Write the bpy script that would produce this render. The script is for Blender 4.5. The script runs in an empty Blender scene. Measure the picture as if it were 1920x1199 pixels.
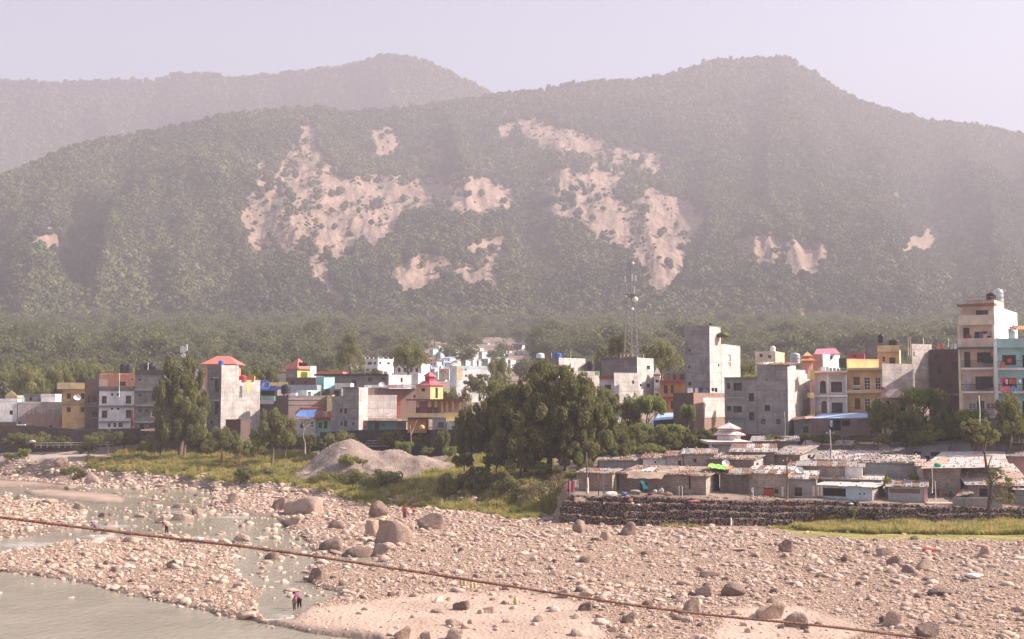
import bpy, bmesh, math, random
import numpy as np
from mathutils import Vector, Matrix

# ------------------------------------------------------------------ camera
F = 2200.0                       # focal length in pixels of a 1920 px wide picture
PIT = math.atan(145.5 / F)
H = 15.0
CP, SP = math.cos(PIT), math.sin(PIT)
SC = bpy.context.scene
COL = SC.collection
cam_d = bpy.data.cameras.new('camera')
cam = bpy.data.objects.new('camera', cam_d)
COL.objects.link(cam)
cam_d.sensor_width = 36.0
cam_d.lens = 36.0 * F / 1920.0
cam_d.clip_start = 0.1
cam_d.clip_end = 30000
cam.location = (0, 0, H)
cam.rotation_euler = (math.pi / 2 + PIT, 0, 0)
SC.camera = cam

# ------------------------------------------------------------------ sky, sun
SUN_EL, SUN_AZ = math.radians(36), math.radians(4)      # azimuth from +X towards +Y
world = bpy.data.worlds.new('World')
SC.world = world
world.use_nodes = True
wn = world.node_tree
bg = wn.nodes['Background']
sky = wn.nodes.new('ShaderNodeTexSky')
sky.sky_type = 'NISHITA'
sky.sun_disc = False
sky.sun_elevation = SUN_EL
sky.sun_rotation = math.radians(90) - SUN_AZ
sky.altitude = 400
sky.air_density = 1.0
sky.dust_density = 4.0
sky.ozone_density = 1.0
wn.links.new(sky.outputs[0], bg.inputs[0])
bg.inputs[1].default_value = 0.072
sun_d = bpy.data.lights.new('sun', 'SUN')
sun_d.energy = 5.0
sun_d.angle = math.radians(0.55)
sun_d.color = (1.0, 0.88, 0.79)
sun = bpy.data.objects.new('sun', sun_d)
COL.objects.link(sun)
sv = Vector((math.cos(SUN_EL) * math.cos(SUN_AZ), math.cos(SUN_EL) * math.sin(SUN_AZ), math.sin(SUN_EL)))
sun.rotation_euler = sv.to_track_quat('Z', 'Y').to_euler()
sun.location = (300, 50, 400)
SC.view_settings.view_transform = 'Standard'
SC.view_settings.look = 'None'
SC.view_settings.gamma = 1
SC.view_settings.use_curve_mapping = False
SC.view_settings.exposure = 1.68
SC.cycles.max_bounces = 6
SC.cycles.diffuse_bounces = 3
SC.cycles.glossy_bounces = 2
SC.cycles.transmission_bounces = 3
SC.cycles.transparent_max_bounces = 4
SC.cycles.volume_bounces = 1
SC.cycles.use_denoising = True
SC.cycles.sample_clamp_indirect = 6
SC.cycles.use_adaptive_sampling = False
HAZE_DENSITY = 0.00037
HAZE_COLOR = (0.60, 0.572, 0.642)
HAZE_G = 0.1

# ------------------------------------------------------------------ pixel <-> world
def ray(px, py):
    a = (px - 960.0) / F
    b = (599.5 - py) / F
    d = CP - b * SP
    return a / d, (SP + b * CP) / d
def P(px, py, Y):
    t, e = ray(px, py)
    return Vector((t * Y, Y, H + e * Y))
def G(px, py, z=0.0):
    t, e = ray(px, py)
    Y = (z - H) / e
    return Vector((t * Y, Y, z))
def unproj(X, Y, Z):
    dep = Y * CP + (Z - H) * SP
    up = -Y * SP + (Z - H) * CP
    return 960 + F * X / dep, 599.5 - F * up / dep
def mpp(Y):
    return Y / F

# ------------------------------------------------------------------ numpy noise
_rs = np.random.RandomState(7)
_tab = _rs.rand(256, 256).astype(np.float64)
def vnoise(x, y):
    x = np.asarray(x, float); y = np.asarray(y, float)
    xi = np.floor(x).astype(int); yi = np.floor(y).astype(int)
    fx = x - xi; fy = y - yi
    fx = fx * fx * (3 - 2 * fx); fy = fy * fy * (3 - 2 * fy)
    a = _tab[xi & 255, yi & 255]; b = _tab[(xi + 1) & 255, yi & 255]
    c = _tab[xi & 255, (yi + 1) & 255]; d = _tab[(xi + 1) & 255, (yi + 1) & 255]
    return (a + (b - a) * fx) * (1 - fy) + (c + (d - c) * fx) * fy
def fbm(x, y, o=4):
    s = 0; w = 0.5; n = 0
    for k in range(o):
        s = s + w * vnoise(x * 2 ** k + 17.3 * k, y * 2 ** k + 9.1 * k); n += w; w *= 0.5
    return s / n
def polysdf(px, py, poly, ys=1.0):
    """signed distance in pixels, positive inside"""
    px = np.asarray(px, float); py = np.asarray(py, float) * ys
    inside = np.zeros(px.shape, bool); best = np.full(px.shape, 1e9)
    n = len(poly)
    for i in range(n):
        x0, y0 = poly[i]; x1, y1 = poly[(i + 1) % n]
        y0 *= ys; y1 *= ys
        dx, dy = x1 - x0, y1 - y0
        tt = np.clip(((px - x0) * dx + (py - y0) * dy) / (dx * dx + dy * dy + 1e-9), 0, 1)
        best = np.minimum(best, np.hypot(px - x0 - tt * dx, py - y0 - tt * dy))
        if dy != 0:
            c = ((y0 > py) != (y1 > py)) & (px < dx * (py - y0) / dy + x0)
            inside ^= c
    return np.where(inside, best, -best)
def sstep(a, b, x):
    t = np.clip((x - a) / (b - a), 0, 1)
    return t * t * (3 - 2 * t)

# ------------------------------------------------------------------ object helpers
ORG = {}
def thing(name, label, cat, loc=(0, 0, 0), group=None):
    o = bpy.data.objects.new(name, None)
    o.empty_display_size = 0.5
    COL.objects.link(o)
    o.location = loc
    ORG[o.name] = Vector(loc)
    o['label'] = label; o['category'] = cat
    if group: o['group'] = group
    return o
def tag(o, label=None, cat=None, group=None, kind=None):
    if label: o['label'] = label
    if cat: o['category'] = cat
    if group: o['group'] = group
    if kind: o['kind'] = kind
    return o
def world_org(o):
    v = Vector((0, 0, 0))
    while o is not None:
        v += o.location; o = o.parent
    return v
class MB:
    def __init__(s):
        s.v = []; s.f = []; s.uv = []
    def poly(s, pts, uv=None):
        n = len(s.v); s.v += [tuple(p) for p in pts]
        s.f.append(tuple(range(n, n + len(pts))))
        s.uv.append(uv if uv else [(0, 0)] * len(pts))
    def box(s, c, u, v, w, hx, hy, hz):
        c = Vector(c); u = Vector(u) * hx; v = Vector(v) * hy; w = Vector(w) * hz
        P8 = [c + a * u + b * v + d * w for d in (-1, 1) for b in (-1, 1) for a in (-1, 1)]
        for q, (lu, lv) in (((0, 2, 3, 1), (hy, hx)), ((4, 5, 7, 6), (hx, hy)), ((0, 1, 5, 4), (hx, hz)), ((1, 3, 7, 5), (hy, hz)), ((3, 2, 6, 7), (hx, hz)), ((2, 0, 4, 6), (hy, hz))):
            s.poly([P8[i] for i in q], [(0, 0), (2 * lu, 0), (2 * lu, 2 * lv), (0, 2 * lv)])
        return s
    def bx(s, x0, x1, y0, y1, z0, z1):
        return s.box(((x0 + x1) / 2, (y0 + y1) / 2, (z0 + z1) / 2), (1, 0, 0), (0, 1, 0), (0, 0, 1), (x1 - x0) / 2, (y1 - y0) / 2, (z1 - z0) / 2)
    def tube(s, pts, r, n=6, cap=True):
        pts = [Vector(p) for p in pts]
        if not isinstance(r, (list, tuple)): r = [r] * len(pts)
        rings = []
        for i, p in enumerate(pts):
            d = (pts[min(i + 1, len(pts) - 1)] - pts[max(i - 1, 0)])
            d = d.normalized() if d.length > 1e-9 else Vector((0, 0, 1))
            a = Vector((0, 0, 1)) if abs(d.z) < 0.9 else Vector((1, 0, 0))
            u = d.cross(a).normalized(); w = d.cross(u)
            b = len(s.v)
            for k in range(n):
                an = 2 * math.pi * k / n
                s.v.append(tuple(p + (u * math.cos(an) + w * math.sin(an)) * r[i]))
            rings.append(b)
        for i in range(len(rings) - 1):
            for k in range(n):
                a, b = rings[i], rings[i + 1]
                s.f.append((a + k, a + (k + 1) % n, b + (k + 1) % n, b + k)); s.uv.append([(0, 0)] * 4)
        if cap:
            for b in (rings[0], rings[-1]):
                s.f.append(tuple(b + k for k in range(n))); s.uv.append([(0, 0)] * n)
        return s
    def lathe(s, c, prof, n=16):
        c = Vector(c); rings = []
        for (r, z) in prof:
            b = len(s.v)
            for k in range(n):
                an = 2 * math.pi * k / n
                s.v.append((c.x + r * math.cos(an), c.y + r * math.sin(an), c.z + z))
            rings.append(b)
        for i in range(len(rings) - 1):
            for k in range(n):
                a, b = rings[i], rings[i + 1]
                s.f.append((a + k, a + (k + 1) % n, b + (k + 1) % n, b + k)); s.uv.append([(0, 0)] * 4)
        for b in (rings[0], rings[-1]):
            s.f.append(tuple(b + k for k in range(n))); s.uv.append([(0, 0)] * n)
        return s
    def raw(s, v, f):
        n = len(s.v); s.v += [tuple(p) for p in v]
        for q in f:
            s.f.append(tuple(n + i for i in q)); s.uv.append([(0, 0)] * len(q))
        return s
    def build(s, name, mat, parent=None, smooth=False, loc=None, fix=True):
        me = bpy.data.meshes.new(name)
        org = world_org(parent) if parent is not None else Vector(loc if loc is not None else (0, 0, 0))
        me.from_pydata([(a[0] - org.x, a[1] - org.y, a[2] - org.z) for a in s.v], [], s.f)
        uvl = me.uv_layers.new(name='UVMap')
        flat = [c for q in s.uv for p in q for c in p]
        if len(flat) == 2 * len(me.loops): uvl.data.foreach_set('uv', flat)
        if mat is not None: me.materials.append(mat)
        if smooth: me.polygons.foreach_set('use_smooth', [True] * len(me.polygons))
        me.update()
        o = bpy.data.objects.new(name, me); COL.objects.link(o)
        if parent is not None: o.parent = parent
        else: o.location = org
        return o
def npmesh(name, verts, faces, mat, smooth=True, attrs=None, link=True):
    me = bpy.data.meshes.new(name)
    verts = np.asarray(verts, np.float32); faces = np.asarray(faces, np.int32)
    k = faces.shape[1]
    me.vertices.add(len(verts)); me.vertices.foreach_set('co', verts.ravel())
    me.loops.add(faces.size); me.loops.foreach_set('vertex_index', faces.ravel())
    me.polygons.add(len(faces)); me.polygons.foreach_set('loop_start', np.arange(0, faces.size, k, dtype=np.int32))
    me.polygons.foreach_set('use_smooth', np.full(len(faces), smooth))
    me.update(calc_edges=True); me.validate()
    for nme, arr in (attrs or {}).items():
        at = me.attributes.new(nme, 'FLOAT', 'POINT'); at.data.foreach_set('value', np.asarray(arr, np.float32).ravel())
    if mat is not None: me.materials.append(mat)
    o = bpy.data.objects.new(name, me)
    if link: COL.objects.link(o)
    return o
def grid_faces(nr, nc):
    r = np.arange(nr - 1)[:, None]; c = np.arange(nc - 1)[None, :]
    a = (r * nc + c).ravel()
    return np.stack([a, a + 1, a + nc + 1, a + nc], axis=1)

# ------------------------------------------------------------------ materials
MATS = {}
class NT:
    def __init__(s, name):
        s.m = bpy.data.materials.new(name); s.m.use_nodes = True
        s.t = s.m.node_tree; s.b = s.t.nodes['Principled BSDF']
    def n(s, ty, **kw):
        x = s.t.nodes.new(ty)
        for k, v in kw.items():
            if k.startswith('i_'):
                key = k[2:]
                key = int(key) if key.isdigit() else key.replace('_', ' ')
                x.inputs[key].default_value = v
            else: setattr(x, k, v)
        return x
    def l(s, a, b): s.t.links.new(a, b)
    def noise(s, vec, scale, detail=3, rough=0.55):
        x = s.n('ShaderNodeTexNoise'); x.inputs['Scale'].default_value = scale; x.inputs['Detail'].default_value = detail
        x.inputs['Roughness'].default_value = rough
        if vec is not None: s.l(vec, x.inputs['Vector'])
        return x.outputs[0]
    def ramp(s, fac, a, b, ca=(0, 0, 0, 1), cb=(1, 1, 1, 1)):
        x = s.n('ShaderNodeMapRange', interpolation_type='SMOOTHSTEP')
        x.inputs[1].default_value = a; x.inputs[2].default_value = b
        s.l(fac, x.inputs[0]); return x.outputs[0]
    def mix(s, fac, a, b, blend='MIX'):
        x = s.n('ShaderNodeMix', data_type='RGBA', blend_type=blend)
        for k, v in ((0, fac), (6, a), (7, b)):
            if isinstance(v, (int, float)): x.inputs[k].default_value = v
            elif isinstance(v, tuple): x.inputs[k].default_value = (*v[:3], 1)
            else: s.l(v, x.inputs[k])
        return x.outputs[2]
    def math(s, op, a, b=0.0):
        x = s.n('ShaderNodeMath', operation=op)
        for k, v in ((0, a), (1, b)):
            if isinstance(v, (int, float)): x.inputs[k].default_value = v
            else: s.l(v, x.inputs[k])
        return x.outputs[0]
    def attr(s, name):
        return s.n('ShaderNodeAttribute', attribute_name=name).outputs['Fac']
    def pos(s): return s.n('ShaderNodeNewGeometry').outputs['Position']
    def objc(s): return s.n('ShaderNodeTexCoord').outputs['Object']
    def rnd(s): return s.n('ShaderNodeObjectInfo').outputs['Random']
    def scale(s, vec, v):
        x = s.n('ShaderNodeMapping'); x.inputs['Scale'].default_value = v; s.l(vec, x.inputs[0]); return x.outputs[0]
    def bump(s, h, dist=0.05, st=0.6):
        x = s.n('ShaderNodeBump'); x.inputs['Strength'].default_value = st; x.inputs['Distance'].default_value = dist
        s.l(h, x.inputs['Height']); s.l(x.outputs[0], s.b.inputs['Normal'])
    def col(s, c): s.l(c, s.b.inputs['Base Color']) if not isinstance(c, tuple) else setattr(s.b.inputs['Base Color'], 'default_value', (*c, 1))
    def rough(s, r): s.b.inputs['Roughness'].default_value = r; s.b.inputs['Specular IOR Level'].default_value = 0.25
def sh(c, k): return tuple(min(1, x * k) for x in c)

def plain(c, r=0.7, metal=0.0):
    key = ('plain', tuple(round(x, 3) for x in c), r, metal)
    if key in MATS: return MATS[key]
    t = NT('painted_surface'); n = t.noise(t.pos(), 2.2, 3)
    n2 = t.noise(t.pos(), 11.0, 2)
    c1 = t.mix(t.ramp(n, 0.35, 0.65), sh(c, 0.86), sh(c, 1.08))
    t.col(t.mix(t.ramp(n2, 0.55, 0.75), c1, sh(c, 0.8)))
    t.rough(r); t.b.inputs['Metallic'].default_value = metal
    MATS[key] = t.m; return t.m
def plaster(c, dirt=0.5, stain=(0.10, 0.085, 0.075), block=0):
    """painted or bare cement render: blotches, rain streaks, faint pour lines"""
    key = ('plaster', tuple(round(x, 3) for x in c), dirt, block)
    if key in MATS: return MATS[key]
    t = NT('weathered_plaster'); p = t.pos()
    big = t.noise(p, 0.55, 4, 0.6); mid = t.noise(p, 2.4, 4, 0.65)
    streak = t.noise(t.scale(p, (3.2, 3.2, 0.22)), 1.0, 4, 0.6)
    c1 = t.mix(t.ramp(big, 0.35, 0.66), sh(c, 0.80), sh(c, 1.10))
    c1 = t.mix(t.math('MULTIPLY', t.ramp(mid, 0.5, 0.72), 0.45 * dirt), c1, stain)
    c1 = t.mix(t.math('MULTIPLY', t.ramp(streak, 0.52, 0.74), 0.75 * dirt), c1, stain)
    if dirt >= .5 and not block:
        z_ = t.n('ShaderNodeSeparateXYZ'); t.l(p, z_.inputs[0]); w_ = t.math('ADD', z_.outputs[2], t.math('MULTIPLY', mid, 0.25))
        ln = t.ramp(t.math('ABSOLUTE', t.math('SUBTRACT', t.math('FRACT', t.math('MULTIPLY', w_, 0.62)), 0.5)), 0.44, 0.5)
        c1 = t.mix(t.math('MULTIPLY', ln, 0.35), c1, stain)
        pt_ = t.noise(t.scale(p, (.5, .5, 1.1)), 0.9, 2, .5); c1 = t.mix(t.math('MULTIPLY', t.ramp(pt_, .5, .62), .38), c1, sh(c, .55))
    if block:
        uv = t.n('ShaderNodeTexCoord').outputs['UV']
        br = t.n('ShaderNodeTexBrick'); t.l(uv, br.inputs['Vector'])
        br.inputs['Color1'].default_value = (1, 1, 1, 1); br.inputs['Color2'].default_value = (0.72, 0.72, 0.72, 1)
        br.inputs['Mortar'].default_value = (0.38, 0.36, 0.36, 1); br.inputs['Scale'].default_value = 1
        br.inputs['Brick Width'].default_value = 0.42 * block; br.inputs['Row Height'].default_value = 0.22 * block
        br.inputs['Mortar Size'].default_value = 0.022 * block; br.inputs['Mortar Smooth'].default_value = 0.2
        c1 = t.mix(1.0, c1, br.outputs[0], 'MULTIPLY')
        t.bump(br.outputs[1], 0.02, -0.6)
    else:
        t.bump(mid, 0.05, 0.35)
    t.col(c1); t.rough(0.9)
    MATS[key] = t.m; return t.m
def brick(c=(0.30, 0.15, 0.11), c2=(0.20, 0.10, 0.08), mortar=(0.30, 0.25, 0.22)):
    key = ('brick', c, c2)
    if key in MATS: return MATS[key]
    t = NT('brickwork'); uv = t.n('ShaderNodeTexCoord').outputs['UV']; p = t.pos()
    br = t.n('ShaderNodeTexBrick'); t.l(uv, br.inputs['Vector'])
    br.inputs['Color1'].default_value = (*c, 1); br.inputs['Color2'].default_value = (*c2, 1); br.inputs['Mortar'].default_value = (*mortar, 1)
    br.inputs['Scale'].default_value = 1; br.inputs['Brick Width'].default_value = 0.24; br.inputs['Row Height'].default_value = 0.085
    br.inputs['Mortar Size'].default_value = 0.012
    big = t.noise(p, 0.8, 4, 0.6); st = t.noise(t.scale(p, (2.5, 2.5, 0.3)), 1.0, 3)
    c1 = t.mix(t.math('MULTIPLY', t.ramp(big, 0.45, 0.7), 0.55), br.outputs[0], sh(mortar, 0.9))
    c1 = t.mix(t.math('MULTIPLY', t.ramp(st, 0.5, 0.75), 0.5), c1, (0.07, 0.055, 0.05))
    t.col(c1); t.rough(0.9); t.bump(br.outputs[1], 0.01, -0.5)
    MATS[key] = t.m; return t.m
def rockmat(name, c1, c2, c3, sc=1.2):
    if name in MATS: return MATS[name]
    t = NT(name); o = t.objc(); r = t.rnd()
    base = t.mix(r, c1, c2)
    base = t.mix(t.ramp(t.math('FRACT', t.math('MULTIPLY', r, 7.13)), 0.74, 0.98), base, c3)
    n = t.noise(t.pos(), sc * 2.0, 4, 0.65)
    base = t.mix(t.math('MULTIPLY', t.ramp(n, 0.48, 0.72), 0.5), base, sh(c1, 0.5))
    n2 = t.noise(t.pos(), sc * 9, 3)
    base = t.mix(t.math('MULTIPLY', t.ramp(n2, 0.5, 0.75), 0.4), base, sh(c2, 1.3)); n3 = t.noise(t.scale(t.pos(), (1, 1, 2.5)), sc * 4.5, 4, .7); base = t.mix(t.math('MULTIPLY', t.ramp(n3, 0.52, 0.66), 0.55 if sc < 1 else 0.12), base, sh(c1, 0.55))
    t.col(base); t.rough(0.85); t.bump(t.math('ADD', n2, n3), 0.12, 0.8)
    MATS[name] = t.m; return t.m
def leafmat(name, c1, c2, trans=0.35):
    if name in MATS: return MATS[name]
    t = NT(name); p = t.pos()
    n = t.noise(p, 0.9, 2); n3 = t.noise(p, 6.0, 1)
    c = t.mix(t.ramp(n, 0.35, 0.65), c1, c2)
    c = t.mix(t.ramp(n3, 0.4, 0.75), c, sh(c2, 1.35))
    r = t.rnd(); h = t.n('ShaderNodeHueSaturation'); t.l(c, h.inputs['Color'])
    h.inputs['Saturation'].default_value = 0.95
    t.l(t.math('ADD', t.math('MULTIPLY', r, 0.3), 0.85), h.inputs['Value'])
    t.col(h.outputs[0]); t.rough(0.65)
    tr = t.n('ShaderNodeBsdfTranslucent'); t.l(t.mix(0.5, h.outputs[0], sh(c2, 1.3)), tr.inputs[0])
    mx = t.n('ShaderNodeMixShader'); mx.inputs[0].default_value = trans
    out = t.t.nodes['Material Output']; t.l(t.b.outputs[0], mx.inputs[1]); t.l(tr.outputs[0], mx.inputs[2]); t.l(mx.outputs[0], out.inputs[0])
    MATS[name] = t.m; return t.m

# ------------------------------------------------------------------ scattering real instances (stuff only)
_proto_n = 0
def scatter(name, pts, rot, scl, protos, label=None, parent=None):
    global _proto_n
    _proto_n += 1
    coll = bpy.data.collections.new('prototypes_%02d' % _proto_n)
    for k, o in enumerate(protos):
        coll.objects.link(o)
    me = bpy.data.meshes.new(name)
    me.vertices.add(len(pts)); me.vertices.foreach_set('co', np.asarray(pts, np.float32).ravel())
    a = me.attributes.new('rot', 'FLOAT_VECTOR', 'POINT'); a.data.foreach_set('vector', np.asarray(rot, np.float32).ravel())
    a = me.attributes.new('scl', 'FLOAT_VECTOR', 'POINT'); a.data.foreach_set('vector', np.asarray(scl, np.float32).ravel())
    a = me.attributes.new('idx', 'INT', 'POINT'); a.data.foreach_set('value', _rs.randint(0, len(protos), len(pts)).astype(np.int32))
    me.update()
    o = bpy.data.objects.new(name, me); COL.objects.link(o)
    if parent is not None: o.parent = parent
    g = bpy.data.node_groups.new(name + '_scatter', 'GeometryNodeTree')
    g.interface.new_socket('Geometry', in_out='INPUT', socket_type='NodeSocketGeometry')
    g.interface.new_socket('Geometry', in_out='OUTPUT', socket_type='NodeSocketGeometry')
    N = g.nodes; gi = N.new('NodeGroupInput'); go = N.new('NodeGroupOutput')
    iop = N.new('GeometryNodeInstanceOnPoints'); ci = N.new('GeometryNodeCollectionInfo')
    ci.inputs['Collection'].default_value = coll; ci.inputs['Separate Children'].default_value = True; ci.inputs['Reset Children'].default_value = True
    iop.inputs['Pick Instance'].default_value = True
    def na(nm, ty):
        x = N.new('GeometryNodeInputNamedAttribute'); x.data_type = ty; x.inputs['Name'].default_value = nm
        return x.outputs['Attribute']
    L = g.links.new
    L(gi.outputs[0], iop.inputs['Points']); L(ci.outputs[0], iop.inputs['Instance'])
    L(na('idx', 'INT'), iop.inputs['Instance Index'])
    e2r = N.new('FunctionNodeEulerToRotation'); L(na('rot', 'FLOAT_VECTOR'), e2r.inputs[0]); L(e2r.outputs[0], iop.inputs['Rotation'])
    L(na('scl', 'FLOAT_VECTOR'), iop.inputs['Scale']); L(iop.outputs[0], go.inputs[0])
    md = o.modifiers.new('scatter', 'NODES'); md.node_group = g
    o['kind'] = 'stuff'
    if label: o['label'] = label
    return o
def ico(sub):
    bm = bmesh.new(); bmesh.ops.create_icosphere(bm, subdivisions=sub, radius=1)
    v = np.array([q.co[:] for q in bm.verts]); f = np.array([[q.index for q in t.verts] for t in bm.faces]); bm.free()
    return v, f
ICO = {k: ico(k) for k in (1, 2, 3, 4)}
def rock_mesh(seed, sub=2, ang=0.5, flat=0.65, rough=0.10):
    r = np.random.RandomState(seed); v, f = ICO[sub]; v = v.copy()
    for _ in range(int(6 + 9 * ang)):                      # planar facets
        n = r.normal(size=3); n /= np.linalg.norm(n); d = (0.5 if ang > .6 else .62) + 0.3 * r.rand()
        s = v @ n; v = v - np.outer(np.maximum(s - d, 0) * (0.75 + 0.25 * ang), n)
    q = r.rand(3) * 50
    nn = fbm(v[:, 0] * 1.3 + q[0] + v[:, 2], v[:, 1] * 1.3 + q[1] - v[:, 2] * 0.7, 3)
    n2 = fbm(v[:, 0] * 4 + q[0] + v[:, 2] * 3, v[:, 1] * 4 + q[1] - v[:, 2] * 2, 2)
    v *= (0.82 + 0.36 * nn + rough * (n2 - 0.5))[:, None]
    v *= np.array([1.0, 0.62 + 0.3 * r.rand(), flat * (0.8 + 0.3 * r.rand())])
    return v, f
# ================================================================== THE LAND
# columns of (Y, z) knots: foot, bank top, wall front, wall back
COLS = [
 (-900, (232, 0), (240, 2.2), (250, 4.0), (254, 9.0)),
 (0,    (228, 0), (236, 2.9), (246, 3.9), (250, 9.0)),
 (170,  (209, 0), (218, 2.9), (242, 3.9), (246, 9.0)),
 (300,  (199, 0), (209, 2.1), (240, 3.9), (244, 9.0)),
 (500,  (184, 0), (191, 1.3), (238, 4.0), (242, 8.8)),
 (700,  (164, 0), (171, 0.9), (238, 4.2), (242, 8.6)),
 (820,  (160, 0), (166, 1.3), (234, 4.6), (238, 8.8)),
 (900,  (157, 0), (164, 2.4), (226, 5.0), (230, 9.0)),
 (1035, (150, 0), (156, 3.0), (205, 5.6), (209, 9.0)),
 (1075, (140.5, 0), (142.5, 3.0), (200, 6.0), (204, 9.0)),
 (1200, (140.5, 0), (142.5, 2.9), (190, 6.2), (194, 9.0)),
 (1480, (140.5, 0), (142.5, 2.35), (184, 6.2), (188, 9.5)),
 (1920, (140.5, 0), (142.5, 1.9), (176, 6.0), (180, 10.0)),
 (2900, (140.5, 0), (142.5, 1.9), (176, 6.0), (180, 10.0))]
CX = np.array([ray(c[0], 745)[0] for c in COLS])
def ground_z(X, Y, detail=True):
    X = np.asarray(X, float); Y = np.asarray(Y, float)
    t = X / np.maximum(Y, 1)
    K = [np.interp(t, CX, [c[k][j] for c in COLS]) for k in (1, 2, 3, 4) for j in (0, 1)]
    (y1, z1, y2, z2, y3, z3, y4, z4) = K
    wob = (fbm(t * 60, t * 0 + 3, 3) - 0.5) * np.where(t < 0.03, 9, 0) * np.where(y1 > 145, 1, 0)
    y1 = y1 + wob; y2 = y2 + wob
    def lerp(a, za, b, zb): return za + (zb - za) * np.clip((Y - a) / (b - a), 0, 1)
    z = np.where(Y < y1, 0, np.where(Y < y2, lerp(y1, z1, y2, z2), np.where(Y < y3, lerp(y2, z2, y3, z3), lerp(y3, z3, y4, z4))))
    far = np.interp(Y, [0, 260, 350, 450, 600, 800, 1050], [0, 0, 3.5, 11, 24, 40, 66])
    z = z + np.where(Y > y4, far, far * np.clip((Y - y3) / (y4 - y3), 0, 1))
    if detail:
        z = z + (fbm(X * 0.12 + 40, Y * 0.12, 4) - 0.5) * np.where(Y < y1, 0.55, 0.5)
    return z
def gz(X, Y): return float(ground_z(np.array([X]), np.array([Y]))[0])

NEAR = [(-900, 1030), (0, 1068), (60, 1075), (150, 1092), (240, 1112), (330, 1132), (420, 1150), (500, 1166), (580, 1184), (700, 1198), (760, 1230), (1000, 1500), (-900, 1500)]
STREAM = [(-900, 892), (0, 899), (90, 903), (150, 908), (240, 912), (380, 916), (400, 930), (395, 950), (440, 962), (520, 968), (535, 985), (560, 1000), (590, 1030), (590, 1060), (570, 1085), (600, 1100), (640, 1108), (640, 1118), (590, 1135), (550, 1165), (500, 1165), (470, 1130), (490, 1105), (445, 1085), (428, 1060), (440, 1030), (400, 1015), (330, 1003), (240, 1008), (130, 1014), (60, 1030), (0, 1040), (-900, 1050), (-900, 1015), (0, 1008), (60, 1002), (110, 996), (160, 985), (158, 958), (90, 938), (0, 932), (-900, 925)]
POOL = [(620, 1040), (660, 1036), (730, 1044), (720, 1058), (640, 1062)]
BAR1 = [(45, 920), (90, 917), (150, 922), (215, 928), (237, 934), (230, 942), (200, 944), (120, 936), (60, 928)]
BAR2 = [(-900, 897), (0, 900), (70, 905), (130, 911), (120, 915), (60, 912), (0, 913), (-900, 912)]
SAND = [(480, 1172), (540, 1150), (640, 1138), (760, 1118), (880, 1112), (980, 1108), (1080, 1130), (1120, 1165), (1160, 1215), (1100, 1500), (700, 1500), (600, 1195)]
SAND2 = [(1370, 1145), (1500, 1140), (1640, 1180), (1500, 1240), (1330, 1200)]
def bed_pixels(X, Y):
    return unproj(X, Y, np.zeros_like(np.asarray(X, float)))
def water_mask(px, py):
    j = (fbm(px * 0.02, py * 0.06, 3) - 0.5) * 26
    w = np.maximum(polysdf(px, py, NEAR, 2.5), polysdf(px, py, STREAM, 2.5))
    w = np.maximum(w, polysdf(px, py, POOL, 2.5)) + j * 0.7
    isl = np.maximum(polysdf(px, py, BAR1, 3.5), polysdf(px, py, BAR2, 3.5))
    return np.where(isl > -14, np.minimum(w, -isl), w)

yy = list(np.arange(1500, 862, -2.4))
Yr = [33000.0 / (y - 745) for y in yy]
while Yr[-1] < 1180: Yr.append(Yr[-1] * 1.012)
Yr = np.array([12, 25, 35] + Yr)
tc = np.concatenate([np.linspace(-1.1, -0.50, 30)[:-1], np.linspace(-0.50, 0.50, 620), np.linspace(0.50, 1.1, 30)[1:]])
TT, YG = np.meshgrid(tc, Yr)
XG = TT * YG
ZG = ground_z(XG, YG)
PX, PY = bed_pixels(XG, YG)
bed = ZG < 1.2
bedf = (YG < np.interp(TT, CX, [c[1][0] for c in COLS]) + 2)
WM = np.where(bedf, water_mask(PX, PY), -50)
ZG = np.where(bedf, ZG + 0.12, ZG)
ZG = ZG - np.where(bedf, sstep(-8, 14, WM), 0) * 0.62 - np.where(bedf, sstep(14, 60, WM), 0) * 0.5
sandm = np.maximum(sstep(-8, 15, polysdf(PX, PY, SAND, 2)), sstep(-8, 15, polysdf(PX, PY, SAND2, 2))) * bedf
isl = np.maximum(polysdf(PX, PY, BAR1, 3.5), polysdf(PX, PY, BAR2, 3.5))
ZG = np.where(bedf & (isl > -2), np.maximum(ZG, -0.10 + 0.25 * sstep(-2, 14, isl)), ZG)
sandm = np.maximum(sandm, sstep(-4, 4, isl) * bedf)
# grass on the banks and terraces (colour of what grows there)
GPX, GPY = unproj(XG, YG, ZG)
GRASSP = [(165, 862), (240, 852), (360, 850), (560, 850), (600, 862), (660, 920), (780, 905), (800, 880), (860, 862), (1035, 862), (1050, 900), (1040, 960), (990, 972), (950, 958), (860, 952), (740, 948), (690, 940), (620, 925), (540, 905), (430, 902), (330, 892), (250, 885), (175, 880)]
LAWN = [(690, 945), (640, 930), (700, 925), (800, 935), (920, 945), (1010, 955), (1015, 972), (985, 978), (900, 957), (800, 950)]
gr = sstep(-10, 12, polysdf(GPX, GPY, GRASSP, 1.5) + (fbm(XG * 0.2, YG * 0.2, 3) - 0.5) * 40)
gr = np.maximum(gr, sstep(-5, 12, polysdf(GPX, GPY, LAWN, 1.5)))
STRIP = [(1460, 978), (1520, 966), (1700, 968), (1940, 985), (2200, 985), (2200, 1002), (1850, 1002), (1700, 1002), (1500, 992)]
gr = np.maximum(gr, np.where(YG < 141, sstep(-8, 8, polysdf(PX, PY, [(p[0], p[1] + 14) for p in STRIP], 1.5)), 0))
gr = np.where(YG > np.interp(TT, CX, [c[3][0] for c in COLS]), 0.28, gr)
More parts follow.
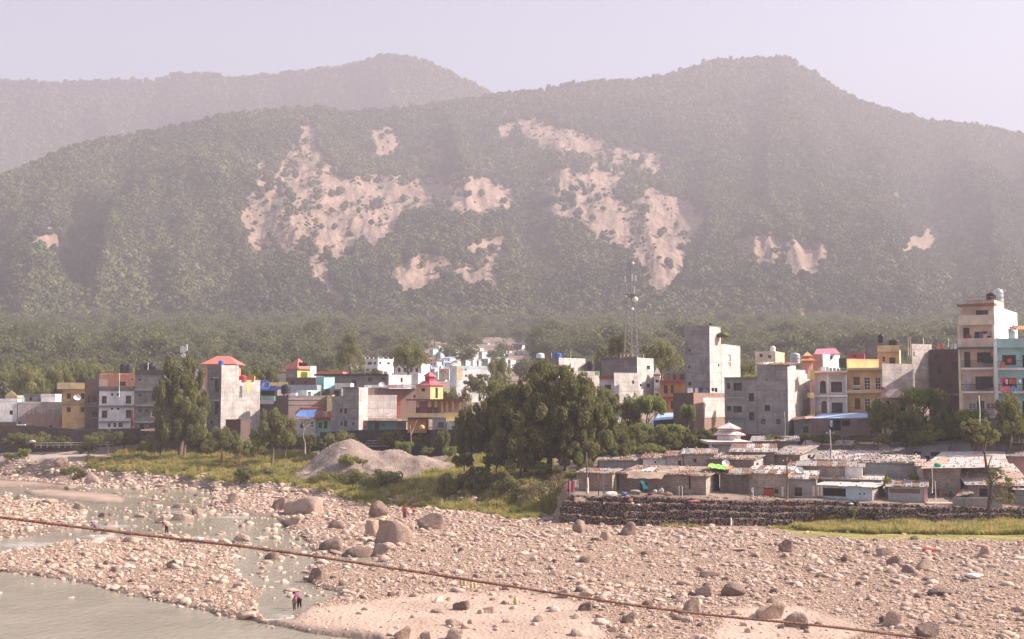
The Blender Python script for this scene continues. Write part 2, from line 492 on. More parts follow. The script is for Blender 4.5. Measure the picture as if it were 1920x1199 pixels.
path = sstep(-4, 6, polysdf(GPX, GPY, [(-900, 838), (60, 838), (150, 842), (420, 843), (560, 846), (560, 852), (420, 851), (300, 850), (215, 851), (160, 860), (0, 862), (-900, 866)], 2))
wet = np.where(bedf, np.maximum(sstep(-40, -2, WM) * (fbm(XG * .3, YG * .3, 3)), sstep(-9, -1, WM)), 0)
t = NT('river_ground'); p = t.pos()
n1 = t.noise(p, 1.6, 5, 0.7); n2 = t.noise(p, 0.15, 4, 0.6); n4 = t.noise(p, 7, 3, 0.7)
vor = t.n('ShaderNodeTexVoronoi'); t.l(t.scale(p, (1, 0.6, 1)), vor.inputs['Vector']); vor.inputs['Scale'].default_value = 3.2
gravel = t.mix(t.ramp(n1, 0.35, 0.65), (0.27, 0.18, 0.13), (0.50, 0.36, 0.27))
gravel = t.mix(t.math('MULTIPLY', t.ramp(vor.outputs['Distance'], 0.25, 0.6), 0.55), gravel, (0.14, 0.085, 0.06))
sandc = t.mix(t.ramp(n2, 0.35, 0.65), (0.40, 0.29, 0.225), (0.50, 0.37, 0.295))
sandc = t.mix(t.math('MULTIPLY', t.ramp(n4, 0.45, 0.75), 0.35), sandc, (0.25, 0.19, 0.16))
c = t.mix(t.attr('sand'), gravel, sandc)
c = t.mix(t.math('MULTIPLY', t.attr('wet'), 0.85), c, (0.15, 0.112, 0.09))
soil = t.mix(t.ramp(n2, 0.4, 0.6), (0.20, 0.15, 0.11), (0.30, 0.23, 0.18))
grs = t.mix(t.ramp(t.noise(p, 0.35, 4), 0.38, 0.62), (0.19, 0.19, 0.05), (0.36, 0.29, 0.10))
c = t.mix(t.attr('terr'), c, soil)
c = t.mix(t.ramp(t.math('ADD', t.attr('grass'), t.math('MULTIPLY', t.math('SUBTRACT', n1, 0.5), 0.6)), 0.35, 0.6), c, grs)
c = t.mix(t.attr('path'), c, (0.42, 0.34, 0.29))
t.col(c); t.rough(0.95); t.bump(t.math('ADD', n1, t.math('MULTIPLY', vor.outputs['Distance'], 0.6)), 0.12, 0.7)
V = np.stack([XG.ravel(), YG.ravel(), ZG.ravel()], 1)
gnd = npmesh('ground', V, grid_faces(*XG.shape), t.m, True,
             {'sand': sandm, 'grass': gr, 'wet': wet, 'path': path, 'terr': np.where(bedf, 0, 1)})
tag(gnd, 'stony river bed, grassy bank and terraces rising to the town', kind='structure')
# plain bed under and behind the bridge
mb = MB(); mb.bx(-1500, 1500, -600, 12.2, -2.2, -1.2)
tag(mb.build('riverbed', plain((0.40, 0.31, 0.26), 0.95)), 'gravel river bed under and behind the bridge', kind='structure')

# ------------------------------------------------------------------ river water
FOAM = [(60, 1020, 95, 9), (190, 1004, 55, 6), (-60, 1034, 120, 9), (370, 1006, 40, 4), (540, 1156, 38, 10), (500, 1160, 25, 6), (430, 968, 45, 3), (260, 930, 40, 3), (520, 1088, 18, 3), (350, 930, 40, 2), (330, 958, 60, 3), (220, 985, 60, 4), (600, 1060, 20, 3)]
yw = np.arange(1500, 885, -3.0); Yw = 33000.0 / (yw - 745)
tw = np.linspace(-0.62, 0.05, 330)
T2, Y2 = np.meshgrid(tw, Yw); X2 = T2 * Y2
wx, wy = bed_pixels(X2, Y2)
foam = np.zeros_like(X2)
for (fx, fy, rx, ry) in FOAM:
    foam = np.maximum(foam, np.exp(-((wx - fx) / rx) ** 2 - ((wy - fy) / ry) ** 2))
edge = sstep(10, -4, water_mask(wx, wy))
t = NT('river_water'); p = t.pos()
r1 = t.noise(t.scale(p, (0.8, 0.5, 1)), 2.2, 4, 0.6); r2 = t.noise(p, 0.18, 3); fo = t.noise(t.scale(p, (0.5, 1.6, 1)), 2.2, 5, 0.75)
base = t.mix(t.ramp(r2, 0.35, 0.65), (0.255, 0.225, 0.165), (0.30, 0.265, 0.20))
f1 = t.ramp(t.math('ADD', t.math('MULTIPLY', t.attr('foam'), 0.42), t.math('MULTIPLY', fo, 1.0)), 0.72, 1.02)
t.col(t.mix(f1, base, (0.72, 0.70, 0.66)))
t.b.inputs['Roughness'].default_value = 0.16; t.b.inputs['Specular IOR Level'].default_value = 0.45
t.bump(r1, 0.09, 0.7)
rv = npmesh('river', np.stack([X2.ravel(), Y2.ravel(), np.full(X2.size, -0.12)], 1), grid_faces(*X2.shape), t.m, True, {'foam': foam, 'edge': edge})
tag(rv, 'murky grey green river water with small rapids', kind='structure')

# ------------------------------------------------------------------ hillsides
RIDGE = [(-1500, 470), (-700, 430), (-300, 395), (0, 338), (60, 316), (110, 292), (150, 283), (240, 262), (330, 243), (420, 222), (500, 214), (600, 206), (640, 216), (720, 212), (800, 203), (900, 186), (950, 178), (1000, 174), (1060, 164), (1130, 156), (1200, 153), (1260, 146), (1320, 120), (1380, 112), (1430, 114), (1470, 110), (1490, 122), (1540, 150), (1590, 182), (1650, 205), (1740, 229), (1840, 240), (1920, 256), (2100, 285), (2600, 330), (3600, 400)]
SCARS = [
 [(572, 250), (585, 262), (590, 285), (612, 300), (622, 325), (650, 340), (690, 338), (745, 350), (750, 388), (742, 408), (728, 440), (700, 458), (672, 440), (645, 437), (620, 455), (604, 490), (622, 545), (600, 525), (566, 480), (520, 468), (480, 474), (455, 415), (462, 375), (488, 345), (520, 336), (545, 300), (556, 268)],
 [(640, 352), (700, 334), (780, 340), (860, 332), (930, 346), (960, 378), (900, 388), (820, 378), (730, 386)],
 [(702, 245), (734, 250), (738, 276), (714, 281)], [(790, 294), (806, 260), (828, 294)],
 [(572, 222), (582, 222), (583, 244), (575, 244)], [(484, 296), (494, 296), (490, 325), (482, 322)],
 [(975, 232), (1000, 226), (1030, 250), (1075, 252), (1115, 268), (1150, 280), (1205, 306), (1170, 308), (1135, 282), (1060, 276), (1010, 256), (985, 246)],
 [(1212, 270), (1232, 272), (1240, 312), (1218, 314)],
 [(1010, 352), (1035, 330), (1080, 318), (1140, 318), (1170, 328), (1150, 352), (1120, 372), (1105, 388), (1068, 360), (1030, 362)],
 [(1030, 388), (1065, 380), (1085, 400), (1048, 404)],
 [(1096, 398), (1150, 390), (1215, 398), (1300, 398), (1312, 425), (1278, 450), (1280, 505), (1243, 552), (1210, 524), (1204, 484), (1160, 458), (1120, 438)],
 [(1215, 362), (1260, 370), (1320, 400), (1300, 425), (1240, 405)], [(1095, 372), (1140, 368), (1200, 400), (1180, 412), (1110, 405)], [(600, 440), (640, 430), (640, 470), (612, 480)], [(840, 345), (950, 352), (960, 368), (860, 376)],
 [(740, 510), (785, 480), (830, 488), (845, 512), (800, 520), (762, 542)], [(850, 500), (880, 500), (935, 522), (925, 545), (880, 520)],
 [(880, 462), (945, 448), (935, 485), (905, 498)],
 [(1378, 462), (1420, 446), (1545, 462), (1548, 478), (1500, 482), (1528, 512), (1505, 515), (1470, 488), (1400, 472)],
 [(55, 446), (100, 440), (108, 462), (70, 472)], [(1700, 460), (1765, 418), (1780, 428), (1726, 462)],
 [(632, 548), (642, 560), (656, 608), (644, 606)],
 [(1350, 598), (1392, 600), (1380, 616), (1340, 606)], [(940, 232), (960, 238), (955, 250), (938, 246)], [(1490, 575), (1530, 590), (1500, 595)]]
THIN = [[(1140, 340), (1300, 325), (1340, 430), (1300, 520), (1240, 540), (1120, 440)], [(700, 325), (960, 325), (1020, 390), (800, 400), (740, 395)], [(1340, 440), (1560, 440), (1560, 530), (1400, 500)], [(930, 200), (1220, 260), (1240, 320), (1000, 290)], [(600, 330), (800, 340), (900, 400), (740, 470), (700, 520), (600, 560), (560, 400)], [(720, 470), (960, 440), (950, 560), (740, 560)]]
def scar_sdf(px, py):
    j = (fbm(px * 0.045, py * 0.06, 4) - 0.5) * 20 + (fbm(px * 0.16 + 7, py * 0.2, 2) - 0.5) * 16 + 8
    m = np.full(np.shape(px), -200.0)
    for s in SCARS: m = np.maximum(m, polysdf(px, py, s))
    return m + j
HT = np.concatenate([np.linspace(-1.5, -0.5, 60)[:-1], np.linspace(-0.5, 0.5, 760), np.linspace(0.5, 1.5, 60)[1:]])
rx_t = np.array([ray(a, b)[0] for a, b in RIDGE]); rx_e = np.array([ray(a, b)[1] for a, b in RIDGE])
def ridge_Y(t): return np.interp(t, [-1.5, -0.45, -0.15, 0.2, 0.5, 1.5], [1500, 1500, 2000, 2500, 2350, 2300]) + 120 * (fbm(t * 6 + 5, t * 0, 3) - 0.5)
def hill_point(t, s):
    """s 0..1 from foot to ridge, above 1 the far side"""
    y0 = 1000 + 80 * (fbm(t * 9, t * 0 + 2, 2) - 0.5)
    yr = ridge_Y(t); er = np.interp(t, rx_t, rx_e)
    Y = y0 + (yr - y0) * s
    z0 = ground_z(t * y0, y0, False); e0 = (z0 - H) / y0
    sc = np.clip(s, 0, 1)
    g = sc ** 0.82
    e = e0 + (er - e0) * g
    Z = H + e * Y
    win = np.clip(sc * (1 - sc) * 4, 0, 1)
    sp = 1 - np.abs(2 * fbm(t * 13 + 3 + 0.35 * s, s * 1.1, 3) - 1) * 1.6           # spurs and gullies running down the slope
    Z = Z + win * (sp - 0.62) * 62 * (1 - .85 * np.exp(-((t + .16) / .07) ** 2)) * (1 - .75 * np.exp(-((t - .09) / .09) ** 2)) + win * (fbm(t * 60, s * 9, 4) - 0.5) * 20
    Z = np.where(s > 1, Z - (s - 1) * 900, Z)
    return t * Y, Y, Z
SR = np.concatenate([np.linspace(-0.05, 1.0, 330), np.linspace(1.02, 1.5, 16)])
HTG, HSG = np.meshgrid(HT, SR)
hx, hy, hz = hill_point(HTG, HSG)
hpx, hpy = unproj(hx, hy, hz)
scar = scar_sdf(hpx, hpy)
rill = fbm(hpx * 0.16, hpy * 0.035, 3) - 0.5
hz = hz - np.where((HSG > 0) & (HSG < 1), sstep(-6, 12, scar), 0) * (0.5 + 4 * np.abs(rill)) 
thin = np.zeros_like(hpx)
for s_ in THIN: thin = np.maximum(thin, sstep(-10, 30, polysdf(hpx, hpy, s_)))
t = NT('hillside_ground'); p = t.pos()
n1 = t.noise(p, 0.035, 6, 0.72); n2 = t.noise(t.scale(p, (1, 0.25, 0.35)), 0.10, 5, 0.72)
earth = t.mix(t.ramp(n2, 0.38, 0.64), (0.23, 0.155, 0.115), (0.37, 0.26, 0.205))
n5 = t.noise(p, 0.22, 4, 0.75); n6 = t.noise(p, 0.012, 3, 0.6)
earth = t.mix(t.math('MULTIPLY', t.ramp(n5, 0.48, 0.66), 0.65), earth, (0.13, 0.095, 0.07)); earth = t.mix(t.math('MULTIPLY', t.ramp(n6, 0.5, 0.68), 0.55), earth, (0.15, 0.125, 0.075))
earth = t.mix(t.math('MULTIPLY', t.ramp(n1, 0.5, 0.66), 0.5), earth, (0.16, 0.125, 0.09))
scrub = t.mix(t.ramp(n1, 0.4, 0.6), (0.045, 0.052, 0.022), (0.09, 0.09, 0.038))
m = t.ramp(t.math('ADD', t.attr('scar'), t.math('MULTIPLY', t.math('SUBTRACT', n1, 0.5), 16.0)), -4, 2)
mth = t.math('MULTIPLY', t.math('MULTIPLY', t.attr('thin'), t.ramp(n1, 0.44, 0.56)), 0.8); t.col(t.mix(t.math('MAXIMUM', m, mth), scrub, earth)); t.rough(0.95); t.bump(t.math('ADD', n2, t.math('MULTIPLY', n5, .5)), 4.0, 0.8)
hill = npmesh('hillside', np.stack([hx.ravel(), hy.ravel(), hz.ravel()], 1), grid_faces(*hx.shape), t.m, True, {'scar': np.clip(scar, -60, 60), 'thin': thin})
tag(hill, 'forested mountainside with bare landslide scars', kind='structure')

FAR = [(-1800, 230), (-700, 190), (-200, 165), (0, 155), (60, 157), (150, 157), (250, 156), (310, 153), (322, 145), (400, 144), (440, 150), (500, 145), (560, 138), (640, 130), (690, 115), (725, 106), (760, 110), (800, 120), (850, 142), (920, 180), (1000, 215), (1200, 290), (1600, 360), (3400, 400)]
ft = np.array([ray(a, b)[0] for a, b in FAR]); fe = np.array([ray(a, b)[1] for a, b in FAR])
FT = np.linspace(-1.2, 0.6, 500); FS = np.concatenate([np.linspace(0, 1, 120), [1.1, 1.3]])
def far_point(t, s):
    y0 = 2400; yr = 2780 + 260 * fbm(t * 3, t * 0 + 8, 2)
    Y = y0 + (yr - y0) * s; e = -0.01 + (np.interp(t, ft, fe) + 0.01) * np.clip(s, 0, 1) ** 0.85
    win = np.clip(s * (1 - s) * 4, 0, 1)
    Z = H + e * Y + win * ((1 - np.abs(2 * fbm(t * 11 + 40 + s * .5, s * 1.3 + 5, 3) - 1) * 1.6) - 0.6) * 80
    Z = np.where(s > 1, Z - (s - 1) * 1500, Z)
    return t * Y, Y, Z
FTG, FSG = np.meshgrid(FT, FS)
fx, fy, fz = far_point(FTG, FSG)
fpx, fpy = unproj(fx, fy, fz)
fs = polysdf(fpx, fpy, [(262, 160), (272, 160), (238, 235), (228, 268), (216, 268), (240, 215)]) + (fbm(fpx * .08, fpy * .08, 3) - 0.5) * 12
far = npmesh('far_ridge', np.stack([fx.ravel(), fy.ravel(), fz.ravel()], 1), grid_faces(*fx.shape), t.m, True, {'scar': np.clip(fs, -60, 60)})
tag(far, 'hazy far mountain ridge beyond the nearer hill', kind='structure')

# ------------------------------------------------------------------ forest on the slopes
def clump_tree(seed, nl=90, tall=1.0, name='forest_tree', mat=None):
    r = np.random.RandomState(seed); v, f = ICO[2]; v = v.copy()
    q = r.rand(2) * 40
    v *= (0.62 + 0.5 * fbm(v[:, 0] * 1.7 + q[0] + v[:, 2], v[:, 1] * 1.7 + q[1] + v[:, 2] * 2, 3))[:, None]
    v[:, 2] = v[:, 2] * 0.55 * tall + 0.62 * tall; v[:, :2] *= 0.5
    V = [v]; Fc = [f]; n = len(v)
    th = r.rand(nl) * 6.283; ct = r.rand(nl) * 1.5 - 0.5; st = np.sqrt(np.maximum(0, 1 - ct ** 2)); rr = 0.85 + 0.3 * r.rand(nl)
    c = np.stack([0.5 * st * np.cos(th) * rr, 0.5 * st * np.sin(th) * rr, (0.62 + 0.48 * ct * rr) * tall], 1)
    a = r.normal(size=(nl, 3)); a /= np.linalg.norm(a, axis=1)[:, None]; b = r.normal(size=(nl, 3)); b -= (a * b).sum(1)[:, None] * a; b /= np.linalg.norm(b, axis=1)[:, None]
    s = (0.08 + 0.08 * r.rand(nl))[:, None]
    q4 = np.stack([c + a * s, c + b * s, c - a * s, c - b * s], 1).reshape(-1, 3)
    i = n + np.arange(nl) * 4
    V.append(q4); Fc.append(np.stack([i, i + 1, i + 2], 1)); Fc.append(np.stack([i, i + 2, i + 3], 1))
    return npmesh(name, np.concatenate(V), np.concatenate(Fc), mat, False, link=False)
def forest_mat():
    t = NT('forest_foliage'); p = t.pos(); r = t.rnd()
    a = t.noise(p, 0.005, 4, 0.6); b = t.noise(p, 0.02, 4, 0.65)
    c = t.mix(t.ramp(a, 0.38, 0.62), (0.048, 0.064, 0.030), (0.118, 0.120, 0.048))
    c = t.mix(t.math('MULTIPLY', t.ramp(b, 0.45, 0.65), 0.6), c, (0.12, 0.13, 0.042))
    h = t.n('ShaderNodeHueSaturation'); t.l(c, h.inputs['Color']); t.l(t.math('ADD', t.math('MULTIPLY', r, 0.55), 0.72), h.inputs['Value'])
    t.l(t.math('ADD', t.math('MULTIPLY', t.math('FRACT', t.math('MULTIPLY', r, 9.7)), 0.05), 0.475), h.inputs['Hue'])
    t.col(h.outputs[0]); t.rough(0.8)
    return t.m
m_for = forest_mat()
FP = [clump_tree(s, 80, [0.9, 1.05, 1.25, 1.0, 1.15, 0.85][s % 6], mat=m_for) for s in range(6)]
def place_forest(name, fn, trange, srange, n, smin, smax, fn_thin, label, seed, spanY):
    r = np.random.RandomState(seed)
    t_ = trange[0] + (trange[1] - trange[0]) * r.rand(n); s_ = srange[0] + (srange[1] - srange[0]) * r.rand(n)
    x, y, z = fn(t_, s_)
    px, py = unproj(x, y, z)
    keep = r.rand(n) < fn_thin(px, py, t_, s_)
    inview = (px > -260) & (px < 2180)
    keep &= inview | (r.rand(n) < 0.35)
    x, y, z, px, py, t_, s_ = [q[keep] for q in (x, y, z, px, py, t_, s_)]
    n = len(x)
    big = fbm(x * 0.006, y * 0.006, 3)
    sc = (smin + (smax - smin) * r.rand(n) ** 1.5) * (0.75 + 0.5 * big)
    scl = np.stack([sc * (0.85 + .3 * r.rand(n)), sc * (0.85 + .3 * r.rand(n)), sc * (0.8 + .4 * r.rand(n))], 1)
    rot = np.stack([np.zeros(n), np.zeros(n), r.rand(n) * 6.28], 1)
    return scatter(name, np.stack([x, y, z - 0.8], 1), rot, scl, FP if name == 'forest' else [clump_tree(40 + k, 60, 1, mat=m_for) for k in range(3)], label)
def dens(px, py, t_, s_):
    sc_ = np.maximum(np.maximum(scar_sdf(px, py), scar_sdf(px, py - 8)), scar_sdf(px, py - 15))
    th = np.zeros_like(px)
    for q in THIN: th = np.maximum(th, sstep(-10, 30, polysdf(px, py, q)))
    patch = fbm(px * 0.035 + 90, py * 0.05, 3)
    cl_ = fbm(px * .07 + 31, py * .1, 3)
    d = np.where(sc_ > 1, 0.008 + .40 * (cl_ > .58) * (sc_ < 10) + .12 * (cl_ > .66), 1.0) * (1 - th * 0.93 * sstep(0.42, 0.52, patch))
    return d * np.where(fbm(px * 0.02 + 5, py * 0.03 + 7, 3) > 0.68, 0.35, 1)
place_forest('forest', hill_point, (-0.62, 0.62), (-0.03, 1.02), 190000, 5.0, 9.5, dens, 'dense broadleaf forest covering the mountainside', 11, None)
place_forest('far_forest', far_point, (-0.6, 0.06), (0.25, 1.01), 40000, 8, 14, lambda a, b, c, d: np.where(polysdf(a, b, [(262, 160), (272, 160), (238, 235), (228, 268), (216, 268), (240, 215)]) > -1, 0, 1.0), 'forest on the hazy far ridge', 12, None)

# ------------------------------------------------------------------ haze
mb = MB(); mb.bx(-4500, 4500, -700, 3900, -3.4, 1120)
hz_m = bpy.data.materials.new('haze_air'); hz_m.use_nodes = True; nt = hz_m.node_tree
nt.nodes.remove(nt.nodes['Principled BSDF'])
pv = nt.nodes.new('ShaderNodeVolumePrincipled'); pv.inputs['Density'].default_value = HAZE_DENSITY
pv.inputs['Color'].default_value = (*HAZE_COLOR, 1); pv.inputs['Anisotropy'].default_value = HAZE_G
nt.links.new(pv.outputs[0], nt.nodes['Material Output'].inputs['Volume'])
hzo = mb.build('haze', hz_m); tag(hzo, 'pale haze filling the valley', kind='stuff')

# ------------------------------------------------------------------ woodland between the town and the slopes
CLEAR = [[(760, 740), (790, 668), (810, 636), (1000, 630), (1020, 660), (1000, 740)], [(1620, 650), (1590, 610), (1620, 600), (1710, 600), (1720, 650)],
         [(540, 720), (660, 660), (760, 665), (790, 720)]]
def leafy(seed, n=900, name='woodland_tree', mat=None, tall=1.0):
    r = np.random.RandomState(seed); k = 16
    th = r.rand(k) * 6.283; ct = r.rand(k) * 1.5 - 0.5; st = np.sqrt(np.maximum(0, 1 - ct ** 2)); rr = 0.35 + 0.6 * r.rand(k)
    cc = np.stack([0.5 * st * np.cos(th) * rr, 0.5 * st * np.sin(th) * rr, (0.6 + 0.36 * ct * rr) * tall], 1); cr = 0.13 + 0.10 * r.rand(k)
    i = r.randint(0, k, n); d = r.normal(size=(n, 3)); d /= np.linalg.norm(d, axis=1)[:, None]
    c = cc[i] + d * (cr[i] * (0.7 + .45 * r.rand(n)))[:, None]
    nn = d + r.normal(size=(n, 3)) * 0.7; nn /= np.linalg.norm(nn, axis=1)[:, None]
    a = np.cross(nn, r.normal(size=(n, 3))); a /= np.linalg.norm(a, axis=1)[:, None]; b = np.cross(nn, a)
    s = (0.028 + 0.022 * r.rand(n))[:, None]
    q4 = np.stack([c + a * s, c + b * s * .7, c - a * s, c - b * s * .7], 1).reshape(-1, 3)
    j = np.arange(n) * 4
    v, f = ICO[1]; v = v * np.array([.30, .30, .26 * tall]) + np.array([0, 0, .58 * tall])
    tr = MB().tube([(0, 0, 0), (0.01, 0, 0.3 * tall), (0, 0.01, 0.6 * tall)], [0.03, 0.022, 0.01], 5)
    tv = np.array(tr.v); tf = [q for q in tr.f if len(q) == 4]
    F4 = [np.stack([j, j + 1, j + 2, j + 3], 1)]
    V = [q4, tv]; F4.append(np.array(tf) + len(q4))
    return npmesh(name, np.concatenate(V), np.concatenate(F4), mat, False, link=False)
m_wood = leafmat('woodland_foliage', (.078, .092, .038), (.145, .152, .062), .4)
WP = [leafy(60 + k, 1100, mat=m_wood, tall=[1, 1.15, .9, 1.25][k % 4]) for k in range(5)]
r = np.random.RandomState(31); n = 9000
Yw_ = np.sqrt(285 ** 2 + (1010 ** 2 - 285 ** 2) * r.rand(n)); tw_ = -0.58 + 1.16 * r.rand(n)
Xw_ = tw_ * Yw_; Zw_ = ground_z(Xw_, Yw_, False); wpx, wpy = unproj(Xw_, Yw_, Zw_)
keep = np.ones(n, bool)
for q in CLEAR: keep &= (polysdf(wpx, wpy, q) < 0) | (r.rand(n) < 0.12)
keep &= ~((Yw_ < 400) & (r.rand(n) < 0.75)) | (wpx < 230)
keep &= ~((wpx > 380) & (Yw_ < 330))
keep &= ~((wpy > 655) & (wpx > 770) & (wpx < 1000) & (r.rand(n) < .8))
Xw_, Yw_, Zw_ = Xw_[keep], Yw_[keep], Zw_[keep]; n = len(Xw_)
sc = (6.5 + 7 * r.rand(n) ** 1.6) * (0.8 + 0.4 * (Yw_ > 500))
scatter('woodland', np.stack([Xw_, Yw_, Zw_ - 0.5], 1), np.stack([np.zeros(n), np.zeros(n), r.rand(n) * 6.28], 1), np.stack([sc * 1.1, sc * 1.1, sc * (.8 + .4 * r.rand(n))], 1), WP, 'mixed woodland behind the town at the foot of the hills')
# ================================================================== STONES
m_stone = rockmat('river_stone', (0.46, 0.325, 0.25), (0.68, 0.52, 0.415), (0.30, 0.215, 0.17))
m_dark = rockmat('dark_boulder', (0.20, 0.135, 0.105), (0.27, 0.19, 0.15), (0.16, 0.11, 0.09), 0.7)
m_pale = rockmat('pale_boulder', (0.36, 0.255, 0.195), (0.48, 0.35, 0.275), (0.30, 0.215, 0.17), 0.7)
def proto(seed, sub, ang, flat, mat, name='stone'):
    v, f = rock_mesh(seed, sub, ang, flat)
    o = npmesh(name, v, f, mat, True, link=False); return o
SP_ = [proto(100 + k, 2, [0.4, 1.0, 0.8][k % 3], [0.55, 0.7, 0.62][k % 3], m_stone) for k in range(9)]
def stone_field(name, n, Y0, Y1, t0, t1, med, sig, fn, label, seed, smax=1.0, protos=None):
    r = np.random.RandomState(seed)
    Y = np.sqrt(Y0 ** 2 + (Y1 ** 2 - Y0 ** 2) * r.rand(n)); t_ = t0 + (t1 - t0) * r.rand(n); X = t_ * Y
    px, py = bed_pixels(X, Y)
    s = np.minimum(med * np.exp(sig * r.normal(size=n)), smax) * 0.5
    k = r.rand(n) < fn(X, Y, px, py, s)
    X, Y, s, px, py = X[k], Y[k], s[k], px[k], py[k]
    Z = surf_z(X, Y)
    wet_ = (water_mask(*bed_pixels(X, Y)) > 0) & (Y < footY(X, Y)); s = np.where(wet_, np.maximum(s * 1.35, .16), s); Z = np.where(wet_, np.maximum(Z, -.12 - s * .12), Z)
    n = len(X); rot = np.stack([(r.rand(n) - .5) * .5, (r.rand(n) - .5) * .5, r.rand(n) * 6.28], 1)
    scl = np.stack([s * (0.85 + .5 * r.rand(n)), s * (.8 + .4 * r.rand(n)), s * (0.6 + .45 * r.rand(n))], 1)
    return scatter(name, np.stack([X, Y, Z + s * 0.12], 1), rot, scl, protos or SP_, label)
def surf_z(X, Y):
    """height of the ground sheet, carved stream included"""
    X = np.asarray(X, float); Y = np.asarray(Y, float)
    ri = np.clip(np.searchsorted(Yr, Y) - 1, 0, len(Yr) - 2); fy_ = (Y - Yr[ri]) / (Yr[ri + 1] - Yr[ri])
    t_ = X / Y; ci = np.clip(np.searchsorted(tc, t_) - 1, 0, len(tc) - 2); fx_ = (t_ - tc[ci]) / (tc[ci + 1] - tc[ci])
    return (ZG[ri, ci] * (1 - fx_) + ZG[ri, ci + 1] * fx_) * (1 - fy_) + (ZG[ri + 1, ci] * (1 - fx_) + ZG[ri + 1, ci + 1] * fx_) * fy_
def sz(X, Y): return float(surf_z(np.array([X]), np.array([Y]))[0])
def footY(X, Y): return np.interp(X / Y, CX, [c[1][0] for c in COLS])
def stonedens(X, Y, px, py, s):
    wm = water_mask(px, py)
    d = np.where(wm > 4, 0.06 * (py < 1120), 1.0)
    d = np.where((wm > 4) & (px > 410) & (py < 1120), 0.17, d)
    d = np.where((wm > 4) & (px > 290) & (px < 470) & (py < 1010) & (py > 935), 0.17, d)
    sd = np.maximum(polysdf(px, py, SAND, 2), polysdf(px, py, SAND2, 2))
    d = np.where(sd > 0, 0.10, d)
    isl_ = np.maximum(polysdf(px, py, BAR1, 3.5), polysdf(px, py, BAR2, 3.5))
    d = np.where(isl_ > -6, 0.01, d)
    cl = fbm(X * 0.09 + 3, Y * 0.09, 3)
    d = d * (0.45 + 0.75 * sstep(0.35, 0.6, cl))
    d = np.where(Y > footY(X, Y) + 9, 0, d)
    d = np.where((X / Y > ray(1040, 800)[0]) & (Y > 139.5), 0, d)
    g_ = polysdf(px, py, [(p[0], p[1] + 14) for p in STRIP], 1.5)
    d = np.where(g_ > -2, 0.05, d)
    return d
stone_field('river_stones', 85000, 66, 232, -0.58, 0.56, 0.33, 0.55, stonedens, 'countless pale rounded stones strewn over the river bar', 21, 1.25)
def bankdens(X, Y, px, py, s):
    fo = footY(X, Y); u = Y - fo
    return np.where((X / Y < ray(1030, 800)[0]) & (u > -3) & (u < 9), 0.95 * (fbm(X * .15, Y * .15, 2) > 0.36), 0)
stone_field('bank_rocks', 9000, 150, 245, -0.58, 0.05, 0.72, 0.40, bankdens, 'tumbled pale rocks along the foot of the far bank', 22, 1.7)
def pebdens(X, Y, px, py, s):
    wm = water_mask(px, py)
    d = np.where(wm > 0, 0, 0.9); sd = np.maximum(polysdf(px, py, SAND, 2), polysdf(px, py, SAND2, 2))
    return np.where(sd > 6, 0.12, d) * (Y < footY(X, Y) - 1)
PB_ = [proto(140 + k, 1, 0.4, 0.7, m_stone) for k in range(5)]
stone_field('pebbles', 60000, 66, 125, -0.50, 0.50, 0.15, 0.35, pebdens, 'small pebbles and cobbles between the stones', 23, 0.35, PB_)

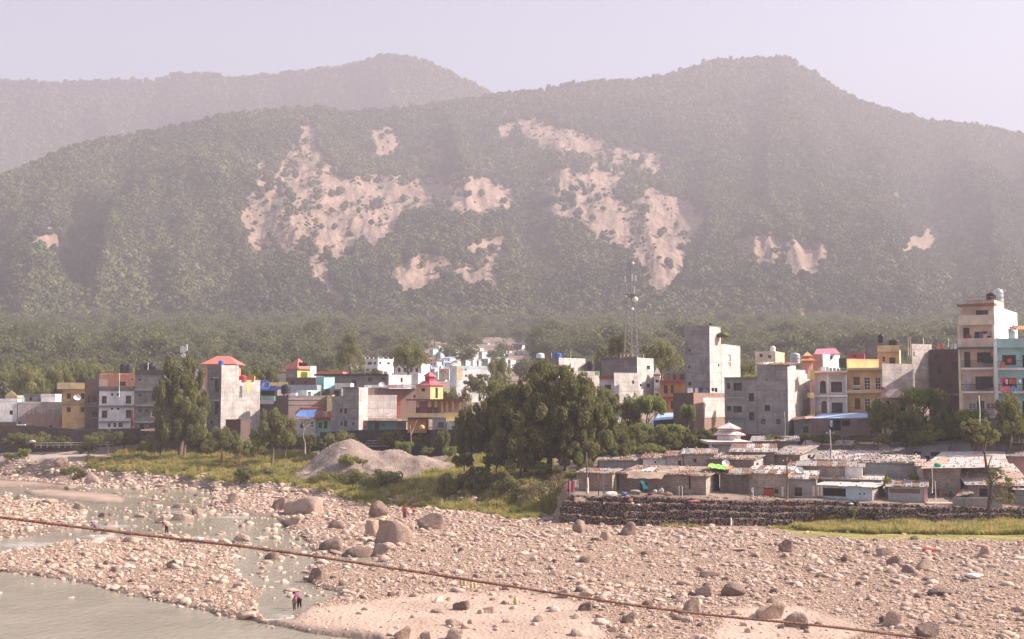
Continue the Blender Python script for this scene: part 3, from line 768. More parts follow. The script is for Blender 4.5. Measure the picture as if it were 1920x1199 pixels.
# ---- boulders one can point at: (px centre, py of base, width px, height px, seed, colour, label)
BOUL = [
 (735, 1022, 78, 52, 'p', 'largest brown boulder with a flat sunlit top, standing alone right of the stream'),
 (812, 993, 66, 33, 'd', 'dark twin humped boulder behind and right of the largest brown boulder'),
 (706, 970, 42, 34, 'd', 'upright dark boulder behind and left of the largest brown boulder'),
 (572, 966, 98, 38, 'p', 'long sloping slab boulder with a pale sunlit flank near the stream bend'),
 (524, 957, 40, 27, 'd', 'dark rounded boulder touching the left end of the long sloping slab'),
 (545, 984, 44, 18, 'd', 'low dark wedge boulder just below the long sloping slab'),
 (622, 1034, 60, 24, 'd', 'low brown boulder at the left of the largest boulder by the puddle'),
 (664, 1046, 68, 20, 'd', 'flat muddy rock lying half in the puddle below the largest boulder'),
 (705, 1008, 46, 36, 'p', 'pale boulder leaning behind the left shoulder of the largest boulder'),
 (712, 1040, 44, 24, 'p', 'pale rounded boulder at the foot of the largest boulder'),
 (655, 978, 0, 0, 'd', ''), (632, 993, 42, 20, 'd', 'brown broken boulder midway between the slab and the largest boulder'),
 (1180, 1006, 40, 30, 'd', 'dark grey cone shaped boulder below the basket wall'),
 (1088, 1000, 34, 28, 'p', 'tall pale boulder just left of the dark cone boulder'),
 (1136, 1013, 26, 18, 'p', 'small tan boulder directly left below the dark cone boulder'),
 (1478, 1036, 34, 26, 'd', 'dark round boulder below the left end of the grass strip'),
 (1376, 1118, 52, 28, 'd', 'flat topped grey boulder beside a tan one near the cable'),
 (1326, 1120, 44, 24, 'p', 'tan boulder touching the left side of the flat topped grey boulder'),
 (1302, 1152, 46, 36, 'p', 'bulky pale boulder right under the cable'),
 (1452, 1162, 72, 36, 'p', 'broad pale boulder crossed by the cable'),
 (1500, 1178, 56, 32, 'p', 'smooth light boulder right of the broad pale boulder'),
 (1676, 1176, 42, 34, 'p', 'pointed near white boulder in the lower right'),
 (1658, 1170, 18, 16, 'd', 'small dark stone leaning on the pointed near white boulder'),
 (1660, 1045, 36, 20, 'p', 'rounded tan boulder in the upper right of the stone bar'),
 (1682, 1062, 34, 22, 'd', 'dark angular boulder diagonal below the rounded tan boulder'),
 (1708, 1076, 32, 18, 'd', 'brown squat boulder in a row of three on the right'),
 (1738, 1072, 42, 24, 'p', 'sunlit boulder with a dark left face at the end of the row of three'),
 (1590, 1055, 26, 15, 'd', 'dark wedge rock standing alone left of the row of three'),
 (1850, 1046, 30, 22, 'p', 'pale stacked rock near the right edge below the grass'),
 (1748, 1196, 60, 30, 'd', 'dark slanted rock at the bottom right'),
 (1765, 1118, 56, 16, 'd', 'long dark flat rock on the right of the bar'),
 (868, 1144, 42, 18, 'd', 'smooth oval boulder lying on the sand flat'),
 (918, 1150, 40, 12, 'p', 'low pale stone right of the smooth oval boulder on the sand'),
 (756, 1200, 42, 28, 'p', 'rounded pale boulder at the bottom edge beside the near water'),
 (800, 1200, 30, 17, 'p', 'small round stone right of the boulder on the bottom edge'),
 (850, 1202, 44, 24, 'p', 'angular pale boulder on the bottom edge of the sand'),
 (850, 1175, 32, 16, 'p', 'pointed pale stone above the bottom edge boulders'),
 (590, 1086, 36, 24, 'd', 'round brown boulder on the shore of the stream near the cable'),
 (510, 1050, 34, 16, 'd', 'brown boulder standing in the stream just under the cable'),
 (172, 908, 38, 22, 'p', 'big pale block at the waterline of the far bank'),
 (112, 870, 34, 14, 'p', 'flat pale slab on top of the far rock slope'),
 (130, 919, 26, 9, 'p', 'domed stone on the narrow sand island'),
 (338, 977, 48, 15, 'p', 'long pale rounded rock in the middle of the stream'),
 (300, 982, 26, 12, 'd', 'brown rock left of the long pale rock in the stream'),
 (260, 971, 24, 10, 'p', 'small flat rock in the stream left of the brown rock'),
 (192, 970, 22, 10, 'd', 'low brown rock at the left side of the stream'),
 (208, 986, 30, 11, 'p', 'tan rock in the stream below the low brown rock'),
 (274, 942, 22, 9, 'p', 'flat stone in open water upstream of the others'),
 (312, 923, 17, 8, 'p', 'small square stone in the water near the far bank'),
 (330, 953, 30, 10, 'p', 'pair shaped low rock in the stream below the far bank'),
 (370, 966, 28, 14, 'p', 'rounded rock where the stream meets the stone bar'),
 (434, 945, 26, 24, 'p', 'two tone upright boulder at the bend of the stream'),
 (242, 1018, 34, 12, 'p', 'white topped slab beside the rapids'),
 (455, 1016, 44, 16, 'p', 'long low rock at the right shore of the stream'),
 (30, 938, 20, 10, 'd', 'brown stone on the left stone island'),
 (92, 945, 38, 10, 'p', 'flat pale rock at the top of the left stone island'),
 (146, 955, 28, 12, 'p', 'round rock at the right tip of the left stone island'),
 (322, 1066, 28, 16, 'd', 'dark brown boulder on the left stone bar'),
 (1100, 1120, 32, 18, 'p', 'smooth tan boulder under the middle of the cable'),
 (1060, 1122, 30, 18, 'p', 'square tan boulder under the cable beside the sand flat'),
 (1100, 1146, 34, 18, 'd', 'block shaped brown boulder right of the sand flat'),
 (1180, 1168, 34, 22, 'd', 'split brown boulder at the lower right of the sand flat'),
 (1010, 1050, 0, 0, 'd', ''), (1095, 1056, 28, 14, 'd', 'dark stone in the middle of the bar'),
 (1215, 1042, 28, 10, 'd', 'flat dark stone below the basket wall'),
 (1330, 1085, 44, 14, 'd', 'low shaded rock behind the pair near the cable'),
]
random.seed(4)
VM = {}
def boulder(px, pyb, w, h, dark, label, k, group=None, hero=True):
    g = G(px, pyb, 0.0); 
    z = max(sz(g.x, g.y), -.14)
    g = G(px, pyb, z); m_ = mpp(g.y); W = w * m_ / 2 * (1 if hero else .8); Hh = h * m_ * (.92 if hero else .75)
    D = W * (0.55 + 0.25 * random.random())
    key = (k % 14, hero)
    if key not in VM:
        v, f = rock_mesh(300 + k % 14, 3 if hero else 2, [1.2, .9, 1.4][k % 3], 0.8, 0.24)
        v = v / np.array([np.abs(v[:, 0]).max(), np.abs(v[:, 1]).max(), 1.0]); zt = v[:, 2].max(); v[:, 2] /= zt
        v[:, :2] *= .94; VM[key] = (v, f, {})
    v, f, ms = VM[key]
    if dark not in ms:
        ob = npmesh('boulder', v, f, m_dark if dark == 'd' else (m_pale if hero else m_stone), True, link=False); ms[dark] = ob.data
    o = bpy.data.objects.new('boulder', ms[dark]); COL.objects.link(o)
    o.location = (g.x, g.y + D * 0.8, z + Hh * 0.16)
    o.scale = (W, D, Hh * 0.80); o.rotation_euler = (0, (random.random() - .5) * 0.12, (random.random() - 0.5) * 0.5)
    tag(o, label, 'boulder' if w > 24 else 'rock', group)
    return o
k = 0
for (px, pyb, w, h, c_, lab) in BOUL:
    k += 1
    if w: boulder(px, pyb, w, h, c_, lab, k)
AREAS = [((0, 160, 945, 1000), 'stone lying on the left stone island by the water'), ((20, 470, 1050, 1110), 'tan stone lying on the left stone bar'),
         ((440, 700, 960, 1100), 'stone lying along the right shore of the stream'), ((700, 1040, 970, 1090), 'stone lying on the middle of the stone bar'),
         ((1040, 1450, 1000, 1190), 'stone lying on the bar below the basket wall'), ((1450, 1915, 1010, 1190), 'stone lying on the right part of the stone bar'), ((640, 1100, 1115, 1190), 'stone lying on the sand flat'),
         ((180, 640, 925, 1060), 'low rock sticking out of the stream')]
NB = [12, 26, 26, 34, 54, 54, 14, 26]
r0 = random.Random(8)
LOOSE = []
for (a, lab), n in zip(AREAS, NB):
    c_ = 0; tries = 0
    while c_ < n and tries < 900:
        tries += 1
        px = r0.uniform(a[0], a[1]); py = r0.uniform(a[2], a[3])
        wm = float(water_mask(np.array([px]), np.array([py]))[0])
        if (wm > -4) != ('sticking' in lab): continue
        if 'sand' not in lab and float(polysdf(np.array([px]), np.array([py]), SAND, 2)[0]) > 0: continue
        near_ = (py - 880) / 300
        w = r0.uniform(13, 24) * (0.6 + 0.7 * near_); h = w * r0.uniform(0.35, 0.6)
        c_ += 1; k += 1
        dk = r0.random() < 0.25
        LOOSE.append((boulder(px, py, w, h, 'd' if dk else 'p', lab, k, 'loose stones of the river bar', False), px, py, 'dark' if dk else 'tan'))
LAND = [(735, 1000, 'largest brown boulder'), (812, 980, 'twin humped boulder'), (706, 955, 'upright dark boulder'), (572, 950, 'long sloping slab boulder'), (622, 1025, 'brown boulder by the puddle'), (1180, 992, 'dark cone boulder below the wall'), (1478, 1025, 'round boulder below the grass strip'),
        (1376, 1106, 'flat topped grey boulder'), (1302, 1136, 'bulky boulder under the cable'), (1452, 1148, 'boulder crossed by the cable'), (1676, 1160, 'pointed near white boulder'), (1660, 1035, 'rounded tan boulder at upper right'), (1708, 1068, 'row of three boulders'), (1765, 1112, 'long dark flat rock'), (1748, 1182, 'dark slanted bottom rock'),
        (868, 1136, 'oval boulder on the sand'), (756, 1187, 'round bottom edge boulder'), (590, 1075, 'round shore boulder near the cable'), (338, 970, 'long pale rock in the stream'), (434, 935, 'upright boulder at the stream bend'), (322, 1058, 'dark boulder on the left bar'), (558, 1125, 'person in pink'), (312, 985, 'person in the red top'), (1740, 1030, 'bright red cloth'),
        (967, 1125, 'yellow container on the sand'), (876, 1090, 'two yellow containers above the cable'), (1095, 1048, 'dark stone in mid bar'), (1100, 1110, 'smooth tan boulder under the cable'), (1180, 1158, 'split brown boulder'), (1371, 978, 'white marker post'), (1822, 1080, 'whitish plastic sheet'), (1590, 1048, 'wedge rock standing alone'), (120, 950, 'flat rocks of the left stone island'), (178, 990, 'person in purple'), (1215, 1038, 'flat stone below the basket wall'), (1850, 1035, 'stacked rock near the right edge')]
DIRS = ['right of', 'right above', 'straight above', 'left above', 'left of', 'left below', 'straight below', 'right below']
OR_ = ['nearest', 'second nearest', 'third nearest', 'fourth nearest', 'fifth nearest', 'sixth nearest', 'seventh nearest', 'eighth nearest', 'ninth nearest', 'tenth nearest', 'eleventh nearest', 'twelfth nearest', 'thirteenth nearest', 'fourteenth nearest', 'fifteenth nearest']
BK = {}
for (o, px, py, cn) in LOOSE:
    L_ = min(LAND, key=lambda q: (q[0] - px) ** 2 + ((q[1] - py) * 1.6) ** 2); a = math.degrees(math.atan2(L_[1] - py, px - L_[0])) % 360
    BK.setdefault((L_[2], DIRS[int((a + 22.5) // 45) % 8], cn), []).append(((L_[0] - px) ** 2 + (L_[1] - py) ** 2, o))
for (ln, dr, cn), v_ in BK.items():
    for i, (_, o) in enumerate(sorted(v_, key=lambda q: q[0])): o['label'] = f'{OR_[min(i, 14)]} larger {cn} stone {dr} the {ln}'
# ================================================================== BUILDING KIT
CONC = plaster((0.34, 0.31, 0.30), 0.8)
CONCL = plaster((0.64, 0.57, 0.53), 0.75)  # paler copy; also paints the sunlit side of bare concrete houses
CONCD = plaster((0.24, 0.215, 0.205), 0.8)  # darker copy; also paints the shaded side of concrete houses
WHITE = plaster((0.72, 0.69, 0.68), 0.35, (0.20, 0.17, 0.16))
WHITEC = plaster((0.78, 0.75, 0.72), 0.12, (0.3, 0.27, 0.25))
BLOCK = plaster((0.42, 0.325, 0.27), 0.5, block=1)
BLOCKL = plaster((0.56, 0.45, 0.385), 0.4, block=1)  # paler block copy, also painting sunlight onto hut end walls
BLOCKW = plaster((0.62, 0.56, 0.52), 0.5, (0.35, 0.22, 0.17), block=1)
YEL = plaster((0.66, 0.42, 0.20), 0.25); YELP = plaster((0.72, 0.53, 0.31), 0.2); YELG = plaster((0.62, 0.66, 0.22), 0.15)
YELB = plaster((0.80, 0.60, 0.27), 0.12)  # brighter yellow, also painting sunlight onto right-hand walls
CREAM = plaster((0.66, 0.55, 0.44), 0.25); BEIGE = plaster((0.56, 0.48, 0.45), 0.15); PEACH = plaster((0.68, 0.52, 0.43), 0.25)
SALM = plaster((0.62, 0.30, 0.20), 0.35); ORAN = plaster((0.60, 0.30, 0.13), 0.25); TEAL = plaster((0.22, 0.47, 0.44), 0.3)
TURQ = plaster((0.37, 0.56, 0.57), 0.25); LBLUE = plaster((0.42, 0.64, 0.72), 0.15); MINT = plaster((0.35, 0.62, 0.50), 0.2)
BLUEG = plaster((0.50, 0.60, 0.64), 0.2); PINK = plaster((0.62, 0.36, 0.34), 0.2); LILAC = plaster((0.42, 0.36, 0.38), 0.4)
RED = plain((0.36, 0.07, 0.06)); REDROOF = plain((0.55, 0.17, 0.14), 0.75); PINKROOF = plain((0.62, 0.13, 0.17), 0.6)
MAROON = plain((0.20, 0.055, 0.05)); ORANGE = plain((0.65, 0.25, 0.10)); BRICK = brick((0.30, 0.17, 0.13), (0.21, 0.12, 0.095)); BRICKR = brick((0.36, 0.19, 0.14), (0.26, 0.13, 0.10)); BRICKD = brick((0.16, 0.09, 0.075), (0.11, 0.065, 0.055), (0.16, 0.13, 0.12))  # darker brick also paints shaded walls, redder brick the sunlit ones
DARK = plain((0.035, 0.028, 0.028), 0.8); BLACK = plain((0.03, 0.027, 0.03), 0.5); WOOD = plain((0.16, 0.10, 0.07), 0.8)
BLUE = plain((0.05, 0.14, 0.45), 0.6); BLUET = plain((0.10, 0.18, 0.42), 0.7); SKYB = plain((0.42, 0.55, 0.80), 0.5)
TIN = plain((0.42, 0.42, 0.44), 0.45, 0.3); RUST = plain((0.21, 0.125, 0.095), 0.8); STEEL = plain((0.62, 0.60, 0.60), 0.3, 0.8)
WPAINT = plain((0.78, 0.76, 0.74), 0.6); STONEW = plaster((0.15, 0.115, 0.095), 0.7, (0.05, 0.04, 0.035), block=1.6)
def glassmat():
    t = NT('window_glass'); n = t.noise(t.pos(), 0.7, 2)
    t.col(t.mix(t.ramp(n, 0.4, 0.6), (0.02, 0.018, 0.02), (0.055, 0.05, 0.055))); t.b.inputs['Roughness'].default_value = 0.12; return t.m
GLASS = glassmat()
FRAMED = plain((0.13, 0.08, 0.06)); 

class Face:
    """vertical wall plane: origin O (xy), direction d, outward normal n, length L, z0..z1"""
    def __init__(s, O, d, n, L, z0, z1): s.O, s.d, s.n, s.L, s.z0, s.z1 = Vector(O), Vector(d), Vector(n), L, z0, z1
    def uz(s, px, py):
        t_, e = ray(px, py)
        # camera + k*(t_,1): O + u d
        den = t_ * s.n.x + s.n.y
        k = (s.O.x * s.n.x + s.O.y * s.n.y) / den
        x, y = t_ * k, k
        return ((x - s.O.x) * s.d.x + (y - s.O.y) * s.d.y), H + e * k
    def at(s, u, z, off=0.0): return Vector((s.O.x + s.d.x * u + s.n.x * off, s.O.y + s.d.y * u + s.n.y * off, z))
    def plate(s, mb, u0, u1, z0, z1, o0, o1):
        c = s.at((u0 + u1) / 2, (z0 + z1) / 2, (o0 + o1) / 2)
        mb.box(c, (s.d.x, s.d.y, 0), (s.n.x, s.n.y, 0), (0, 0, 1), abs(u1 - u0) / 2, abs(o1 - o0) / 2, abs(z1 - z0) / 2)
    def plates(s, mb, px0, py0, px1, py1, o0, o1):
        (u0, za), (u1, zb) = s.uz(px0, (py0 + py1) / 2), s.uz(px1, (py0 + py1) / 2)
        um = (px0 + px1) / 2
        z1 = s.uz(um, py0)[1]; z0 = s.uz(um, py1)[1]
        s.plate(mb, min(u0, u1), max(u0, u1), z0, z1, o0, o1)

def wall_with_holes(mb, face, holes, depth=0.22):
    us = sorted({0.0, face.L, *[max(0.05, min(face.L - .05, h[k])) for h in holes for k in (0, 1)]})
    zs = sorted({face.z0, face.z1, *[max(face.z0 + .05, min(face.z1 - .05, h[k])) for h in holes for k in (2, 3)]})
    def inside(u, z): return any(h[0] < u < h[1] and h[2] < z < h[3] for h in holes)
    for a, b in zip(us, us[1:]):
        for c, d in zip(zs, zs[1:]):
            if not inside((a + b) / 2, (c + d) / 2):
                mb.poly([face.at(a, c), face.at(b, c), face.at(b, d), face.at(a, d)], [(a, c), (b, c), (b, d), (a, d)])
    for h in holes:
        u0, u1, z0, z1 = [max(0.05, min(face.L - .05, h[0])), max(0.05, min(face.L - .05, h[1])), max(face.z0 + .05, h[2]), min(face.z1 - .05, h[3])]
        for p, q in (((u0, z0), (u1, z0)), ((u1, z0), (u1, z1)), ((u1, z1), (u0, z1)), ((u0, z1), (u0, z0))):
            mb.poly([face.at(*p), face.at(*q), face.at(*q, -depth - .04), face.at(*p, -depth - .04)])

def window(face, root, h, st, frame=None):
    """a window/door in the hole h=(u0,u1,z0,z1); st: d dark opening, g glazed with bars, f french (two leaves, rails), o open hole, x door"""
    u0, u1, z0, z1 = h
    mb = MB(); w = 0.07 if (u1 - u0) > 0.8 else 0.05
    name = 'door' if st in ('x', 'f') else 'window'
    fr = frame or {'f': WPAINT, 'g': FRAMED, 'x': WOOD, 'd': FRAMED, 'w': WPAINT, 'v': FRAMED}.get(st, FRAMED)
    o0, o1 = -0.14, -0.05
    face.plate(mb, u0, u0 + w, z0, z1, o0, o1); face.plate(mb, u1 - w, u1, z0, z1, o0, o1)
    face.plate(mb, u0 + w, u1 - w, z0, z0 + w, o0, o1); face.plate(mb, u0 + w, u1 - w, z1 - w, z1, o0, o1)
    if st in ('g', 'w', 'f'):
        nb = 2 if (u1 - u0) < 1.4 else 3
        if st == 'f': nb = 2
        for k in range(1, nb): 
            uu = u0 + (u1 - u0) * k / nb; face.plate(mb, uu - w * .4, uu + w * .4, z0 + w, z1 - w, o0 + .01, o1 - .01)
        nr = 4 if st == 'f' else 2
        for k in range(1, nr):
            zz = z0 + (z1 - z0) * k / nr; face.plate(mb, u0 + w, u1 - w, zz - w * .35, zz + w * .35, o0 + .02, o1 - .02)
    o = mb.build(name, fr, root)
    mb = MB()
    mat = GLASS if st in ('g', 'f', 'w', 'd') else (WOOD if st == 'x' else DARK)  # open holes get a dark plate painted as the shade inside
    face.plate(mb, u0 - .02, u1 + .02, z0 - .02, z1 + .02, -0.235, -0.205)
    mb.build('pane' if st != 'x' else 'door_leaf', mat, o)
    if st in ('g', 'w') and (u1 - u0) > 0.7:
        mb = MB(); face.plate(mb, u0 - .1, u1 + .1, z0 - .08, z0 - .002, -0.02, 0.10); mb.build('sill', CONCL, o)
    return o

def footprint(xl, xc, xr, Y, th, depth=8.0, py=745):
    """corner C nearest the camera, front face runs left/away, side face right/away"""
    tc_, _ = ray(xc, py); C = Vector((tc_ * Y, Y))
    if xr - xc < 3 and tc_ > 0: th = max(th, math.atan(tc_) + 0.02)
    df = Vector((-math.cos(th), math.sin(th))); ds = Vector((math.sin(th), math.cos(th)))
    def dist(d, px):
        t_, _ = ray(px, py); # C + k d has X/Y = t
        return (t_ * C.y - C.x) / (d.x - t_ * d.y)
    wf = dist(df, xl) if xl < xc else 0
    wsd = dist(ds, xr) if xr - xc >= 3 else depth
    if not 0.4 < wsd < 26: wsd = depth
    return C, df, ds, wf, wsd, th

class House:
    def __init__(s, name, label, cat, xl, xc, xr, yt, yb, Y, th=8, depth=8.0, mat=None, side=None, par=0.7, wf=(), ws=(), group=None, root=None, roofmat=None, cap=None, z0drop=1.5):
        th = math.radians(th)
        C, df, ds, w, d, th = footprint(xl, xc, xr, Y, th, depth)
        z1 = P(xc, yt, Y).z; z0 = P(xc, yb, Y).z - z0drop
        s.th = th; s.C, s.df, s.ds, s.w, s.d, s.z0, s.z1 = C, df, ds, w, d, z0, z1
        if root is None:
            cx = C + df * w / 2 + ds * d / 2
            root = thing(name, label, cat, (cx.x, cx.y, z0), group)
        s.root = root
        nf = Vector((-ds.x, -ds.y)); ns = Vector((-df.x, -df.y))
        zt = z1 - par if par else z1
        L = C + df * w
        s.F = Face(L, -df, nf, w, z0, zt); s.S = Face(C, ds, ns, d, z0, zt)
        bk = Face(C + ds * d, df, ds, w, z0, zt); lf = Face(C + df * w + ds * d, -ds, df, d, z0, zt)
        mat = mat or CONC; side = side or mat
        def hole(face, r):
            ua, _ = face.uz(r[0], (r[1] + r[3]) / 2); ub, _ = face.uz(r[2], (r[1] + r[3]) / 2); um = (r[0] + r[2]) / 2
            return (min(ua, ub), max(ua, ub), face.uz(um, r[3])[1], face.uz(um, r[1])[1])
        hf = [(hole(s.F, r), r[4] if len(r) > 4 else 'd') for r in wf]; hs = [(hole(s.S, r), r[4] if len(r) > 4 else 'd') for r in ws]
        def ok(h, f): return h[1] > 0.1 and h[0] < f.L - 0.1 and h[3] < f.z1 + 0.3 and h[2] > f.z0 - .3
        def clamp(h, f): return (max(0.08, h[0]), min(f.L - 0.08, h[1]), max(f.z0 + .06, h[2]), min(f.z1 - .06, h[3]))
        hf = [(clamp(h, s.F), k) for h, k in hf if ok(h, s.F)]; hs = [(clamp(h, s.S), k) for h, k in hs if ok(h, s.S)]
        mb = MB(); wall_with_holes(mb, s.F, [h for h, _ in hf])
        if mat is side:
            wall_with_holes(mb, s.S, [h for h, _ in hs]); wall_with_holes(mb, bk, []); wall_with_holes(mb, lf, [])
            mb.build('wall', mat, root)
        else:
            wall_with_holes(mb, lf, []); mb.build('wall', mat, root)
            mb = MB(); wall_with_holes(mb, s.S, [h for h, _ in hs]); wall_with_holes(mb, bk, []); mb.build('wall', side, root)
        if w > 0.2 and d > 0.2:
            mb = MB(); P4 = [C, C + df * w, C + df * w + ds * d, C + ds * d]
            mb.poly([(q.x, q.y, zt - 0.12) for q in P4], [(0, 0), (w, 0), (w, d), (0, d)])
            mb.poly([(q.x, q.y, zt - 0.3) for q in P4[::-1]])
            mb.build('roof', roofmat or CONCL, root)
            if par:
                mb = MB(); e = 0.035; th_ = 0.16
                for f_ in (s.F, s.S, bk, lf):
                    f_.plate(mb, (-e if f_ in (s.F, bk) else th_ - e + .003), (f_.L + e if f_ in (s.F, bk) else f_.L - th_ + e - .003), zt, z1, e - th_, e)
                mb.build('parapet', cap or mat, root)
        for h, k in hf: window(s.F, root, h, k)
        for h, k in hs: window(s.S, root, h, k)
    def band(s, py0, py1, mat, out=0.25, name='ledge', which='F', px0=None, px1=None, o0=0.002):
        f = s.F if which == 'F' else s.S; mb = MB()
        um = f.L / 2; q = f.at(um, 0); 
        pxm = unproj(q.x, q.y, H)[0]
        z1 = f.uz(pxm, py0)[1]; z0 = f.uz(pxm, py1)[1]
        u0 = f.uz(px0, (py0 + py1) / 2)[0] if px0 is not None else -0.03; u1 = f.uz(px1, (py0 + py1) / 2)[0] if px1 is not None else f.L + 0.03
        f.plate(mb, u0, u1, z0, z1, o0, out); return mb.build(name, mat, s.root)
    def balcony(s, px0, px1, pyfloor, out=1.2, rail=0.9, slab=0.18, slabm=None, railm=None, solid=False, which='F'):
        f = s.F if which == 'F' else s.S
        u0, z = f.uz(px0, pyfloor); u1, _ = f.uz(px1, pyfloor); u0, u1 = min(u0, u1), max(u0, u1)
        mb = MB(); f.plate(mb, u0, u1, z - slab, z, 0.003, out); b = mb.build('balcony', slabm or CONCL, s.root)
        mb = MB()
        if solid:
            f.plate(mb, u0, u1, z + .002, z + rail, out - .12, out - .003)
            f.plate(mb, u0, u0 + .12, z + .002, z + rail, .005, out - .122); f.plate(mb, u1 - .12, u1, z + .002, z + rail, .005, out - .122)
        else:
            f.plate(mb, u0, u1, z + rail - .06, z + rail, out - .08, out - .02)
            f.plate(mb, u0, u1, z + .08, z + .12, out - .07, out - .03)
            n = max(3, int((u1 - u0) / 0.16))
            for k in range(n + 1):
                uu = u0 + .02 + (u1 - u0 - .04) * k / n; f.plate(mb, uu - .012, uu + .012, z + .002, z + rail - .06, out - .06, out - .04)
            for uu in (u0 + .03, u1 - .03): f.plate(mb, uu - .02, uu + .02, z + rail - .05, z + rail - .01, .01, out - .08)
        mb.build('railing', railm or (slabm or CONCL), b)
        return b
    def roofpt(s, px, fr=0.5):
        """point on the roof deck seen near column px, fr 0 front .. 1 back"""
        u = s.F.uz(px, 745)[0]
        q = s.F.at(u, s.F.z1, -s.d * fr); return q

# ------------------------------------------------------------------ small things
def water_tank(pt, r, h, mat, label, legs=0.0, group=None):
    t_ = thing('water_tank', label, 'water tank', pt, group); p = Vector(pt) + Vector((0, 0, legs))
    MB().lathe(p, [(r * .96, 0), (r, h * .08), (r, h * .3), (r * .97, h * .33), (r, h * .36), (r, h * .6), (r * .97, h * .63), (r, h * .66), (r * .98, h * .82), (r * .7, h * .93), (r * .36, h * .97)], 18).build('tank_body', mat, t_, True)
    MB().lathe(p + Vector((0, 0, h * .96)), [(r * .34, 0), (r * .34, h * .06), (r * .28, h * .08)], 12).build('lid', mat, t_)
    if legs:
        mb = MB()
        for a in range(4):
            c = Vector((math.cos(a * 1.571 + .78) * r * .8, math.sin(a * 1.571 + .78) * r * .8, 0)) + Vector(pt); mb.tube([c, c + Vector((0, 0, legs))], .04, 5)
        mb.build('stand', RUST, t_)
    return t_
def dish(pt, r, az, label, group=None):
    t_ = thing('satellite_dish', label, 'satellite dish', pt, group); p = Vector(pt)
    c = p + Vector((0, 0, r * 1.25)); ax = Vector((math.cos(az), math.sin(az), 0.75)).normalized(); u = ax.cross(Vector((0, 0, 1))).normalized(); w = u.cross(ax)
    v = []; f = []; rings = 5; n = 18
    for i in range(rings + 1):
        rr = r * i / rings
        for k in range(n):
            a = 2 * math.pi * k / n; v.append(c + (u * math.cos(a) + w * math.sin(a)) * rr + ax * (0.28 * r * (i / rings) ** 2))
    for i in range(rings):
        for k in range(n): f.append((i * n + k, i * n + (k + 1) % n, (i + 1) * n + (k + 1) % n, (i + 1) * n + k))
    MB().raw(v, f).build('reflector', WPAINT, t_, True)
    MB().tube([p, p + Vector((0, 0, r * .9)), c - ax * .03], .03, 5).build('mast', TIN, t_)
    MB().tube([c + w * -r + ax * .28 * r, c + ax * r * 1.1], .015, 4).tube([c + ax * r * 1.05, c + ax * r * 1.22], .05, 6).build('feed_arm', TIN, t_)
    return t_
def pole(px, pyt, pyb, Y, r, label, mat=None, cross=False, cat='pole', name='utility_pole'):
    a = P(px, pyb, Y); b = P(px, pyt, Y); g = Vector((a.x, a.y, a.z)); t_ = thing(name, label, cat, g)
    MB().tube([g, (g + b) / 2 + Vector((.03, 0, 0)), Vector((g.x, g.y, b.z))], [r, r * .85, r * .65], 7).build('shaft', mat or WOOD, t_, True)
    if cross:
        MB().box((g.x, g.y - r, b.z - .5), (1, 0, 0), (0, 1, 0), (0, 0, 1), .55, .05, .05).build('crossarm', mat or WOOD, t_)
        m2 = MB()
        for dx in (-.45, .45): m2.lathe((g.x + dx, g.y - r, b.z - .45), [(.05, 0), (.07, .06), (.03, .14)], 8)
        m2.build('insulator', WPAINT, t_)
    return t_
def cloth(px, py, w, h, Y, c, label, rot=0.0, cat='laundry', name='hanging_cloth', group=None):
    """hung cloth, soft folds, px,py is the top left in pixels, w h in pixels"""
    m_ = mpp(Y); W, Hh = w * m_, h * m_; p = P(px, py, Y)
    nu, nv = 9, 6; v = []; f = []
    ph = random.random() * 6
    for side in (0, 1):
        for j in range(nv + 1):
            for i in range(nu + 1):
                u = i / nu; q = j / nv
                y = math.sin(u * 9 + ph) * .05 * q + math.sin(u * 4 + ph) * .04 * q + side * .015
                z = -q * Hh * (1 + .06 * math.sin(u * 5 + ph)) - .03 * math.sin(u * 3.14)
                v.append(p + Vector((u * W * math.cos(rot), u * W * math.sin(rot) + y, z)))
    n1 = (nu + 1) * (nv + 1)
    for s_ in (0, 1):
        for j in range(nv):
            for i in range(nu):
                a = s_ * n1 + j * (nu + 1) + i; q = (a, a + 1, a + nu + 2, a + nu + 1); f.append(q if s_ == 0 else q[::-1])
    o = MB().raw(v, f).build(name, plain(c, .85), None, True, loc=p); 
    return tag(o, label, cat, group)
def lump(px, pyb, w, h, Y, c, label, cat, name, seed=1, D=None):
    m_ = mpp(Y); v, f = rock_mesh(seed, 3, .2, .8); v = v / np.abs(v).max(0); v = v * np.array([w * m_ / 2, (D or w * m_ / 2.4), h * m_ / 2]); b = P(px, pyb, Y)
    o = MB().raw([(b.x + q[0], b.y + q[1], b.z + h * m_ * .45 + q[2]) for q in v], [tuple(int(i) for i in q) for q in f]).build(name, plain(c, .85) if isinstance(c, tuple) else c, None, True, loc=(b.x, b.y, b.z))
    return tag(o, label, cat)
def hip_roof(root, cx, cy, z, hx, hy, hgt, th, mat, ridge=0.0, name='roof', ov=0.0, thick=0.12):
    u = Vector((math.cos(th), -math.sin(th), 0)); v = Vector((math.sin(th), math.cos(th), 0)); c = Vector((cx, cy, z))
    hx += ov; hy += ov
    e = [c + u * a * hx + v * b * hy for a, b in ((-1, -1), (1, -1), (1, 1), (-1, 1))]; r0_, r1_ = c - u * ridge + Vector((0, 0, hgt)), c + u * ridge + Vector((0, 0, hgt))
    mb = MB(); mb.poly([e[0], e[1], r1_, r0_]); mb.poly([e[1], e[2], r1_]); mb.poly([e[2], e[3], r0_, r1_]); mb.poly([e[3], e[0], r0_])
    dz = Vector((0, 0, thick))
    for i in range(4): mb.poly([e[i] - dz, e[(i + 1) % 4] - dz, e[(i + 1) % 4], e[i]])
    mb.poly([q - dz for q in e[::-1]])
    return mb.build(name, mat, root)
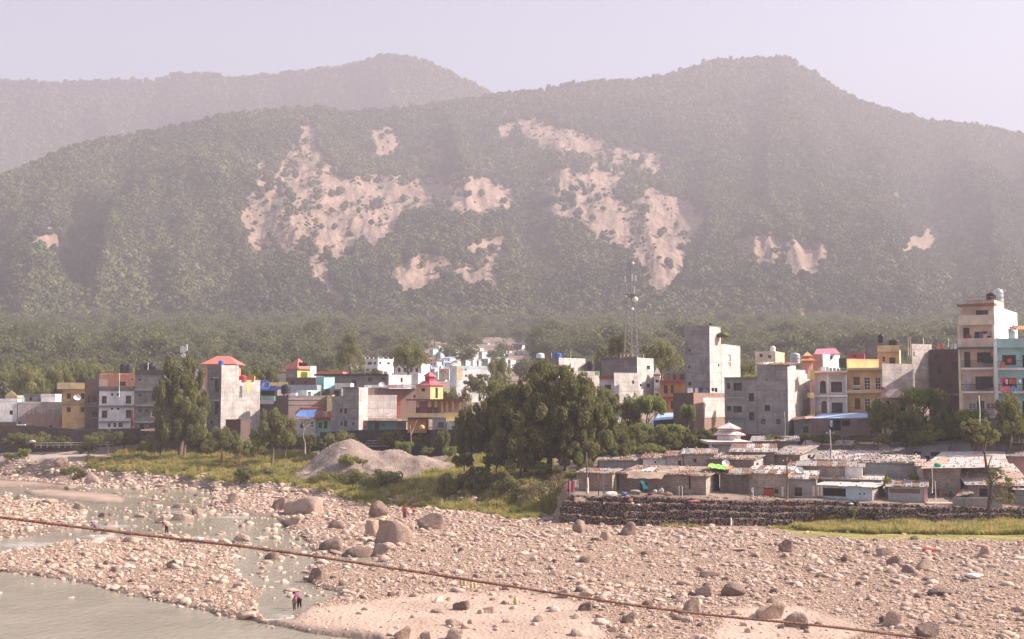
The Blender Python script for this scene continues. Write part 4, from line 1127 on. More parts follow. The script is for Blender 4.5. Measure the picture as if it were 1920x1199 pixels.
def slab_px(root, px0, px1, py0, py1, Y, depth, mat, name='slab', tilt=0.0):
    a = P(px0, py0, Y); b = P(px1, py1, Y); mb = MB(); mb.bx(a.x, b.x, Y, Y + depth, b.z, a.z); return mb.build(name, mat, root)
def simple_box(name, label, cat, px0, py0, px1, py1, Y, depth, mat, group=None):
    a = P(px0, py0, Y); b = P(px1, py1, Y); mb = MB(); mb.bx(a.x, b.x, Y, Y + depth, b.z, a.z)
    o = mb.build(name, mat, None, loc=((a.x + b.x) / 2, Y + depth / 2, b.z)); return tag(o, label, cat, group)
# roof of loose sheets held down with stones
ROOFST = [proto(170 + k, 1, .8, .75, m_stone).data for k in range(4)]
def sheet_roof(root, pts, n, mats, stones=0, seed=1, thick=.05, ov=.25, big=1.0):
    """pts: four corners (front left, front right, back right, back left) of a sloping roof"""
    r = random.Random(seed); a, b, c, d = [Vector(q) for q in pts]
    ex = (b - a).normalized() * ov; ey = (d - a).normalized() * ov
    a, b, c, d = a - ex - ey, b + ex - ey, c + ex + ey * .3, d - ex + ey * .3
    nx, ny = n
    for j in range(ny):
        for i in range(nx):
            u0, u1, v0, v1 = i / nx - .01, (i + 1) / nx + .012, j / ny - .02, (j + 1) / ny + .03
            def q(u, v): return (a * (1 - u) + b * u) * (1 - v) + (d * (1 - u) + c * u) * v
            off = Vector((0, 0, .015 * (i % 2) + .03 * j + r.uniform(0, .05))); sk = Vector((r.uniform(-.1, .1), r.uniform(-.12, .12), 0))
            K = [q(u0, v0) + off + sk, q(u1, v0) + off + sk, q(u1, v1) + off + sk, q(u0, v1) + off + sk]
            mb = MB(); dz = Vector((0, 0, thick))
            # corrugated top
            m_ = 8; v = []; f = []
            for k in range(m_ + 1):
                w = k / m_; h = Vector((0, 0, .025 if k % 2 else 0)); v += [K[0].lerp(K[1], w) + h, K[3].lerp(K[2], w) + h, K[0].lerp(K[1], w) + h - dz, K[3].lerp(K[2], w) + h - dz]
            for k in range(m_): e = 4 * k; f += [(e, e + 4, e + 5, e + 1), (e + 2, e + 3, e + 7, e + 6), (e, e + 2, e + 6, e + 4), (e + 1, e + 5, e + 7, e + 3)]
            f += [(0, 1, 3, 2), (4 * m_, 4 * m_ + 2, 4 * m_ + 3, 4 * m_ + 1)]
            mb.raw(v, f); mb.build('roof_sheet', mats[r.randrange(len(mats))], root)
    if stones:
        V = []; Fc = []; nn = 0
        for _ in range(stones):
            e = r.random() < .45; u = r.random(); v_ = (r.uniform(0, .06) if e else r.random())
            pt = (a * (1 - u) + b * u) * (1 - v_) + (d * (1 - u) + c * u) * v_
            me = ROOFST[r.randrange(4)]; s = r.uniform(.10, .22) * big; an = r.random() * 6; ca, sa = math.cos(an), math.sin(an)
            vv = [(pt.x + (q.co.x * ca - q.co.y * sa) * s, pt.y + (q.co.x * sa + q.co.y * ca) * s, pt.z + .10 + s * .3 + q.co.z * s) for q in me.vertices]
            V += vv; Fc += [tuple(nn + i for i in p_.vertices) for p_ in me.polygons]; nn += len(vv)
        o = MB().raw(V, Fc).build('roof_stones', m_stone, root, True); o['kind'] = 'stuff'
# ================================================================== THE TOWN, left to right
HS = House
# --- far left compound
h = HS('compound_building', 'whitewashed long compound wall building at the left edge', 'building', -60, 33, 33, 748, 795, 250, -14, 6, WHITE, par=.5, wf=[(18, 770, 24, 778)])
h = HS('compound_building', 'long whitewashed block building with bare column stubs before it', 'building', 34, 117, 117, 754, 792, 252, -14, 7, BLOCKW, par=.4)
for i, px in enumerate((36, 41, 57, 62, 78, 83, 99)):
    simple_box('column_stub', 'unfinished concrete column stub in front of the whitewashed wall', 'column', px - 1, 766 if i % 2 else 768, px + 1, 792, 250.2, .25, PEACH, 'unfinished column stubs')
h = HS('low_house', 'low red brick house below the whitewashed wall', 'house', 50, 116, 116, 777, 812, 247, -14, 2.5, BRICKR, par=.3, wf=[(60, 798, 66, 806), (92, 798, 98, 806)])
h = HS('grey_house', 'grey brick house on the roof line behind the whitewashed wall', 'house', 44, 76, 76, 739, 765, 262, -10, 7, CONCD, par=.3, wf=[(55, 745, 60, 752)])
h = HS('white_house', 'plain white block house between the grey brick house and the yellow building', 'house', 77, 103, 103, 739, 765, 258, -10, 7, WHITE, par=.4)
h = HS('yellow_house', 'small pale yellow house with a gabled parapet and teal window at the left', 'house', 10, 32, 32, 742, 765, 262, -10, 6, YELP, par=.3, wf=[(15, 748, 24, 758, 'w')])
MB().raw([h.F.at(0, h.z1, .05), h.F.at(h.w, h.z1, .05), h.F.at(h.w * .5, h.z1 + 1.1, .05), h.F.at(0, h.z1, -.2), h.F.at(h.w, h.z1, -.2), h.F.at(h.w * .5, h.z1 + 1.1, -.2)], [(0, 1, 2), (5, 4, 3), (0, 2, 5, 3), (2, 1, 4, 5)]).build('gable', YELP, h.root)
h = HS('teal_shed', 'teal painted shed beside the small pale yellow house', 'shed', 33, 43, 43, 746, 765, 260, -10, 5, TEAL, par=.2)
h = HS('gatehouse', 'dark low shop with a teal door at the far left bank', 'shop', -40, 32, 32, 792, 842, 243, -14, 5, STONEW, par=.3, wf=[(-6, 806, 7, 832, 'x'), (14, 800, 26, 830)], z0drop=1)
h = HS('low_house', 'small white walled hut beside the teal doored shop', 'hut', 33, 48, 48, 796, 842, 244, -14, 4, WHITE, par=.3, wf=[(38, 806, 43, 816)])

# --- yellow building
h = HS('yellow_building', 'two storey ochre yellow building with a wide top band at the left', 'building', 117, 160, 160, 719, 792, 247, -8, 9, YEL, par=0,
       wf=[(125, 738, 133, 748, 'g'), (151, 738, 158.5, 748, 'g'), (125, 764, 133, 773, 'g'), (151, 764, 158.5, 773, 'g')])
h.band(718, 730, YELP, .9, 'fascia', px0=109, px1=161); h.band(755, 757.5, CONC, .8, 'ledge', px0=111, px1=160)
dish((P(145, 755, 246).x, 246, P(145, 755, 246).z), .75, -1.2, 'satellite dish on the ledge of the ochre yellow building')
pole(145.5, 756, 782, 246, .05, 'thin white pipe pole before the ochre yellow building', WPAINT)
# --- brick red
h = HS('brick_building', 'narrow dark red brick building between the yellow and the white one', 'building', 160.3, 185.3, 185.3, 711, 812, 246.5, -8, 9, BRICKD, par=0,
       wf=[(173, 743, 182, 756, 'g'), (173, 771, 183, 783, 'g'), (164, 742, 169, 756), (165, 796, 168, 800), (177, 795, 180, 799)])
h.band(760, 762.5, CONCD, .15, 'ledge')
# --- white building
h = HS('white_building', 'two storey white building with dark windows and a mouldy black parapet', 'building', 185.8, 252, 252, 726, 806, 246, -8, 9, WHITE, par=.9, cap=CONCD,
       wf=[(191, 743, 200, 757, 'g'), (208, 738, 212.5, 742.5), (218.5, 738, 223.5, 742.5), (236, 742, 246, 757, 'g'), (191, 770, 201, 784, 'g'), (208, 765, 212, 769), (219, 765, 224, 769), (236, 769, 246, 784, 'g'),
           (202, 794, 207, 801), (213, 794, 218, 801), (222, 793, 230, 801), (247, 793, 251, 800)])
h.band(760.5, 764, CONCD, .35); h.band(790, 792.5, CONCD, .3); h.band(724.5, 728, CONCD, .3, 'cornice')
h = HS('salmon_building', 'salmon orange terrace building behind the white one', 'building', 186, 253, 253, 700, 740, 258, -8, 8, SALM, par=.5, wf=[(246, 710, 250, 713), (222, 716, 236, 724, 'x')], cap=ORAN)
water_tank(h.roofpt(228, .3), 1.0, 2.2, BLACK, 'left black water tank of the pair above the salmon terrace', .5); water_tank(h.roofpt(236, .3), .95, 2.1, BLACK, 'right black water tank of the pair above the salmon terrace', .5)
pole(223.5, 700, 745, 245, .06, 'white drain pole rising over the white building parapet', WPAINT)
# --- grey building 4
h = HS('grey_building', 'three storey bare grey concrete building half hidden by the tall left tree', 'building', 252.6, 308, 308, 694, 812, 246.3, -8, 9, CONCD, par=1.1, cap=plaster((.10, .085, .08), .5),
       wf=[(259, 710, 265, 714), (259, 739, 265, 743), (284, 739, 292, 752), (260, 768, 266, 773), (284, 768, 293, 782, 'w'), (273, 768, 276, 772), (262, 795, 270, 805), (280, 795, 288, 806)])
h.band(730, 733, CONC, .3); h.band(759, 762, CONC, .4, px0=252, px1=300); h.band(791, 793.5, CONC, .3)
for i, px in enumerate((269, 278, 284)): water_tank(h.roofpt(px, .4), .75, 2.3 if i < 2 else 1.8, BLACK, ['leftmost', 'middle', 'rightmost'][i] + ' black water tank on the bare grey concrete building', .3)
pole(277.5, 680, 694, 247, .06, 'short white pole among the black tanks on the grey building', WPAINT)
h = HS('pale_building', 'pale pinkish building glimpsed through the tall left tree', 'building', 310, 386, 386, 692, 790, 262, -6, 8, WHITE, par=.5, wf=[(320, 705, 328, 716), (345, 705, 353, 716), (320, 740, 328, 752), (345, 740, 353, 752)])
# --- red hip roof
h = HS('orange_house', 'orange walled house with a broad red hip roof behind the concrete tower', 'house', 384, 440, 440, 683, 745, 262, -4, 8, SALM, par=0)
c = (h.C + h.df * h.w / 2 + h.ds * h.d / 2); hip_roof(h.root, c.x, c.y, h.z1, h.w / 2, h.d / 2, 1.9, 0, REDROOF, h.w * .22, ov=.7)
# --- concrete tower left
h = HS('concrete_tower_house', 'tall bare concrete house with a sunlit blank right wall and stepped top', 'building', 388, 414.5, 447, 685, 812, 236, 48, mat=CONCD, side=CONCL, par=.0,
       wf=[(395, 709, 400, 713), (394, 790, 398, 796), (403, 712, 411, 735), (403, 755, 411, 778)])
h.band(708, 709.5, WHITE, .5, 'ledge', px0=402, px1=412); h.band(750, 751.5, WHITE, .5, 'ledge', px0=402, px1=412)
e = h.C + h.ds * h.d; xx, yy_ = unproj(e.x, e.y, h.z1); 
h2 = HS('x', 'x', 'x', 447 - 1, 447, 487.5, 713, 812, e.y + .05, 48, mat=CONCL, par=.25, root=h.root)
water_tank(h.roofpt(407, .2) + Vector((0, 0, .1)), .55, .9, BLUE, 'small blue water tank on top of the stepped concrete house')
a = P(455, 713, e.y + 1.2); water_tank(a - Vector((0, 0, .3)), .75, 1.3, plain((.45, .05, .06)), 'red water tank on the lower roof of the stepped concrete house')
a = P(469, 713, e.y + 2); o = MB(); o.bx(a.x - .8, a.x + .8, a.y, a.y + 1.2, a.z - .2, a.z + .8); tag(o.build('storage_box', ORANGE, None, loc=a), 'orange and white box beside the red tank on the stepped house', 'box')
cloth(463, 714, 5, 22, e.y + .3, (.55, .62, .12), 'yellow green cloth hanging down the sunlit concrete wall', .8)
h = HS('ruined_hut', 'low broken brick hut at the foot of the stepped concrete house', 'hut', 424, 452, 470, 787, 820, 232, 20, 4, BRICKD, par=.2)
# --- blue awning shop roofs
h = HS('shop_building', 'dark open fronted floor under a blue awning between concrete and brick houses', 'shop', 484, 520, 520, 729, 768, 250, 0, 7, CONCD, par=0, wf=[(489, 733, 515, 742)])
a, b = P(482, 723, 248.5), P(520, 731, 248); MB().raw([P(488, 722, 250), P(506, 723, 250), P(506, 731, 247), P(481, 730, 247), P(488, 723, 250), P(506, 724, 250), P(506, 732, 247), P(481, 731, 247)], [(0, 1, 2, 3), (7, 6, 5, 4), (3, 2, 6, 7), (0, 3, 7, 4), (1, 0, 4, 5), (2, 1, 5, 6)]).build('awning', BLUE, h.root)
slab_px(h.root, 505, 536, 726, 731, 247.2, 2, plain((.12, .16, .5)), 'fascia')
slab_px(h.root, 489, 515, 743, 752, 249.2, .5, MINT, 'counter_wall'); 
h = HS('white_ledge_building', 'low white slab roofed annex with a red band under the blue awning shop', 'building', 483, 514, 514, 752, 830, 244, 0, 5, CONCD, par=0); h.band(751, 758, WHITE, .7, 'slab'); h.band(759, 762, RED, .5, 'band')
def board(px0, py0, px1, py1, Y, mat, name, label, cat):
    a, b = P(px0, py0, Y), P(px1, py1, Y); mb = MB(); mb.bx(a.x, b.x, Y, Y + .12, b.z, a.z); return tag(mb.build(name, mat, None, loc=((a.x + b.x) / 2, Y, b.z)), label, cat)
def textmat(c, ink, sc):
    """a printed board: rows of unreadable ink dashes"""
    t = NT('printed_board'); p = t.pos(); n = t.noise(t.scale(p, (sc, 1, .3)), 3.0, 3, .8)
    t.col(t.mix(t.ramp(n, .52, .6), c, ink)); return t.m
board(487, 713, 504, 727, 247.8, textmat((.06, .15, .50), (.6, .6, .6), .6), 'blue_tank_panel', 'blue panel with pale marks on the roof beside the yellow banner', 'panel')
board(505, 717, 540, 724, 247.6, textmat((.78, .66, .30), (.55, .2, .1), 1.6), 'banner', 'long yellow banner sign with red lettering marks above the blue fascia', 'sign')
h = HS('flat_roof', 'pale corrugated flat roof stretching behind the blue fascia', 'shed', 540, 594, 594, 722, 735, 256, 0, 8, TIN, par=0)
# --- pyramid red roof house
h = HS('hip_roof_house', 'house with a red pyramid roof and a lime green upper wall', 'house', 536, 557, 581, 692, 725, 285, 38, mat=CONC, side=YELG, par=0)
h2 = HS('x', 'x', 'x', 580, 581, 592.5, 685, 712, 286, 38, mat=WHITE, par=.2, root=h.root)
c = h.C + h.df * h.w / 2 + h.ds * h.d / 2; hip_roof(h.root, c.x, c.y, h.z1 + .05, h.w / 2, h.d / 2, 2.6, h.th, REDROOF, 0, ov=.4)
for i, px in enumerate((563, 569, 575)): water_tank(P(px, 687, 284.5), .42, 1.0, BLACK, ['left', 'centre', 'right'][i] + ' black tank of the three before the red pyramid roof')
h = HS('white_house', 'long low white house with a red band left of the pyramid roof', 'house', 516, 536, 536, 698, 725, 292, 0, 7, WHITE, par=.4, cap=plain((.6, .18, .14)))
h = HS('white_house', 'long low white house with a red band right of the pyramid roof', 'house', 593, 642, 642, 697, 720, 296, 0, 7, WHITE, par=.9, cap=plain((.6, .18, .14)))
h = HS('brick_house', 'dark brick house just below the lime green wall', 'house', 536, 592, 592, 708, 735, 270, 5, 8, BRICKD, par=0, wf=[(545, 714, 552, 722), (570, 714, 577, 722)])
# --- light blue hut
h = HS('blue_hut', 'light blue rooftop room with a teal shaded side', 'house', 593, 607, 627, 707, 740, 262, 40, mat=TEAL, side=LBLUE, par=.2)
h = HS('white_annex', 'low white parapet right of the light blue rooftop room', 'building', 627.5, 657, 657, 719, 735, 262, 3, 4, WHITE, par=.3)
h = HS('long_grey_building', 'long shaded grey building with a flat overhanging roof', 'building', 606, 728, 728, 703, 740, 272, 6, 9, CONCD, par=0, wf=[(714, 708, 722, 713), (660, 713, 668, 724), (690, 708, 698, 716)])
h.band(701.5, 705, BLACK, .6, 'roof_edge', px0=590, px1=729)
h = HS('white_house', 'white sunlit house end with one small window left of the pink cupola', 'house', 727, 729, 771, 703, 745, 271, 50, mat=WHITE, par=.3, ws=[(751, 709, 755, 717)])
h = HS('white_villa', 'white two storey villa with little corner turrets on its parapet', 'villa', 683, 708, 738, 673, 705, 360, 35, mat=WHITE, side=WHITEC, par=.9, wf=[(689, 678, 697, 684), (701, 678, 705, 684)], ws=[(711, 678, 715, 683), (726, 679, 731, 684)])
for f_ in (h.F, h.S):
    for k in range(4):
        mb = MB(); u = .2 + (f_.L - .4) * k / 3; f_.plate(mb, u - .15, u + .15, h.z1 + .003, h.z1 + .5, -.2, .05); mb.build('turret', WHITE, h.root)
h = HS('white_block', 'white apartment block behind the round crowned tree', 'building', 740, 790, 806, 682, 735, 330, 10, 9, WHITE, par=.5, wf=[(746, 690, 751, 698), (757, 690, 762, 698), (768, 690, 773, 698), (779, 690, 784, 698), (746, 706, 751, 714), (779, 706, 784, 714)])
h = HS('white_terrace', 'long white building with a crenellated top behind the treetops', 'building', 735, 784, 784, 700, 720, 300, 0, 8, WHITE, par=.8)

# --- brick complex
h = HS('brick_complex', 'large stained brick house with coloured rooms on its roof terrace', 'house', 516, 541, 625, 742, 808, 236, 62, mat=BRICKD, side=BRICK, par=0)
h.band(747, 750, CONC, .12, 'ledge', 'S'); h.band(764, 766, RED, .6, 'awning_slab', 'S', px0=565, px1=610)
h.band(757, 759, CONC, .1, 'ledge', 'S')
h = HS('rooftop_room', 'small whitewashed rooftop room with a square dark window on the brick house', 'room', 534, 555, 555, 737, 760, 243, 0, 4, WHITE, par=.2, wf=[(537, 740, 542, 746)])
h = HS('rooftop_room', 'grey and mint green rooftop room with a brown door on the brick house', 'room', 555.5, 575, 601, 732, 760, 245, 20, mat=BLUEG, side=MINT, par=.1, ws=[(577, 735, 583, 748, 'x'), (588, 739, 591, 743)])
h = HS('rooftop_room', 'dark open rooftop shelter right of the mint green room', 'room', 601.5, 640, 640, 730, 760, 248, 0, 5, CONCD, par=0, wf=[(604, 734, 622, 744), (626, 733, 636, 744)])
h = HS('yellow_room', 'narrow cream yellow wall right above the brick terrace', 'room', 613, 623, 623, 741, 765, 238.5, 0, 3, YELP, par=.1)
water_tank(P(536, 739, 240), 1.0, 1.9, BLACK, 'large black water tank at the left end of the brick terrace')
water_tank(P(616, 740, 243), .8, 1.2, BLACK, 'black water tank in front of the dark rooftop shelter')
def tarp(name, label, P4, mat, cat='tarpaulin', sag=.25, n=8, th=.03):
    a, b, c, d = [Vector(q) for q in P4]; v = []; f = []
    for s_ in (0, 1):
        for j in range(n + 1):
            for i in range(n + 1):
                u, w = i / n, j / n; q = (a * (1 - u) + b * u) * (1 - w) + (d * (1 - u) + c * u) * w
                q = q + Vector((0, 0, -sag * math.sin(math.pi * u) * math.sin(math.pi * w) + .06 * math.sin(u * 17 + w * 5) - th * s_)); v.append(q)
    m_ = (n + 1) ** 2
    for s_ in (0, 1):
        for j in range(n):
            for i in range(n):
                e = s_ * m_ + j * (n + 1) + i; q = (e, e + 1, e + n + 2, e + n + 1); f.append(q if not s_ else q[::-1])
    return tag(MB().raw(v, f).build(name, mat, None, True, loc=a), label, cat)
tarp('blue_tarpaulin', 'blue tarpaulin slung over a lean-to on the brick house', [P(554, 781, 229), P(588, 784, 229), P(594, 768, 236), P(562, 769, 236)], BLUET)
h = HS('white_hut', 'white lower house with two small windows under the blue tarpaulin', 'house', 553, 592, 592, 786, 806, 234.5, 8, 5, WHITE, par=.2, wf=[(563, 792, 569, 803), (583, 791, 587.5, 800)])
h = HS('mint_hut', 'pale mint lower house with a red slab above it', 'house', 594, 623, 623, 784, 806, 234.5, 8, 5, MINT, par=0, wf=[(597, 793, 604, 803), (607, 790, 614, 804, 'x')]); h.band(783, 787, RED, .6, 'slab')
for i, (px, w, c_) in enumerate(((604, 4, (.5, .3, .3)), (609, 5, (.6, .45, .4)), (614, 8, (.7, .22, .06)))): cloth(px, 771, w, 11, 231.5, c_, ['dull red cloth', 'pale cloth', 'orange cloth'][i] + ' drying on the ledge right of the blue tarpaulin')
# --- grey building 13
h = HS('grey_building', 'bare grey concrete building with a stepped top and a sunlit corner strip', 'building', 643, 673, 690, 727, 824, 224, 33, mat=CONC, side=CONCL, par=0, wf=[(645.5, 766, 650.5, 776), (645, 789, 651, 800), (661, 793, 664, 797)])
e = h.C + h.df * h.w
h2 = HS('x', 'x', 'x', 622.5, 642.6, 643, 743, 824, e.y + .1, 33, mat=CONC, par=0, root=h.root, wf=[(637, 767, 641, 774), (638.5, 791, 642, 798)], depth=4)
h.band(784, 785.5, CONCD, .1); h.band(726, 728, CONCD, .4, 'roof_edge')
h = HS('plaster_wall_house', 'house with a large patched grey plaster wall beside the sunlit corner', 'house', 688, 689, 744, 741, 824, 232, 64, mat=CONCL, par=0, roofmat=CONC)
h = HS('brick_wall_house', 'brick house behind the plaster wall with two red painted piers', 'house', 688, 689, 782, 729, 824, 238, 66, mat=BRICKR, par=0, ws=[(775, 741, 779, 747)])
for (a_, b_) in ((744, 752), (744, 750)): h.band(741 if a_ == 744 and b_ == 752 else 760, 758 if b_ == 752 else 788, plain((.5, .12, .08)), .12 if b_ == 752 else .14, 'pier', 'S', px0=a_, px1=b_)
sheet_roof(h.root, [P(686, 728, 239), P(783, 727, 239), P(783, 722, 245), P(686, 723, 245)], (7, 1), [RUST, CONCD, TIN], 40, 3)
dish(P(716, 729, 238), .6, -1.5, 'satellite dish leaning over the brick wall top')
h = HS('teal_house', 'low shabby teal painted house under wavy dark tin sheets', 'house', 686, 743, 743, 789, 832, 227, 3, 6, TEAL, par=0, wf=[(703, 793, 711, 806, 'x'), (716, 795, 722, 800)])
sheet_roof(h.root, [P(683, 789, 225.5), P(764, 790, 225.5), P(764, 786, 232), P(686, 785, 232)], (8, 1), [CONCD, RUST], 20, 4)
h = HS('low_house', 'small grey hut right of the shabby teal house', 'hut', 743.5, 762, 762, 790, 832, 228, 3, 5, CONC, par=0)
lump(686, 803, 7, 8, 225.5, (.5, .12, .06), 'red orange bundle beside the shabby teal house', 'bundle', 'cloth_bundle', 5)

# --- cupola house
R = thing('shrine_house', 'yellow house with a pink pyramid roof and cupola over an open pillared veranda', 'building', P(810, 824, 224))
def part(px0, px1, py0, py1, Y, D, mat, name): return slab_px(R, px0, px1, py0, py1, Y, D, mat, name)
h = HS('x', 'x', 'x', 780, 807, 830.5, 723, 751, 220, 42, mat=YELG if 0 else YELP, side=YELB, par=0, root=R, wf=[(790, 728, 797, 734.5, 'd')], ws=[(816, 727.5, 821, 747, 'x')], z0drop=0)
c = h.C + h.df * h.w / 2 + h.ds * h.d / 2; hw, hd = h.w / 2, h.d / 2
nz = P(805, 714.5, c.y).z
def frustum(cx, cy, z0, hx, hy, z1, kx, ky, th, mat, name, flare=0):
    u = Vector((math.cos(th), -math.sin(th), 0)); v = Vector((math.sin(th), math.cos(th), 0)); mb = MB()
    A = [Vector((cx, cy, z0)) + u * a * hx + v * b * hy for a, b in ((-1, -1), (1, -1), (1, 1), (-1, 1))]
    Mi = [Vector((cx, cy, z0 + (z1 - z0) * (.42 if flare else .5))) + u * a * (hx * .5 + kx * .5) * (.9 if flare else 1) + v * b * (hy * .5 + ky * .5) * (.9 if flare else 1) for a, b in ((-1, -1), (1, -1), (1, 1), (-1, 1))]
    B_ = [Vector((cx, cy, z1)) + u * a * kx + v * b * ky for a, b in ((-1, -1), (1, -1), (1, 1), (-1, 1))]
    for i in range(4): j = (i + 1) % 4; mb.poly([A[i], A[j], Mi[j], Mi[i]]); mb.poly([Mi[i], Mi[j], B_[j], B_[i]])
    mb.poly(B_); mb.poly(A[::-1]); return mb.build(name, mat, R)
frustum(c.x, c.y, h.z1 + .02, hw + .35, hd + .35, nz, .85, .85, h.th, PINKROOF, 'roof', 1)
frustum(c.x, c.y, nz + .003, .62, .62, P(805, 706.5, c.y).z, .62, .62, h.th, plain((.42, .05, .08)), 'cupola')
frustum(c.x, c.y, P(805, 706.4, c.y).z, .98, .98, P(805, 697, c.y).z, .03, .03, h.th, PINKROOF, 'cupola_roof')
MB().tube([(c.x, c.y, P(805, 698, c.y).z), (c.x, c.y, P(805, 692, c.y).z)], .04, 5).build('finial', YELB, R)
part(761, 868, 748.8, 751.5, 217, 8, MAROON, 'veranda_roof')
part(764, 833, 775, 783, 217.6, .3, YELP, 'parapet'); part(833.2, 876, 774, 790, 217.4, .3, YELB, 'parapet'); part(764, 876, 783.5, 786.2, 217.9, 7.5, MAROON, 'veranda_floor')
for i, (a_, b_, s_) in enumerate(((780, 786, 1), (802, 808.5, 1), (814, 820, 1), (827, 831, 0), (836, 840, 0), (847.5, 851, 0), (861, 864, 0))):
    p1 = part(a_, b_, 751.6, 764 if s_ else 775, 218.2, .55, YEL, 'pillar')
    if s_: part(a_ - .5, b_ + .5, 764.1, 778, 218.1, .7, MAROON, 'pillar_base')
part(786, 802, 752, 775, 222, .3, PINK, 'back_wall'); part(820, 876, 752, 775, 224.5, .3, CREAM, 'back_wall'); part(764, 800, 786.5, 812, 219, 5, ORAN, 'ground_floor')
h = HS('grey_hut', 'low grey hut with a dark window under the yellow veranda', 'hut', 811, 837, 837, 784, 830, 216.5, 4, 5, CONC, par=.15, wf=[(822, 792, 832, 803)])
h = HS('grey_hut', 'low grey shed under the bright yellow parapet beside the big tree', 'hut', 838, 874, 874, 791, 830, 215.5, 4, 5, CONCL, par=.1, wf=[(848, 799, 854, 806)])
lump(791, 806, 11, 10, 216, YELB, 'yellow domed shrine stone in the dark below the veranda', 'shrine', 'small_shrine', 6)
# --- white L building behind
h = HS('white_building', 'white two storey building with a cream corner strip and small square windows', 'building', 843, 856, 930, 686, 745, 340, 62, mat=BLUEG, side=WHITE, par=.9, wf=[(848, 690, 853, 698)],
       ws=[(864.5, 691, 867.5, 695), (871, 691, 875, 695), (880, 690, 883, 693.5), (864.5, 703, 867, 707), (872, 703, 876, 707), (880, 702.5, 882.5, 706), (893, 690, 897, 694), (905, 690, 909, 694), (893, 702, 897, 706)])
h.band(687, 712, YELP, .06, 'corner_strip', 'S', px0=856.3, px1=866)
# --- behind the big tree
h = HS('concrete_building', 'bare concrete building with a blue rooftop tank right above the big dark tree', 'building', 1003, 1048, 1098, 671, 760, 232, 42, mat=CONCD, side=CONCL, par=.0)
h2 = HS('x', 'x', 'x', 1068, 1070, 1124, 696, 770, 226, 56, mat=CONCL, par=.2, root=h.root)
water_tank(P(1046, 671.5, 233.5), .75, 1.0, BLUE, 'blue water tank on the bare concrete building by the big tree')
water_tank(P(1013, 672, 236), .8, 1.0, WPAINT, 'white water tank left of the blue one above the big tree')
pole(1034, 662, 672, 233, .05, 'thin white post left of the blue rooftop tank', WPAINT); pole(1070, 658, 671, 236, .04, 'thin mast on the bare concrete building', WPAINT)
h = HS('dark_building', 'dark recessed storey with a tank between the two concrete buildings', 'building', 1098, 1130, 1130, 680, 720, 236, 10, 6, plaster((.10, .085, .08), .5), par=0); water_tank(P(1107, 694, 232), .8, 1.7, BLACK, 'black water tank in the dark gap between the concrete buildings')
h = HS('concrete_building', 'large concrete building with small red framed windows beneath the lattice mast', 'building', 1128, 1195, 1226, 671, 760, 216, 36, mat=CONCD, side=CONCL, par=0, ws=[(1212.5, 686, 1219, 692.5, 'g'), (1212.5, 720, 1219, 726.5, 'g'), (1199.5, 720, 1203, 725)])
h.band(669.5, 672, CONCD, .4, 'roof_edge', px0=1124, px1=1196)
h2 = HS('x', 'x', 'x', 1150.5, 1152, 1197.5, 699, 780, 205, 52, mat=CONCL, par=0, root=h.root, ws=[(1184.5, 714, 1189, 720)])
for i, px in enumerate((1163, 1170, 1177, 1186, 1206)):
    simple_box('column_stub', 'unfinished column stub sticking up from the concrete roof under the mast', 'column', px, 664, px + 2, 672, 217 + i, .3, PEACH, 'column stubs under the mast')
h = HS('white_house', 'white house with a thick dark red band left of the large concrete building', 'house', 1124, 1151, 1151, 710, 775, 207, 6, 6, WHITE, par=0, wf=[(1134, 722, 1145.5, 731, 'g')]); h.band(705, 711, RED, .5, 'red_band')
cloth(1115, 697, 8, 7, 209, (.25, .75, .12), 'bright green cloth hung at the terrace edge left of the concrete building')
h = HS('shrine_tower', 'narrow white and red tiered house between the concrete and the orange building', 'house', 1226.5, 1238, 1238, 704, 780, 218, 0, 5, WHITEC, par=0, wf=[(1229, 712, 1235, 718, 'g'), (1229, 738, 1235, 744, 'g')])
for y_ in (702, 727, 746): h.band(y_, y_ + 3, plain((.55, .08, .08)) if y_ != 727 else WHITE, .6, 'ledge')
c = h.C + h.df * h.w / 2 + h.ds * 1.2; hip_roof(h.root, c.x, c.y, h.z1 + .1, .7, .7, 1.4, 0, CONCL)
# --- lattice mast
R = thing('cell_tower', 'tall grey lattice mobile mast with white panel antennas', 'tower', P(1183, 672, 246)); Y_ = 246
zb, zt = P(1183, 700, Y_).z, P(1183, 486, Y_).z; x0 = P(1183, 600, Y_).x
def hwid(z): return (1 - (z - zb) / (zt - zb)) * 1.15 + .42
mb = MB(); mb2 = MB(); zs_ = list(np.linspace(zb, zt, 19)); GALV = plain((.36, .34, .34), .5, .4)
for sx in (-1, 1):
    for sy in (-1, 1): mb.tube([(x0 + sx * hwid(z), Y_ + sy * hwid(z), z) for z in zs_], .075, 5)
for a_, b_ in zip(zs_, zs_[1:]):
    wa, wb = hwid(a_), hwid(b_)
    for k in range(4):
        q = [(-1, -1), (1, -1), (1, 1), (-1, 1)]; (ax, ay), (bx_, by_) = q[k], q[(k + 1) % 4]
        mb2.tube([(x0 + ax * wa, Y_ + ay * wa, a_), (x0 + bx_ * wb, Y_ + by_ * wb, b_)], .035, 4, False); mb2.tube([(x0 + bx_ * wa, Y_ + by_ * wa, a_), (x0 + ax * wb, Y_ + ay * wb, b_)], .035, 4, False)
        mb2.tube([(x0 + ax * wb, Y_ + ay * wb, b_), (x0 + bx_ * wb, Y_ + by_ * wb, b_)], .035, 4, False)
mb.build('mast_leg', GALV, R); mb2.build('bracing', GALV, R)
MB().tube([(x0, Y_, zt), (x0, Y_, P(0, 474, Y_).z)], .05, 5).build('lightning_rod', GALV, R)
MB().tube([(x0 + .1, Y_ - .1, zb), (x0 + .1, Y_ - .1, zt - 1)], .16, 6).build('cable_run', plain((.3, .28, .28)), R)
